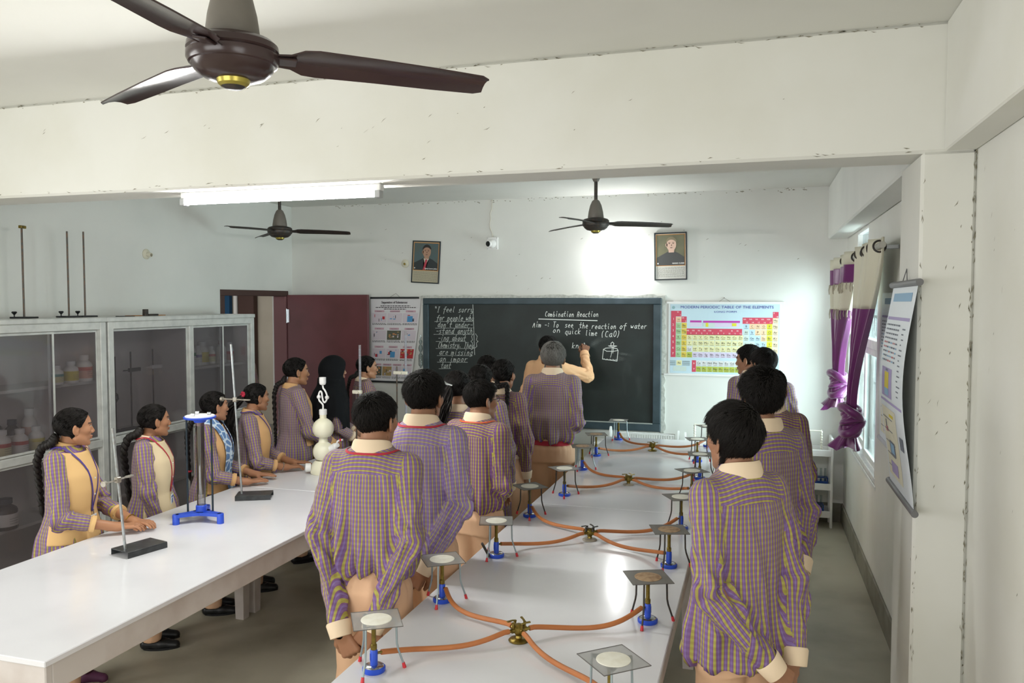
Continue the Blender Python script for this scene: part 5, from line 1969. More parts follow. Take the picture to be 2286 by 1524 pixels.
M_hair = hair_mat('black_hair', '#0B0A09', '#1E1815')
M_cap = mat('hair_under', '#0B0A09', 1.0, spec=.05)
M_capg = mat('grey_hair_under', '#2B2A28', 1.0, spec=.05)
M_hairg = hair_mat('grey_hair', '#3A3937', '#B0ACA6')
M_skin = bpy.data.materials.new('skin')
M_skin.use_nodes = True
_b = M_skin.node_tree.nodes['Principled BSDF']
_a = M_skin.node_tree.nodes.new('ShaderNodeAttribute')
_a.attribute_name = 'tone'
M_skin.node_tree.links.new(_a.outputs['Color'], _b.inputs['Base Color'])
_b.inputs['Roughness'].default_value = .48
_b.inputs['Specular IOR Level'].default_value = .35

# ------------------------------------------------------------------ head
HC = A(0, .034, 1.530)
HO = A(0, -.005, .012)
HK = F4(.94)


def skull(P):
    d = ellip(P, (0, -.015, .034), (.074, .095, .081))
    d = smin(d, ellip(P, (0, .030, .028), (.060, .058, .058)), .02)
    d = smin(d, ellip(P, (0, .026, -.040), (.058, .060, .070)), .025)
    X = np.abs(P[:, :1])
    Q = np.concatenate([X, P[:, 1:]], 1)
    d = smin(d, cone(Q, (.047, .0, -.058), (.010, .066, -.098), .020, .017), .02)
    return d, Q


def head_sdf(P, fem=False):
    d, Q = skull(P)
    d = smin(d, ellip(Q, (.042, .052, -.014), (.024, .026, .024)), .02)
    d = smin(d, ellip(Q, (.028, .079, .026), (.024, .012, .008)), .012)
    d = smax(d, -(np.linalg.norm(Q - A(.031, .103, .010), axis=1) - .019), .014)
    nw = .0115 if fem else .013
    d = smin(d, cone(P, (0, .083, .012), (0, .1015, -.028), .0078, nw - .0012), .012)
    d = smin(d, np.linalg.norm(Q - A(.0115, .0925, -.033), axis=1) - .0085, .008)
    d = smin(d, ellip(P, (0, .0865, -.057), (.023, .012, .0062)), .006)
    d = smin(d, ellip(P, (0, .0845, -.0685), (.019, .012, .0072)), .006)
    d = smin(d, ellip(Q, (.031, .080, .0175), (.016, .008, .0042)), .005)
    d = smin(d, ellip(Q, (.031, .078, .002), (.015, .008, .003)), .005)
    QE = Q + np.stack([(Q[:, 1] + .006) * .50, 0 * Q[:, 1], 0 * Q[:, 1]], 1)
    e = ellip(QE, (.0775, -.012, -.004), (.0085, .0205, .032))
    e = smin(e, ellip(QE, (.075, -.004, -.030), (.008, .010, .011)), .008)
    e = smax(e, -ellip(QE, (.0880, -.008, .003), (.0085, .0135, .0200)), .003)
    e = smin(e, cone(QE, (.0815, -.014, .014), (.0815, -.016, -.012), .0026, .0028), .004)
    return smin(d, e, .006)


def rot3(yaw=0, pitch=0, roll=0):
    return np.array((Matrix.Rotation(yaw, 3, 'Z') @ Matrix.Rotation(pitch, 3, 'X') @ Matrix.Rotation(roll, 3, 'Y')), float).astype(F4)


# ------------------------------------------------------------------ hand (wrist origin; x fingers, y thumb side, z back)
POSE = {'flat': ((.06, .14, .10), .35), 'loose': ((.55, .6, .4), .2), 'grip': ((1.15, 1.2, .7), -.15), 'write': ((.8, 1.1, .6), -.25), 'rest': ((.12, .45, .35), .3)}


def hand_prims(pose, scale=1.0):
    (c1, c2, c3), th = POSE[pose]
    out = []
    yo = (.029, .0098, -.0105, -.029)
    ln = (.068, .076, .070, .054)
    for i in range(4):
        y = yo[i]
        out.append(((-.004, y * .45, 0), (.086, y, 0), .0135, .0118))
        p = np.array([.086, y, 0.0])
        a = 0.0
        k = 1 + .12 * (i - 1.5) * (1 if pose in ('flat', 'rest', 'loose') else .6)
        for (c, L, r0, r1) in ((c1 * k, ln[i] * .46, .0095, .0086), (c2 * k, ln[i] * .31, .0086, .0078), (c3 * k, ln[i] * .25, .0078, .0064)):
            a += c
            s = (i - 1.2) * -.045
            q = p + L * np.array([math.cos(a), s * math.cos(a), -math.sin(a)])
            out.append((tuple(p), tuple(q), r0 * (.92 if i == 3 else 1), r1 * (.92 if i == 3 else 1)))
            p = q
    t0 = np.array([.012, .020, -.004])
    t1 = t0 + .044 * np.array([.66, .66 + th * .3, -.30 + th * .1])
    t2 = t1 + .032 * np.array([.86, .30 + th, -.25])
    t3 = t2 + .024 * np.array([.92, .10 + th * .8, -.25])
    out += [(tuple(t0), tuple(t1), .0150, .0118), (tuple(t1), tuple(t2), .0112, .0098), (tuple(t2), tuple(t3), .0098, .0076)]
    return [(np.array(a) * scale, np.array(b) * scale, r * scale, q * scale) for a, b, r, q in out]


def hand_sdf(P, prims, M, o, side):
    L = (P - o) @ M                                     # into the wrist frame
    if side < 0:
        L = L * A(1, -1, 1)
    d = None
    for i, (a, b, ra, rb) in enumerate(prims):
        e = cone(L, a, b, ra, rb)
        d = e if d is None else (smin(d, e, .010) if (i % 4 == 0 or i >= 16) else smin(d, e, .004))
    Lq = L * A(1, 1, 1.25)
    return smin(d, cone(Lq, (-.04, 0, 0), (.01, 0, 0), .024, .026), .02)


# ------------------------------------------------------------------ canonical scalp directions for hair
import bmesh
_bm = bmesh.new()
bmesh.ops.create_icosphere(_bm, subdivisions=5, radius=1.0)
DIRS = np.array([v.co for v in _bm.verts], F4)
DFAC = np.array([[v.index for v in f.verts] for f in _bm.faces], np.int32)
_bm.free()


def radial(dirs):
    rs = np.linspace(.20, .035, 110).astype(F4)
    out = np.full(len(dirs), .04, F4)
    live = np.ones(len(dirs), bool)
    for r in rs:
        ix = np.where(live)[0]
        if not len(ix):
            break
        d = skull(HO + dirs[ix] * r)[0]
        hit = d <= 0
        out[ix[hit]] = r
        live[ix[hit]] = False
    return out


RSK = radial(DIRS)
_th, _ph = np.meshgrid(np.linspace(0, PI, 91), np.linspace(-PI, PI, 181), indexing='ij')
_gd = np.stack([np.sin(_th) * np.cos(_ph), np.sin(_th) * np.sin(_ph), np.cos(_th)], -1).reshape(-1, 3).astype(F4)
RGRID = radial(_gd).reshape(91, 181)


def rlook(d):
    th = np.arccos(np.clip(d[:, 2], -1, 1)) / PI * 90
    ph = (np.arctan2(d[:, 1], d[:, 0]) + PI) / (2 * PI) * 180
    i, j = np.clip(th.astype(int), 0, 89), np.clip(ph.astype(int), 0, 179)
    f, g = th - i, ph - j
    return (RGRID[i, j] * (1 - f) * (1 - g) + RGRID[i + 1, j] * f * (1 - g) + RGRID[i, j + 1] * (1 - f) * g + RGRID[i + 1, j + 1] * f * g)


def sstep(a, b, x):
    t = np.clip((x - a) / (b - a), 0, 1)
    return t * t * (3 - 2 * t)


def hair_cover(Q, st):
    """1 where the scalp carries hair; Q points on the skull in head space"""
    x, y, z = np.abs(Q[:, 0]), Q[:, 1], Q[:, 2]
    fl = st['front']                                 # hairline height at the forehead
    m = sstep(fl - .008, fl + .010, z + np.clip(-y, 0, .2) * 1.6 - np.clip(y - .03, 0, 1) * .0)
    side_front = sstep(.034, .018, y - np.clip(z - .02, 0, .1) * st.get('temple', .7))      # temples
    m = np.maximum(m * sstep(.052, .02, np.where(z < fl, y, 0)), 0)
    low = np.where(y > -.012, st['side'], st['nape'] + np.clip(x - .028, 0, 1) * 1.0)
    m2 = sstep(low - .008, low + .012, z) * side_front
    return np.clip(np.maximum(sstep(fl - .006, fl + .008, z), m2), 0, 1)


def hair_mesh(st, seed):
    r = np.random.RandomState(seed)
    Q = HO + DIRS * RSK[:, None]
    m = hair_cover(Q, st)
    back = sstep(.03, -.06, Q[:, 1])
    top = sstep(.02, .09, Q[:, 2])
    thick = st['t_side'] + (st['t_top'] - st['t_side']) * top + (st['t_back'] - st['t_side']) * back * (1 - top)
    taper = sstep(st['nape'] - .01, st['nape'] + .10, Q[:, 2] + np.where(Q[:, 1] > -.01, .05, 0))
    thick = thick * (.12 + .88 * taper)
    s = st.get('rough', .004)
    nz = vnoise(DIRS[:, 0] * 5 + seed, DIRS[:, 1] * 5, DIRS[:, 2] * 5) * s + vnoise(DIRS[:, 0] * 12, DIRS[:, 1] * 12 + seed, DIRS[:, 2] * 9) * s * .6
    if st.get('part'):
        thick = thick - .006 * np.exp(-(Q[:, 0] / .006) ** 2) * sstep(-.02, .03, Q[:, 1]) * top
    t = -.010 + m * (thick + nz + .010)
    V = HO + DIRS * (RSK + t)[:, None]
    keep = (t > -.009)
    Fk = DFAC[keep[DFAC].any(1)]
    # strands
    N = st['n']
    cand = np.where(m > .6)[0]
    if st.get('sil'):
        pass
    ix = r.choice(cand, N)
    d = DIRS[ix] + r.normal(0, .012, (N, 3))
    d /= np.linalg.norm(d, axis=1, keepdims=True)
    tt = t[ix]
    K = 7
    q0 = Q[ix]
    low = np.where(q0[:, 1] > -.012, st['side'], st['nape'] + np.clip(np.abs(q0[:, 0]) - .028, 0, 1))
    L = st['len'] * r.uniform(.6, 1.25, N) * (.22 + .78 * sstep(low, low + .10, q0[:, 2]))
    lift = r.uniform(-.002, st['lift'], N) * (.3 + .7 * sstep(low, low + .11, q0[:, 2]))
    pts = []
    crown = np.array(st.get('crown', (.12, -.55, .83)))
    crown /= np.linalg.norm(crown)
    jit = r.normal(0, st.get('jit', .25), (N, 3))
    tgt = np.array(st['to']) if 'to' in st else None
    for k in range(K):
        u = k / (K - 1)
        rr = rlook(d) + tt + lift * u + st.get('droop', 0) * 0
        pts.append(HO + d * rr[:, None])
        f = (tgt - d) if tgt is not None else (d - crown)
        if 'sweep' in st:
            f = f / np.maximum(np.linalg.norm(f, axis=1, keepdims=True), .3) + np.array(st['sweep'])
        f = f / np.maximum(np.linalg.norm(f, axis=1, keepdims=True), 1e-4) + jit
        f = f - d * np.einsum('ij,ij->i', f, d)[:, None]
        f /= np.maximum(np.linalg.norm(f, axis=1, keepdims=True), 1e-5)
        dn = d + f * (L / (K - 1) / np.maximum(rr, .05))[:, None]
        dn /= np.linalg.norm(dn, axis=1, keepdims=True)
        qn = HO + dn * rr[:, None]
        lw = np.where(qn[:, 1] > -.012, st['side'] - .012, st['nape'] - .016 + np.clip(np.abs(qn[:, 0]) - .030, 0, 1))
        ok = (qn[:, 2] > lw) & ((qn[:, 1] < .045) | (qn[:, 2] > st['front'] - .022))
        d = np.where(ok[:, None], dn, d)
    pts = np.stack(pts, 1)
    sv, sf = strand_tubes(pts, st['w'] * r.uniform(.7, 1.3, N), r)
    return V, Fk, sv, sf


def strand_tubes(pts, w, r):
    N, K, _ = pts.shape
    tan = np.gradient(pts, axis=1)
    tan /= np.maximum(np.linalg.norm(tan, axis=2, keepdims=True), 1e-7)
    ref = r.normal(0, 1, (N, 1, 3))
    x = np.cross(tan, ref)
    x /= np.maximum(np.linalg.norm(x, axis=2, keepdims=True), 1e-7)
    y = np.cross(tan, x)
    prof = np.linspace(0, 1, K)
    wid = (np.minimum(1, (1 - prof) * 1.6 + .05))[None, :, None] * w[:, None, None]
    vs = np.stack([pts + wid * (x * math.cos(a) + y * math.sin(a)) for a in (0, 2.094, 4.189)], 2)     # N,K,3,3
    V = vs.reshape(-1, 3)
    base = (np.arange(N)[:, None] * K + np.arange(K - 1)[None]).reshape(-1) * 3
    q = []
    for j in range(3):
        j2 = (j + 1) % 3
        q.append(np.stack([base + j, base + j2, base + 3 + j2, base + 3 + j], 1))
    return V, np.concatenate(q)


BASE = dict(front=.072, side=-.012, nape=-.088, t_top=.017, t_side=.004, t_back=.008, n=5200, len=.042, lift=.005, w=.00072, rough=.003)
HAIR = {
    'short': BASE,
    'messy': dict(BASE, t_top=.024, t_side=.006, t_back=.012, lift=.009, len=.05, rough=.005, n=5600, jit=.35),
    'puffy': dict(BASE, t_top=.036, t_side=.010, t_back=.022, lift=.015, len=.058, rough=.008, n=6500, jit=.4, nape=-.07, sweep=(.5, .2, 0)),
    'long': dict(BASE, t_top=.024, t_side=.011, t_back=.017, lift=.010, len=.085, rough=.006, n=7000, nape=-.118, side=.004, jit=.22, w=.0009),
    'mop': dict(BASE, t_top=.024, t_side=.012, t_back=.018, lift=.008, len=.07, rough=.004, n=6000, nape=-.082, side=-.008, jit=.14, crown=(.05, -.3, .95)),
    'girl': dict(BASE, front=.073, side=.006, nape=-.080, t_top=.011, t_side=.010, t_back=.013, n=3000, len=.08, lift=.0015, w=.0008, rough=.002, to=(0, -.86, -.5), jit=.06, part=True),
}


# ------------------------------------------------------------------ clothes
def ring_band(cz, loft, z0, z1, grow, tilt=0.0, n=56):
    """closed band round the loft between two heights"""
    mb = MB()
    vs, fs = [], []
    rows = [(z0, grow - .004), (z0, grow), (z1, grow), (z1, grow - .004)]
    for z, g in rows:
        a, b, yc = [float(q) for q in loft.at(np.array([z]))] if False else [float(q[0]) for q in loft.at(np.array([z]))]
        for k in range(n):
            t = 2 * PI * k / n
            c, s = math.cos(t), math.sin(t)
            e = loft.n
            rr = (abs(c / (a + g)) ** e + abs(s / (b + g)) ** e) ** (-1 / e)
            vs.append((rr * c, yc + rr * s, z))
    for i in range(3):
        for k in range(n):
            fs.append((i * n + k, i * n + (k + 1) % n, (i + 1) * n + (k + 1) % n, (i + 1) * n + k))
    return mb.add(vs, fs)


def collar_mesh(r=.064, h=.042, c=(0, -.008, 1.432), drop=.035, spread=.020, gap=.22, mandarin=False):
    n = 48
    vs, fs = [], []
    prof = [(0, 0.0), (-.003, h), (.002, h + .003), (.006, h)] if mandarin else [(0, 0.0), (-.003, h), (.003, h + .003), (.010, h - .006), (spread, -.006), (spread - .003, -.008), (.004, h - .014)]
    for k in range(n + 1):
        t = PI / 2 + gap + (2 * PI - 2 * gap) * k / n            # opening at the front (+y)
        cs, sn = math.cos(t), math.sin(t)
        front = (sn + 1) / 2
        for dr, z in prof:
            R_ = r + dr + (.006 * front if z < h * .5 else 0)
            vs.append((c[0] + R_ * cs * 1.02, c[1] + R_ * sn * .98, c[2] + z - drop * front ** 1.5 + (-.012 * front ** 6 if dr > .008 else 0)))
    m = len(prof)
    for k in range(n):
        for j in range(m - 1):
            fs.append((k * m + j, k * m + j + 1, (k + 1) * m + j + 1, (k + 1) * m + j))
        if not mandarin:
            fs.append((k * m + m - 1, k * m, (k + 1) * m, (k + 1) * m + m - 1))
    return MB().add(vs, fs)


def frame_from(d, n):
    x = np.array(d, float)
    x /= np.linalg.norm(x)
    z = np.array(n, float)
    z -= x * (x @ z)
    z /= np.linalg.norm(z)
    return np.stack([x, np.cross(z, x), z], 1).astype(F4)


PEOPLE = []
SHIRTS = {
    'tuck': [(0.935, 0.126, 0.0988, -0.006), (0.955, 0.1512, 0.1283, -0.014), (1, 0.1647, 0.1387, -0.016), (1.08, 0.1656, 0.133, -0.012), (1.18, 0.1656, 0.1254, -0.006), (1.28, 0.171, 0.1216, 0), (1.35, 0.1548, 0.1064, -0.006), (1.395, 0.13, 0.092, -0.01), (1.43, 0.084, 0.076, -0.01), (1.46, 0.063, 0.063, -0.006)],
    'out': [(.83, .184, .150, -.014), (.92, .178, .144, -.014), (1.02, .164, .134, -.010), (1.15, 0.1602, 0.1235, -0.006), (1.28, 0.1692, 0.1216, 0), (1.35, 0.1548, 0.1064, -0.006), (1.395, 0.13, 0.092, -0.01), (1.43, 0.084, 0.076, -0.01), (1.46, 0.063, 0.063, -0.006)],
    'kurta': [(.50, .212, .165, 0), (.80, .200, .158, -.010), (.93, .184, .146, -.010), (1.05, 0.1404, 0.1121, -0.002), (1.18, 0.1458, 0.1216, 0.01), (1.27, 0.1512, 0.1197, 0.008), (1.34, 0.1395, 0.09975, -0.004), (1.385, .110, .084, -.010), (1.41, .076, .072, -.010), (1.43, .056, .056, -.006)],
    'girltuck': [(0.97, 0.117, 0.095, -0.004), (0.99, 0.1368, 0.114, -0.008), (1.06, 0.1422, 0.114, -0.006), (1.18, 0.1458, 0.1159, 0.006), (1.27, 0.1512, 0.1159, 0.006), (1.34, 0.1395, 0.09975, -0.004), (1.385, .110, .084, -.010), (1.41, .076, .072, -.010), (1.43, .056, .056, -.006)],
}
BODY = [(.80, .120, .09, -.01), (.90, .132, .100, -.02), (1.0, .130, .092, -.004), (1.15, .140, .098, 0), (1.28, .155, .102, 0), (1.35, .135, .085, -.008), (1.41, .085, .066, -.01), (1.46, .054, .054, -.006)]


def person(pos, yaw, h, label, outfit='tuck', hair='short', head=(0, 0, 0), arms='behind', hands=('grip', 'grip'), mats=None, tone=(.335, .165, .095), seed=1, sleeve=1.0, sw=1.0, foot=None, shoes=M_shoeB, lanyard=None, hair_m=None, vest=None, eyes=True, collar=M_peachl, collar_kind=False, belt=None, fold=1.0, res=1.0, wide=1.0, trouser_m=None, fem=False):
    s = h / 1.645
    M = dict(shirt=M_plaid)
    M.update(mats or {})
    sx = .134 if fem else .148
    sh = {1: A(sx * sw, -.010, 1.362), -1: A(-sx * sw, -.010, 1.362)}
    EL, WR, HD, HN = {}, {}, {}, {}
    for sd, k in ((1, 0), (-1, 1)):
        EL[sd], WR[sd], HD[sd], HN[sd] = [A(*q) for q in arms[k]]
    rh = rot3(*head)
    body_l, shirt_l = Loft(BODY), Loft(SHIRTS[outfit])
    hp = {sd: hand_prims(hands[0 if sd > 0 else 1], .94 if fem else 1.02) for sd in (1, -1)}
    HM = {sd: frame_from(HD[sd], HN[sd]) for sd in (1, -1)}
    nk0, nk1 = A(0, -.014, 1.40), HC + A(0, -.030, -.055)
    fx = foot or ((-.085, -.02), (.085, .02))

    def arm_d(P, sd, g=0.0):
        d = cone(P, sh[sd], EL[sd], .040 + g, .036 + g)
        return smin(d, cone(P, EL[sd], WR[sd], .036 + g, .0245 + g), .02)

    def neck_d(P):
        return smin(cone(P, nk0, nk1, .055 if not fem else .0465, .050 if not fem else .044), body_l(P, -.016 if fem else -.006), .014 if fem else .02)

    def body_f(P):
        d = neck_d(P)
        for sd in (1, -1):
            d = smin(d, cone(P, (0, -.008, 1.380), sh[sd], .038, .040), .03)
            d = smin(d, arm_d(P, sd), .02)
            fxp = fx[0 if sd < 0 else 1]
            d = smin(d, smin(cone(P, (sd * .070, -.01, .87), (sd * .085 * .5 + fxp[0] * .5, fxp[1] * .5 + .012, .48), .072, .052), cone(P, (sd * .0425 + fxp[0] * .5, fxp[1] * .5 + .012, .48), (fxp[0], fxp[1] - .01, .06), .055, .036), .03), .03)
        return d

    def head_f(P):
        return smin(head_sdf((P - HC) @ rh / HK, fem) * HK, neck_d(P), .016)
    V, Fq, cols = [], [], []
    skin = np.array(tone)

    def addm(v, f, c):
        Fq.append(f + sum(len(q) for q in V))
        V.append(v)
        cols.append(c)
    v, f = nets(body_f, (-.42, -.40, .03), (.42, .50, 1.44), .016 * res, 1)
    addm(v, f, np.tile(skin, (len(v), 1)))
    v, f = nets(head_f, HC + A(-.115, -.135, -.165), HC + A(.115, .135, .13), .0040 if eyes else .0055)
    L = (v - HC) @ rh / HK
    c = np.tile(skin, (len(v), 1))
    lip = np.exp(-((L[:, 0] / .021) ** 4 + ((L[:, 2] + .0625) / .0105) ** 4)) * (L[:, 1] > .070)
    c = c * (1 - lip[:, None] * .75) + np.array((.25, .075, .06)) * lip[:, None] * .75
    bz = .0315 - 3.2 * (np.abs(L[:, 0]) - .030) ** 2 * 3
    brow = np.exp(-((L[:, 2] - bz) / .0050) ** 4) * (np.abs(L[:, 0]) > .010) * (np.abs(L[:, 0]) < .054) * (L[:, 1] > .03)
    lash = np.exp(-((L[:, 2] - .0145) / .0028) ** 4) * (np.abs(L[:, 0]) > .016) * (np.abs(L[:, 0]) < .047) * (L[:, 1] > .06)
    dk = np.clip(brow * .93 + lash * .8, 0, .95)
    c = c * (1 - dk[:, None]) + np.array((.012, .009, .008)) * dk[:, None]
    addm(v, f, c)
    for sd in (1, -1):
        o = WR[sd]
        fa = EL[sd] + (WR[sd] - EL[sd]) * F4(.62)

        def hf(P, sd=sd, o=o, fa=fa):
            return smin(hand_sdf(P, hp[sd], HM[sd], o, sd), cone(P, fa, WR[sd], .0290, .0235), .018)
        tips = np.array([o + HM[sd] @ (np.array(q[1]) * (1, sd, 1)) for q in hp[sd]] + [o, fa])
        v, f = nets(hf, tips.min(0) - .02, tips.max(0) + .02, .0034)
        # leave the open end of the forearm inside the sleeve or arm
        addm(v, f, np.tile(skin * (1.0, .98, .96), (len(v), 1)))
    if eyes:
        for e in (-1, 1):
            mbe = MB().ball((0, 0, 0), .0125, 18)
            v = np.array(mbe.v)
            f = np.array(mbe.f)
            look = v / .0125
            cc = np.where((look[:, 1] > .72)[:, None], np.array((.03, .018, .012)), np.array((.50, .46, .43)))
            p = (v + np.array((e * .031, .0735, .0105)))
            addm((p @ rh.T) * HK + HC, f, cc)
    me = np_mesh('person', np.concatenate(V), np.concatenate(Fq), col=np.concatenate(cols))
    root = np_obj('person', me, M_skin, label=label, cat='person')
    root.location = (pos[0], pos[1], 0)
    root.rotation_euler = (0, 0, math.radians(yaw))
    root.scale = (s * wide, s * wide, s)
    R = {'root': root, 's': s, 'rh': rh * HK, 'WR': WR, 'EL': EL}

    # ---- hair
    if hair in HAIR:
        hv, hfc, sv, sf = hair_mesh(HAIR[hair], seed)
        q = np.concatenate([hfc, hfc[:, 2:3]], 1)
        HV = np.concatenate([hv, sv])
        V1 = (HV @ rh.T) * HK + HC
        mh = bpy.data.meshes.new('hair')
        mh.from_pydata(V1.tolist(), [], [tuple(x) for x in hfc.tolist()] + [tuple(x) for x in (sf + len(hv)).tolist()])
        mh.polygons.foreach_set('use_smooth', [True] * len(mh.polygons))
        mh.materials.append(hair_m or M_hair)
        mh.materials.append(M_capg if hair_m else M_cap)
        mh.polygons.foreach_set('material_index', [1] * len(hfc) + [0] * len(sf))
        R['hair'] = np_obj('hair', mh, [], root)

    # ---- shirt
    se = {}
    for sd in (1, -1):
        se[sd] = EL[sd] + (WR[sd] - EL[sd]) * F4(.94 * sleeve if sleeve >= 1 else sleeve)

    def slv(P, sd):
        d = cone(P, sh[sd], EL[sd], .056 if fem else .060, .049)
        return smin(d, cone(P, EL[sd], se[sd], .049, .040 if sleeve >= 1 else .046), .03)

    def tors(P, g=0.0):
        d = shirt_l(P, g)
        for sd in (1, -1):
            d = smin(d, cone(P, (0, -.012, 1.388), sh[sd] * A(.80, 1, 1), .048 + g, .050 + g), .035)
        return d

    def shirt_f(P):
        d = tors(P)
        for sd in (1, -1):
            d = smin(d, slv(P, sd), .028)
        return d
    zlo = SHIRTS[outfit][0][0]
    if outfit != 'scarfed':
        zmin = min(zlo, float(se[1][2]) - .06, float(se[-1][2]) - .06)
        v, f = nets(shirt_f, (-.40, -.38, zmin - .02), (.48, .50, max(1.50, float(se[1][2]) + .08)), .0075 * res, 2)
        # regions: 0 torso, 1 yoke, 2/3 sleeves
        fc = v[f].mean(1).astype(F4)
        dt = tors(fc)
        reg = np.zeros(len(f), int)
        for i, sd in ((2, 1), (3, -1)):
            reg[((slv(fc, sd) < dt - .003) & (sd * fc[:, 0] > sx * sw * .70) & (fc[:, 2] < 1.27)) | ((sd * fc[:, 0] > sx * sw * .98 - (1.40 - fc[:, 2]) * .10) & (fc[:, 2] >= 1.27))] = i
        reg[(reg == 0) & (fc[:, 2] > 1.335 - np.clip(fc[:, 1], -.02, .05) * .6)] = 1
        th = np.arctan2(v[:, 0], -(v[:, 1] + .006))
        ths = [th]
        U = {0: (th * .165, v[:, 2]), 1: ((v[:, 2] + v[:, 1]), v[:, 0])}
        tr = {0: th}
        along = {}
        for i, sd in ((2, 1), (3, -1)):
            ax1 = EL[sd] - sh[sd]
            l1 = np.linalg.norm(ax1)
            ax2 = se[sd] - EL[sd]
            l2 = np.linalg.norm(ax2)
            t1 = np.clip((v - sh[sd]) @ ax1 / l1 ** 2, -.4, 1)
            t2 = np.clip((v - EL[sd]) @ ax2 / l2 ** 2, 0, 1.2)
            p1, p2 = sh[sd] + t1[:, None] * ax1, EL[sd] + t2[:, None] * ax2
            use2 = np.linalg.norm(v - p2, axis=1) < np.linalg.norm(v - p1, axis=1)
            w2 = sstep(-.25, .25, ((v - EL[sd]) @ (ax2 / l2 + ax1 / l1)) / .12)
            rel = np.where(use2[:, None], v - p2, v - p1)
            al = np.where(use2, l1 + t2 * l2, t1 * l1)
            axm = ax1 / l1 * (1 - w2[:, None]) + ax2 / l2 * w2[:, None]
            ref = A(0, 1, 0)
            e1 = ref - axm * (axm @ ref)[:, None]
            e1 /= np.linalg.norm(e1, axis=1, keepdims=True)
            e2 = np.cross(axm, e1)
            an = np.arctan2(np.einsum('ij,ij->i', rel, e2), np.einsum('ij,ij->i', rel, e1))
            U[i] = (an * .055, al)
            tr[i] = an
            along[sd] = (al, an, l1)
        # folds
        d0, g0 = grad(shirt_f, v, .004)
        a_s = np.zeros(len(v))
        zt = v[:, 2]
        zw = sstep(1.30, zlo + .06, zt)
        rg = lambda q: sstep(-.55, .60, q)
        n1 = rg(vnoise(th * 3.6 + seed * 3.1 + .25 * np.sin(zt * 9 + seed), zt * 1.7 + th * .6, seed))
        n2 = rg(vnoise(th * 7.5 + seed, zt * 3.2 - th * .5, seed + 3.3))
        n3 = rg(vnoise(th * 4 + zt * 9, zt * 6 - th * 2 + seed, seed + 7.7))
        fold_t = ((n1 - .5) * .030 + (n2 - .5) * .015) * zw * fold + (n3 - .5) * .006 * fold * sstep(1.40, 1.32, zt)
        if outfit == 'tuck':
            bl = sstep(1.12, .98, zt) * sstep(.935, .962, zt)
            fold_t += (rg(vnoise(th * 6 + seed, seed * 1.7, zt * 2.0)) - .3) * .026 * bl * fold
        near = np.minimum(slv(v.astype(F4), 1), slv(v.astype(F4), -1))
        wt = sstep(.0, .03, near)
        disp = fold_t * wt
        for sd in (1, -1):
            al, an, l1 = along[sd]
            wv = sstep(.03, .0, slv(v.astype(F4), sd)) * sstep(.02, .08, al)
            elb = np.exp(-((al - l1) / .09) ** 2)
            wv = wv * sstep(-.02, -.085, al - l1 - np.linalg.norm(se[sd] - EL[sd]))
            lowr = sstep(l1 * .4, l1 + .1, al)
            fs_ = (rg(vnoise(al * 20 + an * 1.3 + seed, an * 1.2, seed + sd)) - .5) * (.006 + .012 * elb) + (rg(vnoise(al * 13 - an * 1.7, an * .9 + seed, sd * 2.2)) - .5) * (.006 + .009 * lowr)
            disp = disp + fs_ * wv * fold
        # armpit creases
        v = v + g0 * disp[:, None]
        uv = np.zeros((len(f), 4, 2))
        for i, (uu, vv) in U.items():
            mk = reg == i
            if not mk.any():
                continue
            ff = f[mk]
            u4, v4 = uu[ff].copy(), vv[ff]
            if i in tr:
                t4 = tr[i][ff]
                c4 = t4[:, :1]
                k = .165 if i == 0 else .055
                u4 = u4 + np.where(t4 - c4 > PI, -2 * PI, np.where(t4 - c4 < -PI, 2 * PI, 0)) * k
            uv[mk, :, 0], uv[mk, :, 1] = u4 * s, v4 * s
        shirt = np_obj('shirt', np_mesh('shirt', v, f, uv=uv.reshape(-1, 2)), M['shirt'], root)
        R['shirt'] = shirt
        cm = collar_mesh(mandarin=collar_kind) if not fem else collar_mesh(r=.061, h=.034, c=(0, -.010, 1.430 if collar_kind else 1.415), mandarin=collar_kind, spread=.021, drop=.030)
        obj('collar', cm, collar, shirt, smooth=60)
        for sd in (1, -1):
            ax = WR[sd] - EL[sd]
            ax = ax / np.linalg.norm(ax)
            e = se[sd]
            if sleeve >= 1:
                obj('cuff', MB().tube([e - ax * .012, e - ax * .005, e + ax * .045, e + ax * .046, e + ax * .02], [.044, .0475, .041, .036, .035], 20, cap=False), collar, shirt, smooth=50)
            else:
                obj('cuff', MB().tube([e + ax * .028, e + ax * .03, e + ax * .052, e + ax * .053, e + ax * .02], [.044, .0475, .0465, .042, .040], 20, cap=False), collar, shirt, smooth=50)

    def on_shirt(P, off):
        P = np.array(P, float)
        for _ in range(4):
            d, g = grad(tors, P, .004)
            P = P - g * (d - off)[:, None]
        return P, grad(tors, P, .004)[1]
    R['on'] = on_shirt

    def strip(pts, w, off, m, name, parent, n=60, thick=.0016):
        """cloth strip lying on the shirt along guide points"""
        pts = np.array(pts, float)
        t = np.linspace(0, len(pts) - 1, n)
        P = np.stack([np.interp(t, range(len(pts)), pts[:, i]) for i in range(3)], 1)
        P, N = on_shirt(P, off)
        T = np.gradient(P, axis=0)
        T /= np.linalg.norm(T, axis=1, keepdims=True)
        B = np.cross(T, N)
        B /= np.linalg.norm(B, axis=1, keepdims=True)
        W = np.asarray(w) if np.ndim(w) else np.full(n, w)
        W = W[:, None] * .5
        vs = np.stack([P - B * W, P + B * W, P + B * W - N * thick, P - B * W - N * thick], 1).reshape(-1, 3)
        fs = []
        for i in range(n - 1):
            for j in range(4):
                fs.append((i * 4 + j, i * 4 + (j + 1) % 4, (i + 1) * 4 + (j + 1) % 4, (i + 1) * 4 + j))
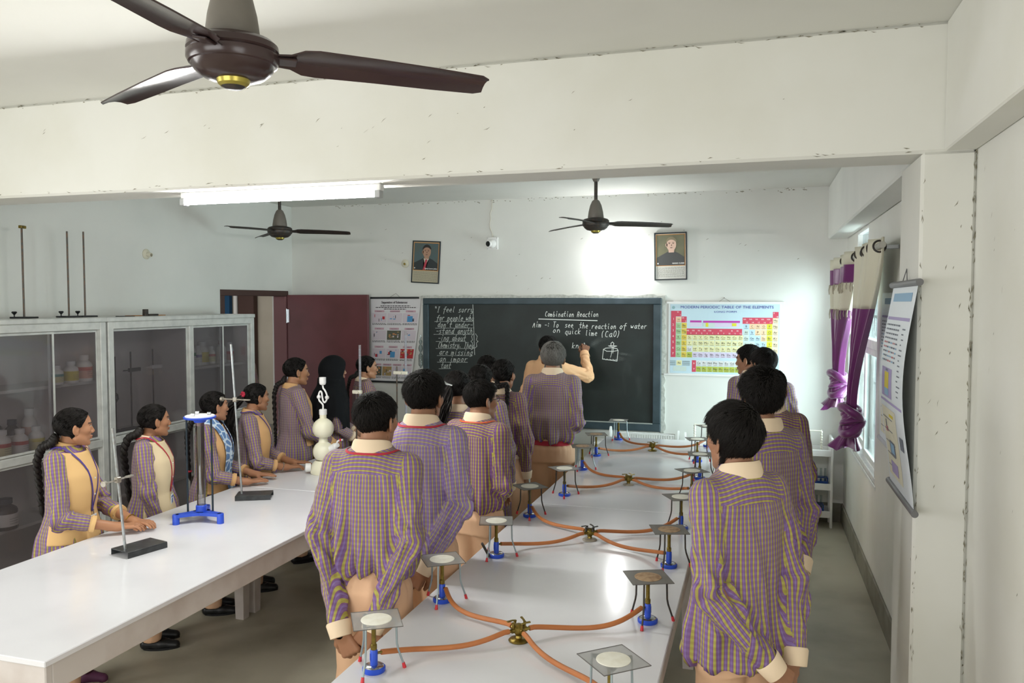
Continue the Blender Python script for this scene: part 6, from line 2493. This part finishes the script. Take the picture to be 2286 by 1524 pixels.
        fs += [(0, 1, 2, 3), ((n - 1) * 4 + 3, (n - 1) * 4 + 2, (n - 1) * 4 + 1, (n - 1) * 4)]
        return obj(name, MB().add(vs.tolist(), fs), m, parent, smooth=60), P
    R['strip'] = strip

    # ---- waistcoat front (sleeveless panel worn over the shirt)
    if vest:
        v, f = nets(lambda P: tors(P, .011), (-.25, -.25, .88), (.25, .25, 1.47), .0085, 2)
        fc = v[f].mean(1)
        arm = np.minimum(slv(fc.astype(F4), 1), slv(fc.astype(F4), -1))
        keep = (fc[:, 1] > vest[1] + np.where(fc[:, 2] > 1.34, -.01, 0)) & (fc[:, 2] > vest[2]) & (arm > -.006) & (fc[:, 2] < 1.415 - np.maximum(fc[:, 1], 0) * .25)
        f = f[keep]
        us = np.unique(f)
        mp_ = np.full(len(v), -1)
        mp_[us] = np.arange(len(us))
        vu = v[us]
        top_ = 1.415 - np.maximum(vu[:, 1], 0) * .25
        m_ = (np.abs(vu[:, 2] - top_) < .010) & (vu[:, 2] > 1.30)
        v[us[m_], 2] = top_[m_] - .001
        m_ = (np.abs(vu[:, 1] - vest[1]) < .009) & (vu[:, 2] < 1.33)
        v[us[m_], 1] = vest[1]
        d0, g0 = grad(tors, v[us], .004)
        vv = v[us] + g0 * (vnoise(us * 0 + v[us][:, 0] * 14 + seed, v[us][:, 2] * 7, seed) * .003)[:, None]
        vo = np_obj('vest', np_mesh('vest', vv, mp_[f]), vest[0], root)
        sd_ = vo.modifiers.new('thick', 'SOLIDIFY')
        sd_.thickness = .007
        sd_.offset = -1
        R['vest'] = vo
        for k in range(3):
            P_, N_ = on_shirt([(0.0, .12, 1.24 - k * .09)], .0125)
            obj('button', MB().lathe([(0, .003), (.005, .003), (.0055, 0)], tuple(P_[0]), n=12, axis=tuple(N_[0])), M_card, vo)

    # ---- trousers
    if outfit in ('tuck', 'out', 'kurta') and trouser_m is not False:
        fem_t = outfit == 'kurta'
        wl = Loft([(.80, .148, .115, -.018), (.90, .150, .122, -.024), (.945, .136, .106, -.014), (.975, .120, .092, -.006), (1.0, .116, .088, -.006)])

        def tr_f(P):
            d = wl(P)
            for sd in (1, -1):
                fxp = fx[0 if sd < 0 else 1]
                kn = A(sd * .0425 + fxp[0] * .5, fxp[1] * .5 + .012, .48)
                d = smin(d, smin(cone(P, (sd * .074, -.018, .86), kn, .088, .074), cone(P, kn, (fxp[0], fxp[1] - .012, .075), .073, .060), .04), .03)
            return smax(d, .055 - P[:, 2], .01)
        v, f = nets(tr_f, (-.30, -.30, .03), (.30, .30, 1.02), .012 * res, 2)
        d0, g0 = grad(tr_f, v, .004)
        th = np.arctan2(v[:, 0], -v[:, 1])
        up = sstep(.80, .95, v[:, 2])
        disp = vnoise(th * 14, v[:, 2] * 3, seed) * .007 * up + vnoise(v[:, 0] * 9 + seed, v[:, 2] * 7, v[:, 1] * 9) * .008 * (1 - up)
        v = v + g0 * disp[:, None]
        tro = np_obj('trousers', np_mesh('trousers', v, f), trouser_m or M_peach, root)
        R['trousers'] = tro
        if belt:
            obj('belt', ring_band(0, wl, .925, .955, .010), belt, root, smooth=40)
    if outfit == 'girltuck':
        sk = Loft([(.10, .235, .20, 0), (.40, .215, .18, -.005), (.75, .185, .15, -.012), (.90, .165, .135, -.012), (.99, .133, .104, -.005)])
        v, f = nets(sk, (-.30, -.28, .08), (.30, .28, 1.01), .012, 2)
        d0, g0 = grad(sk, v, .004)
        th = np.arctan2(v[:, 0], -v[:, 1])
        v = v + g0 * (np.sin(th * 9 + vnoise(th, v[:, 2] * 2, 1) * 2) * .010 * sstep(.98, .5, v[:, 2]))[:, None]
        np_obj('skirt', np_mesh('skirt', v, f), trouser_m or M_peach, root)
        obj('belt', ring_band(0, sk, .958, .985, .008), belt or M_peachl, root, smooth=40)
    # ---- shoes
    for sd in (-1, 1):
        fxp = fx[0 if sd < 0 else 1]
        o = A(fxp[0], fxp[1], 0)

        def sf_(P, o=o):
            q = P - o
            d = smin(cone(q, (0, -.055, .034), (0, .04, .034), .036, .040), cone(q, (0, .04, .030), (0, .135, .020), .042, .030), .03)
            d = smax(d, -(cone(q, (0, -.03, .085), (0, .05, .085), .040, .036)), .01)
            return smax(d, .004 - q[:, 2], .004)
        v, f = nets(sf_, o + A(-.07, -.12, -.01), o + A(.07, .19, .09), .009, 1)
        so = np_obj('shoe', np_mesh('shoe', v, f), shoes, root)
        pts = []
        for a in np.linspace(0, 2 * PI, 28, endpoint=False):
            yy = .045 + .118 * math.sin(a)
            pts.append((o[0] + (.046 - .10 * max(0, yy - .09)) * math.cos(a), o[1] + yy))
        obj('sole', MB().prism(pts, ((0, 0, 0), (1, 0, 0), (0, 1, 0)), .014), M_sole if shoes is M_shoeP else M_shoeB, so)

    # ---- lanyard
    if lanyard:
        zc = 1.448 if not fem else 1.44
        rl = .088 if not fem else .080
        back = [(rl * math.sin(t), -.012 - rl * math.cos(t), zc - .02 - .045 * (1 - math.cos(t)) * .5) for t in np.linspace(-2.0, 2.0, 25)]
        lz = 1.05 if lanyard[1] else 1.15
        guide = [(.0 + .01, .14, lz)] + [(-.015, .14, lz + .10), (-.05, .12, 1.30)] + back + [(.05, .12, 1.30), (.025, .14, lz + .10), (.012, .14, lz)]
        lo, P = strip(guide, .011 if lanyard[1] else .009, .0155 if vest else .0045, lanyard[0], 'lanyard', root, 110)
        if lanyard[1]:
            pb, nb_ = on_shirt([(.01, .15, lz - .015)], .02)
            p = pb[0]
            c = obj('id_card', MB().box((p[0] - .03, p[1] - .002, p[2] - .085), (p[0] + .03, p[1] + .002, p[2]), .001), M_card, lo)
            obj('card_print', MB().box((p[0] - .024, p[1] + .002, p[2] - .022), (p[0] + .024, p[1] + .0028, p[2] - .010)).box((p[0] - .012, p[1] + .002, p[2] - .06), (p[0] + .012, p[1] + .0028, p[2] - .028)), mat('card_blue', '#3E6AA8', .5), lo, smooth=0)
            obj('clip', MB().cyl((p[0], p[1], p[2]), (p[0], p[1], p[2] + .03), .004, n=8), M_steel, lo)
    return R


def braid(R, path, r0=.019, r1=.008, turns=8, parent_name='braid', tie=None):
    """three-strand plait along guide points in the body's own space"""
    pts = np.array(path, float)
    hd = [R['rh'] @ np.array(q) + HC for q in ((0, -.104, -.030), (0, -.118, -.075))]
    pts = np.concatenate([hd, pts])
    n = 110
    t = np.linspace(0, 1, n)
    P = np.stack([np.interp(t * (len(pts) - 1), range(len(pts)), pts[:, i]) for i in range(3)], 1)
    k = np.ones(9) / 9
    P = np.stack([np.convolve(np.pad(P[:, i], 4, 'edge'), k, 'valid') for i in range(3)], 1)
    T = np.gradient(P, axis=0)
    T /= np.linalg.norm(T, axis=1, keepdims=True)
    X = np.cross(T, np.array((0, 1, 0)))
    X /= np.maximum(np.linalg.norm(X, axis=1, keepdims=True), 1e-5)
    Y = np.cross(T, X)
    rr = (r0 + (r1 - r0) * t) * (.55 + .45 * np.clip(t * 7, 0, 1))
    G = MB()
    for j in range(3):
        a = t * turns * 2 * PI / 2 + j * 2 * PI / 3
        Q = P + X * (np.sin(a) * rr * .85)[:, None] + Y * (np.sin(2 * a) * rr * .5)[:, None]
        G.tube(Q.tolist(), (rr * .80).tolist(), 8)
    G.tube([P[-1], P[-1] + T[-1] * .03, P[-1] + T[-1] * .07], [r1 * 1.1, r1 * 1.3, .002], 8)
    b = obj(parent_name, G, M_hair, R['root'], smooth=80)
    if tie:
        obj('hair_tie', MB().lathe([(r1 * 1.5, -.008), (r1 * 1.9, 0), (r1 * 1.5, .008)], tuple(P[-2]), n=14), tie, b)
    return b


def tail(R, path, r0, n=90, seed=0, wave=.012):
    r = np.random.RandomState(seed)
    pts = np.array(path, float)
    pts = np.concatenate([[R['rh'] @ np.array(q) + HC for q in ((0, -.112, .03), (0, -.145, .0))], pts])
    K = 18
    t = np.linspace(0, 1, K)
    P = np.stack([np.interp(t * (len(pts) - 1), range(len(pts)), pts[:, i]) for i in range(3)], 1)
    S_ = []
    for i in range(n):
        o = r.normal(0, 1, 3)
        o /= max(np.linalg.norm(o), 1e-3)
        o *= r0 * math.sqrt(r.rand())
        env = np.sin(np.clip(t * 1.15, 0, 1) * PI * .62) * .9 + .25
        ph, fq = r.uniform(0, 6), r.uniform(1.0, 1.8)
        S_.append(P + o * env[:, None] + np.stack([np.sin(t * 2 * PI * fq + ph), np.cos(t * 2 * PI * fq + ph), 0 * t], 1) * wave * t[:, None])
    sv, sf = strand_tubes(np.stack(S_), np.full(n, .0048), r)
    mh = np_mesh('ponytail', sv, sf)
    return np_obj('ponytail', mh, M_hair, R['root'])


# ------------------------------------------------------------------ arm poses: (elbow, wrist, finger direction, back-of-hand normal) for right then left
def behind(zr=.80, spread=.20):
    return (((spread, -.085, 1.105), (.075, -.185, zr + .06), (-.55, -.05, -.85), (.1, -1, .1)),
            ((-spread, -.085, 1.105), (-.055, -.200, zr + .03), (.50, -.02, -.86), (-.1, -1, .1)))


def table(z, reach=.30, dx=.10, el=1.05, lift=.037, xr=.0):
    zz = z + lift
    return (((.205, .05, el), (dx + .03 + xr, reach, zz), (-.30, .92, .0), (.05, .0, 1)),
            ((-.195, .08, el), (-dx + .03 + xr, reach + .04, zz), (.25, .95, .0), (-.05, .0, 1)))


def sides(y=0.0):
    return (((.20, -.03 + y, 1.085), (.195, .045 + y, .84), (0, .12, -1), (1, 0, .1)), ((-.20, -.03 + y, 1.085), (-.195, .045 + y, .84), (0, .12, -1), (-1, 0, .1)))
# ------------------------------------------------------------------ the class
zt = lambda h: .86 / (h / 1.645)
RED, PUR, ORG = (M_redl, False), (M_purl, True), (M_orl, False)
# boys along the aisle
person((-1.485, 2.95), 4, 1.70, 'boy with short black hair holding his hands behind him, nearest the burner table', 'tuck', 'short', (math.radians(-12), .03, 0), behind(.745, .188), seed=3, lanyard=RED, eyes=False, fold=1.25)
person((-1.47, 3.42), 2, 1.745, 'tall boy with messy black hair and faded plaid shirt, second along the aisle', 'tuck', 'messy', (math.radians(-6), .02, 0), behind(.80), seed=8, lanyard=RED, mats=dict(shirt=M_plaid2), eyes=False)
b3 = person((-1.475, 4.22), -14, 1.635, 'boy with cropped hair and glasses turning his head, at the table edge', 'tuck', 'short', (math.radians(-22), .02, 0), (((.180, -.05, 1.085), (.07, .17, 1.0), (-.7, .6, -.2), (.3, .6, .7)), ((-.195, -.05, 1.085), (-.06, .18, .97), (.7, .6, -.2), (-.3, .6, .7))), hands=('loose', 'loose'), seed=12, lanyard=ORG, eyes=False, mats=dict(shirt=M_plaid3))
G = MB()
for e in (-1, 1):
    q = [(e * .031 + .021 * math.cos(a), .093, .008 + .017 * math.sin(a)) for a in np.linspace(0, 2 * PI, 19)]
    G.tube([tuple(b3['rh'] @ np.array(p) + HC) for p in q], .0015, 6)
    G.tube([tuple(b3['rh'] @ np.array(p) + HC) for p in ((e * .052, .092, .010), (e * .077, .05, .012), (e * .080, -.01, .008))], .0015, 6)
obj('glasses', G, M_black, b3['root'])
person((-1.50, 6.02), 6, 1.755, 'tall boy with a grey mop of hair and red belt, beside the teacher', 'tuck', 'mop', (math.radians(4), .06, 0), (((.195, -.07, 1.085), (.10, .15, .97), (-.6, .7, -.2), (.3, .5, .8)), ((-.195, -.07, 1.085), (-.10, .15, .97), (.6, .7, -.2), (-.3, .5, .8))), hair_m=M_hairg, seed=21, eyes=False, belt=M_redl, mats=dict(shirt=M_plaid))
# girls in the aisle
g8 = person((-1.745, 4.58), 6, 1.655, 'girl with a wavy ponytail and shiny hair clip, behind the tall boy', 'kurta', 'girl', (math.radians(-10), 0, 0), sides(), hands=('loose', 'loose'), seed=31, fem=True, eyes=False, res=1.15)
tail(g8, [(-.03, -.16, 1.46), (-.05, -.15, 1.36), (-.06, -.145, 1.27)], .034, 110, 3, .02)
obj('hair_clip', MB().tube([tuple(g8['rh'] @ np.array(q) + HC) for q in ((-.05, -.098, .055), (-.02, -.120, .045), (.02, -.120, .035))], .007, 8), M_chrome, g8['root'])
g9 = person((-1.77, 5.08), 4, 1.655, 'girl with smooth centre-parted hair, seen between the ponytail girl and the plaited girl', 'kurta', 'girl', (math.radians(-5), 0, 0), sides(), hands=('loose', 'loose'), seed=33, fem=True, eyes=False, res=1.3)
braid(g9, [(0, -.135, 1.43), (0, -.15, 1.30), (0, -.14, 1.12)])
g9b = person((-2.02, 5.97), 0, 1.66, 'girl mostly hidden behind the centre-parted girl, only dark hair showing', 'kurta', 'girl', (0, 0, 0), sides(), hands=('loose', 'loose'), seed=35, fem=True, eyes=False, res=1.3)
g10 = person((-1.735, 5.47), -6, 1.665, 'girl with twin plaits and a long peach skirt, standing left of the grey haired boy', 'girltuck', 'girl', (math.radians(-4), 0, 0), (((.19, -.04, 1.09), (.18, .0, .85), (0, .1, -1), (1, 0, .1)), ((-.19, -.02, 1.09), (-.18, .05, .85), (0, .1, -1), (-1, 0, .1))), hands=('loose', 'loose'), seed=37, fem=True, eyes=False, mats=dict(shirt=M_plaid3))
for e in (-1, 1):
    braid(g10, [(e * .075, -.085, 1.48), (e * .085, -.10, 1.40), (e * .08, -.125, 1.24), (e * .08, -.12, 1.10)], .015, .007, 12)
# teacher writing on the board
t1 = person((-1.93, 7.53), -12, 1.745, 'teacher in a peach shirt and navy trousers writing on the blackboard', 'tuck', 'short', (math.radians(-2), -.05, 0), (((.31, .21, 1.28), (.205, .375, 1.46), (-.10, .48, .86), (.6, -.7, .3)), ((-.20, -.06, 1.09), (-.16, .10, .90), (.1, .7, -.6), (-1, 0, .2))), hands=('write', 'loose'), seed=41, mats=dict(shirt=M_teach), collar=M_teach, trouser_m=M_navy, tone=(.20, .095, .055), eyes=False)
w_ = M4 = t1['WR'][1]
obj('chalk_stick', MB().cyl((float(w_[0]) - .035, float(w_[1]) + .085, float(w_[2]) + .075), (float(w_[0]) - .055, float(w_[1]) + .115, float(w_[2]) + .105), .006, n=10), M_chalk, label='white chalk stick held in the teacher\'s writing hand', cat='chalk').matrix_world = t1['root'].matrix_basis.copy()
# boys along the window side
r1 = person((-.055, 2.84), 42, 1.715, 'boy with long tousled black hair nearest the camera, hands joined behind his back', 'out', 'long', (math.radians(2), .05, 0), (((.182, -.09, 1.09), (.12, -.165, .855), (-.50, -.15, -.85), (.2, -1, .1)), ((-.182, -.085, 1.09), (-.01, -.195, .855), (.72, -.12, -.65), (-.1, -.9, .45))), hands=('loose', 'loose'), seed=51, eyes=True, fold=1.3, wide=.92)
person((.035, 3.60), 34, 1.765, 'boy with thick puffed up black hair standing behind the nearest window side boy', 'out', 'puffy', (math.radians(-6), .03, 0), behind(.86, .172), seed=55, eyes=False, wide=.88)
person((.085, 4.62), 8, 1.70, 'boy hidden behind the puffy haired boy, only his collar and shoulder showing', 'out', 'short', (math.radians(8), 0, 0), behind(.86, .18), seed=57, eyes=False, wide=.9, res=1.2, mats=dict(shirt=M_plaid3))
person((.055, 6.08), 14, 1.735, 'boy with neat black hair before the periodic table, third in the window side line', 'out', 'short', (math.radians(24), .0, 0), sides(), hands=('loose', 'loose'), seed=59, eyes=False, res=1.2)
person((-.035, 6.62), 40, 1.73, 'boy seen in profile before the periodic table, farthest in the window side line', 'out', 'short', (math.radians(24), .0, 0), sides(), hands=('loose', 'loose'), seed=61, eyes=True, res=1.2)

# girls along the left table
p1 = person((-3.47, 3.37), -72, 1.515, 'girl in a yellow vest and purple lanyard, hands together on the table', 'kurta', 'girl', (math.radians(40), .0, 0), table(zt(1.515), .305, .055, 1.05, .045), hands=('rest', 'rest'), seed=71, sleeve=.42, fem=True, lanyard=PUR, vest=(M_vestY, -.035, .90), collar=M_vestY, collar_kind=True, shoes=M_shoeP, tone=(.40, .195, .105))
braid(p1, [(.055, -.125, 1.43), (.06, -.155, 1.34), (.03, -.16, 1.22), (.03, -.15, 1.08)], .022, .012, 11)
p2 = person((-3.475, 3.97), -64, 1.462, 'girl in a cream vest with a red lanyard, standing behind the blue tube stand', 'kurta', 'girl', (math.radians(34), .02, 0), sides(.06), hands=('loose', 'loose'), seed=73, fem=True, lanyard=(M_redl, True), vest=(M_vestC, .0, .90), shoes=M_shoeB, tone=(.33, .155, .08))
braid(p2, [(.055, -.125, 1.43), (.06, -.155, 1.34), (.0, -.16, 1.2), (-.02, -.15, 1.02)], .024, .014, 10)
p3 = person((-3.475, 4.53), -62, 1.48, 'girl with a blue and white scarf and loose hair strands, hands on the table', 'kurta', 'girl', (math.radians(34), .0, 0), table(zt(1.48), .27, .12, 1.05), hands=('flat', 'flat'), seed=75, sleeve=.42, fem=True, vest=(M_vestP, .0, .92), collar=M_vestP, tone=(.37, .18, .10), lanyard=(M_purl, False))
braid(p3, [(.055, -.125, 1.43), (.06, -.155, 1.34), (.0, -.165, 1.2), (-.02, -.16, 1.04)], .022, .011, 11, tie=M_redl)
p4 = person((-3.465, 4.985), -62, 1.49, 'girl with a red hair bow and tan vest, hands resting near the white gas generator', 'kurta', 'girl', (math.radians(32), .0, 0), table(zt(1.49), .26, .10, 1.05, .040), hands=('rest', 'flat'), seed=77, sleeve=.42, fem=True, lanyard=PUR, vest=(M_vestP, -.02, .93), collar=M_vestP, tone=(.31, .145, .075))
tail(p4, [(.055, -.165, 1.45), (.04, -.17, 1.32), (-.02, -.16, 1.15)], .036, 110, 7, .022)
G = MB()
for k in range(9):
    a = k * 2.4
    G.ball(tuple(p4['rh'] @ np.array((.016 * math.cos(a), -.122 + .008 * math.sin(k), .034 + .016 * math.sin(a))) + HC), .013, 10)
obj('red_bow', G, mat('red_bow_cloth', '#B01F3C', .6), p4['root'], smooth=80)
p5 = person((-3.53, 5.62), -36, 1.63, 'tall girl with a long plait and small earrings, standing before the maroon door', 'kurta', 'girl', (math.radians(-4), .0, 0), (((.20, .045, 1.08), (.13, .255, .955), (-.3, .9, -.1), (.3, .2, 1)), ((-.195, .05, 1.08), (-.10, .275, .955), (.2, .9, -.1), (-.2, .2, 1))), hands=('loose', 'loose'), seed=79, fem=True, vest=(M_vestP, .045, .95), tone=(.36, .175, .09), collar=M_vestP)
braid(p5, [(0, -.132, 1.44), (0.0, -.158, 1.36), (.0, -.155, 1.2), (0, -.15, 1.06), (0, -.15, .98)], .018, .008, 14)
for e in (-1, 1):
    o = p5['rh'] @ np.array((e * .079, -.002, -.044)) + HC
    obj('earring', MB().ball(tuple(o), .0055, 10), M_gold2, p5['root'])
p6 = person((-3.50, 6.16), -58, 1.60, 'girl in a long black headscarf, forearms on the table beside the door', 'kurta', None, (math.radians(6), .0, 0), table(zt(1.60), .24, .11, 1.04, .036), hands=('flat', 'flat'), seed=81, sleeve=.45, fem=True, tone=(.46, .25, .16), res=1.1)
hl = Loft([(.98, .235, .20, -.04), (1.12, .23, .185, -.03), (1.28, .212, .165, -.012), (1.35, .18, .135, -.010), (1.40, .125, .115, -.0), (1.45, .098, .11, .008)])
rh6 = p6['rh']


def hij(P):
    L = (P - HC) @ rh6
    d = ellip(L, (0, -.012, .02), (.092, .115, .108))
    d = smin(d, cone(L, (0, -.03, -.02), (0, -.02, -.16), .095, .095), .04)
    d = smin(d, hl(P), .05)
    for sd in (1, -1):
        d = smin(d, cone(P, (sd * .13, -.01, 1.36), p6['EL'][sd] + A(0, -.01, .02), .075, .072), .05)
    fo = ellip(L, (0, .115, -.030), (.056, .085, .088))
    d = smax(d, -fo, .02)
    return smax(d, 1.02 + .25 * np.abs(P[:, 0]) + .25 * np.maximum(P[:, 1], 0) - P[:, 2] - .06, .01)


v, f = nets(hij, (-.27, -.30, .96), (.27, .22, 1.74), .010, 2)
d0, g0 = grad(hij, v, .004)
th = np.arctan2(v[:, 0], -v[:, 1])
v = v + g0 * (vnoise(th * 7, v[:, 2] * 4, 3.3) * .009 * sstep(1.5, 1.3, v[:, 2]))[:, None]
np_obj('headscarf', np_mesh('headscarf', v, f), M_hijab, p6['root'])
p7 = person((-3.48, 6.74), -52, 1.575, 'girl seen in profile in front of the separation chart, behind the nearest boy\'s head', 'kurta', 'girl', (math.radians(2), .0, 0), table(zt(1.575), .24, .1, 1.04), hands=('flat', 'flat'), seed=83, fem=True, sleeve=.45, tone=(.40, .20, .11), mats=dict(shirt=M_plaid3), res=1.1)
braid(p7, [(0, -.135, 1.44), (0.0, -.16, 1.34), (0, -.155, 1.12)], .019, .01, 11)
# scarf with a crackled pattern on p3
ms = bpy.data.materials.new('crackle_scarf')
ms.use_nodes = True
nt = ms.node_tree
tc = nt.nodes.new('ShaderNodeTexCoord')
vo = nt.nodes.new('ShaderNodeTexVoronoi')
vo.feature = 'DISTANCE_TO_EDGE'
vo.inputs['Scale'].default_value = 17
rp = nt.nodes.new('ShaderNodeValToRGB')
rp.color_ramp.elements[0].position, rp.color_ramp.elements[0].color = .06, S('#CFE0EE')
rp.color_ramp.elements[1].position, rp.color_ramp.elements[1].color = .12, S('#5E82B4')
nt.links.new(tc.outputs['Object'], vo.inputs['Vector'])
nt.links.new(vo.outputs['Distance'], rp.inputs[0])
nt.links.new(rp.outputs[0], nt.nodes['Principled BSDF'].inputs['Base Color'])
nt.nodes['Principled BSDF'].inputs['Roughness'].default_value = .7
bk = [(.085 * math.sin(t), -.008 - .085 * math.cos(t), 1.43 - .05 * (1 - math.cos(t)) * .5) for t in np.linspace(-2.0, 2.0, 21)]
p3['strip']([(-.075, .14, .90), (-.075, .14, 1.05), (-.08, .14, 1.2), (-.085, .09, 1.34)] + bk + [(.085, .09, 1.34), (.075, .14, 1.2), (.07, .14, 1.05), (.065, .14, .90)], np.concatenate([np.linspace(.10, .075, 40), np.full(40, .06), np.linspace(.075, .10, 40)]), .022, ms, 'scarf', p3['root'], 120, .004)
# half hidden pupil in the hall doorway
p0 = person((-5.68, 8.02), 150, 1.62, 'person in the hall doorway, only a striped sleeve showing past the cabinet', 'out', 'short', (0, 0, 0), sides(), hands=('loose', 'loose'), seed=91, eyes=False, res=1.3, mats=dict(shirt=M_plaid3))
# bangles
for R_, sd, c in ((p1, -1, M_gold2), (p4, 1, M_chrome)):
    ax = R_['WR'][sd] - R_['EL'][sd]
    ax = Vector(ax / np.linalg.norm(ax))
    u = ax.orthogonal().normalized()
    w = ax.cross(u)
    o = Vector(R_['WR'][sd]) - ax * .028
    obj('bangle', MB().tube([o + (u * math.cos(q) + w * math.sin(q)) * .031 for q in np.linspace(0, 2 * PI, 33)], .0028, 8), c, R_['root'])
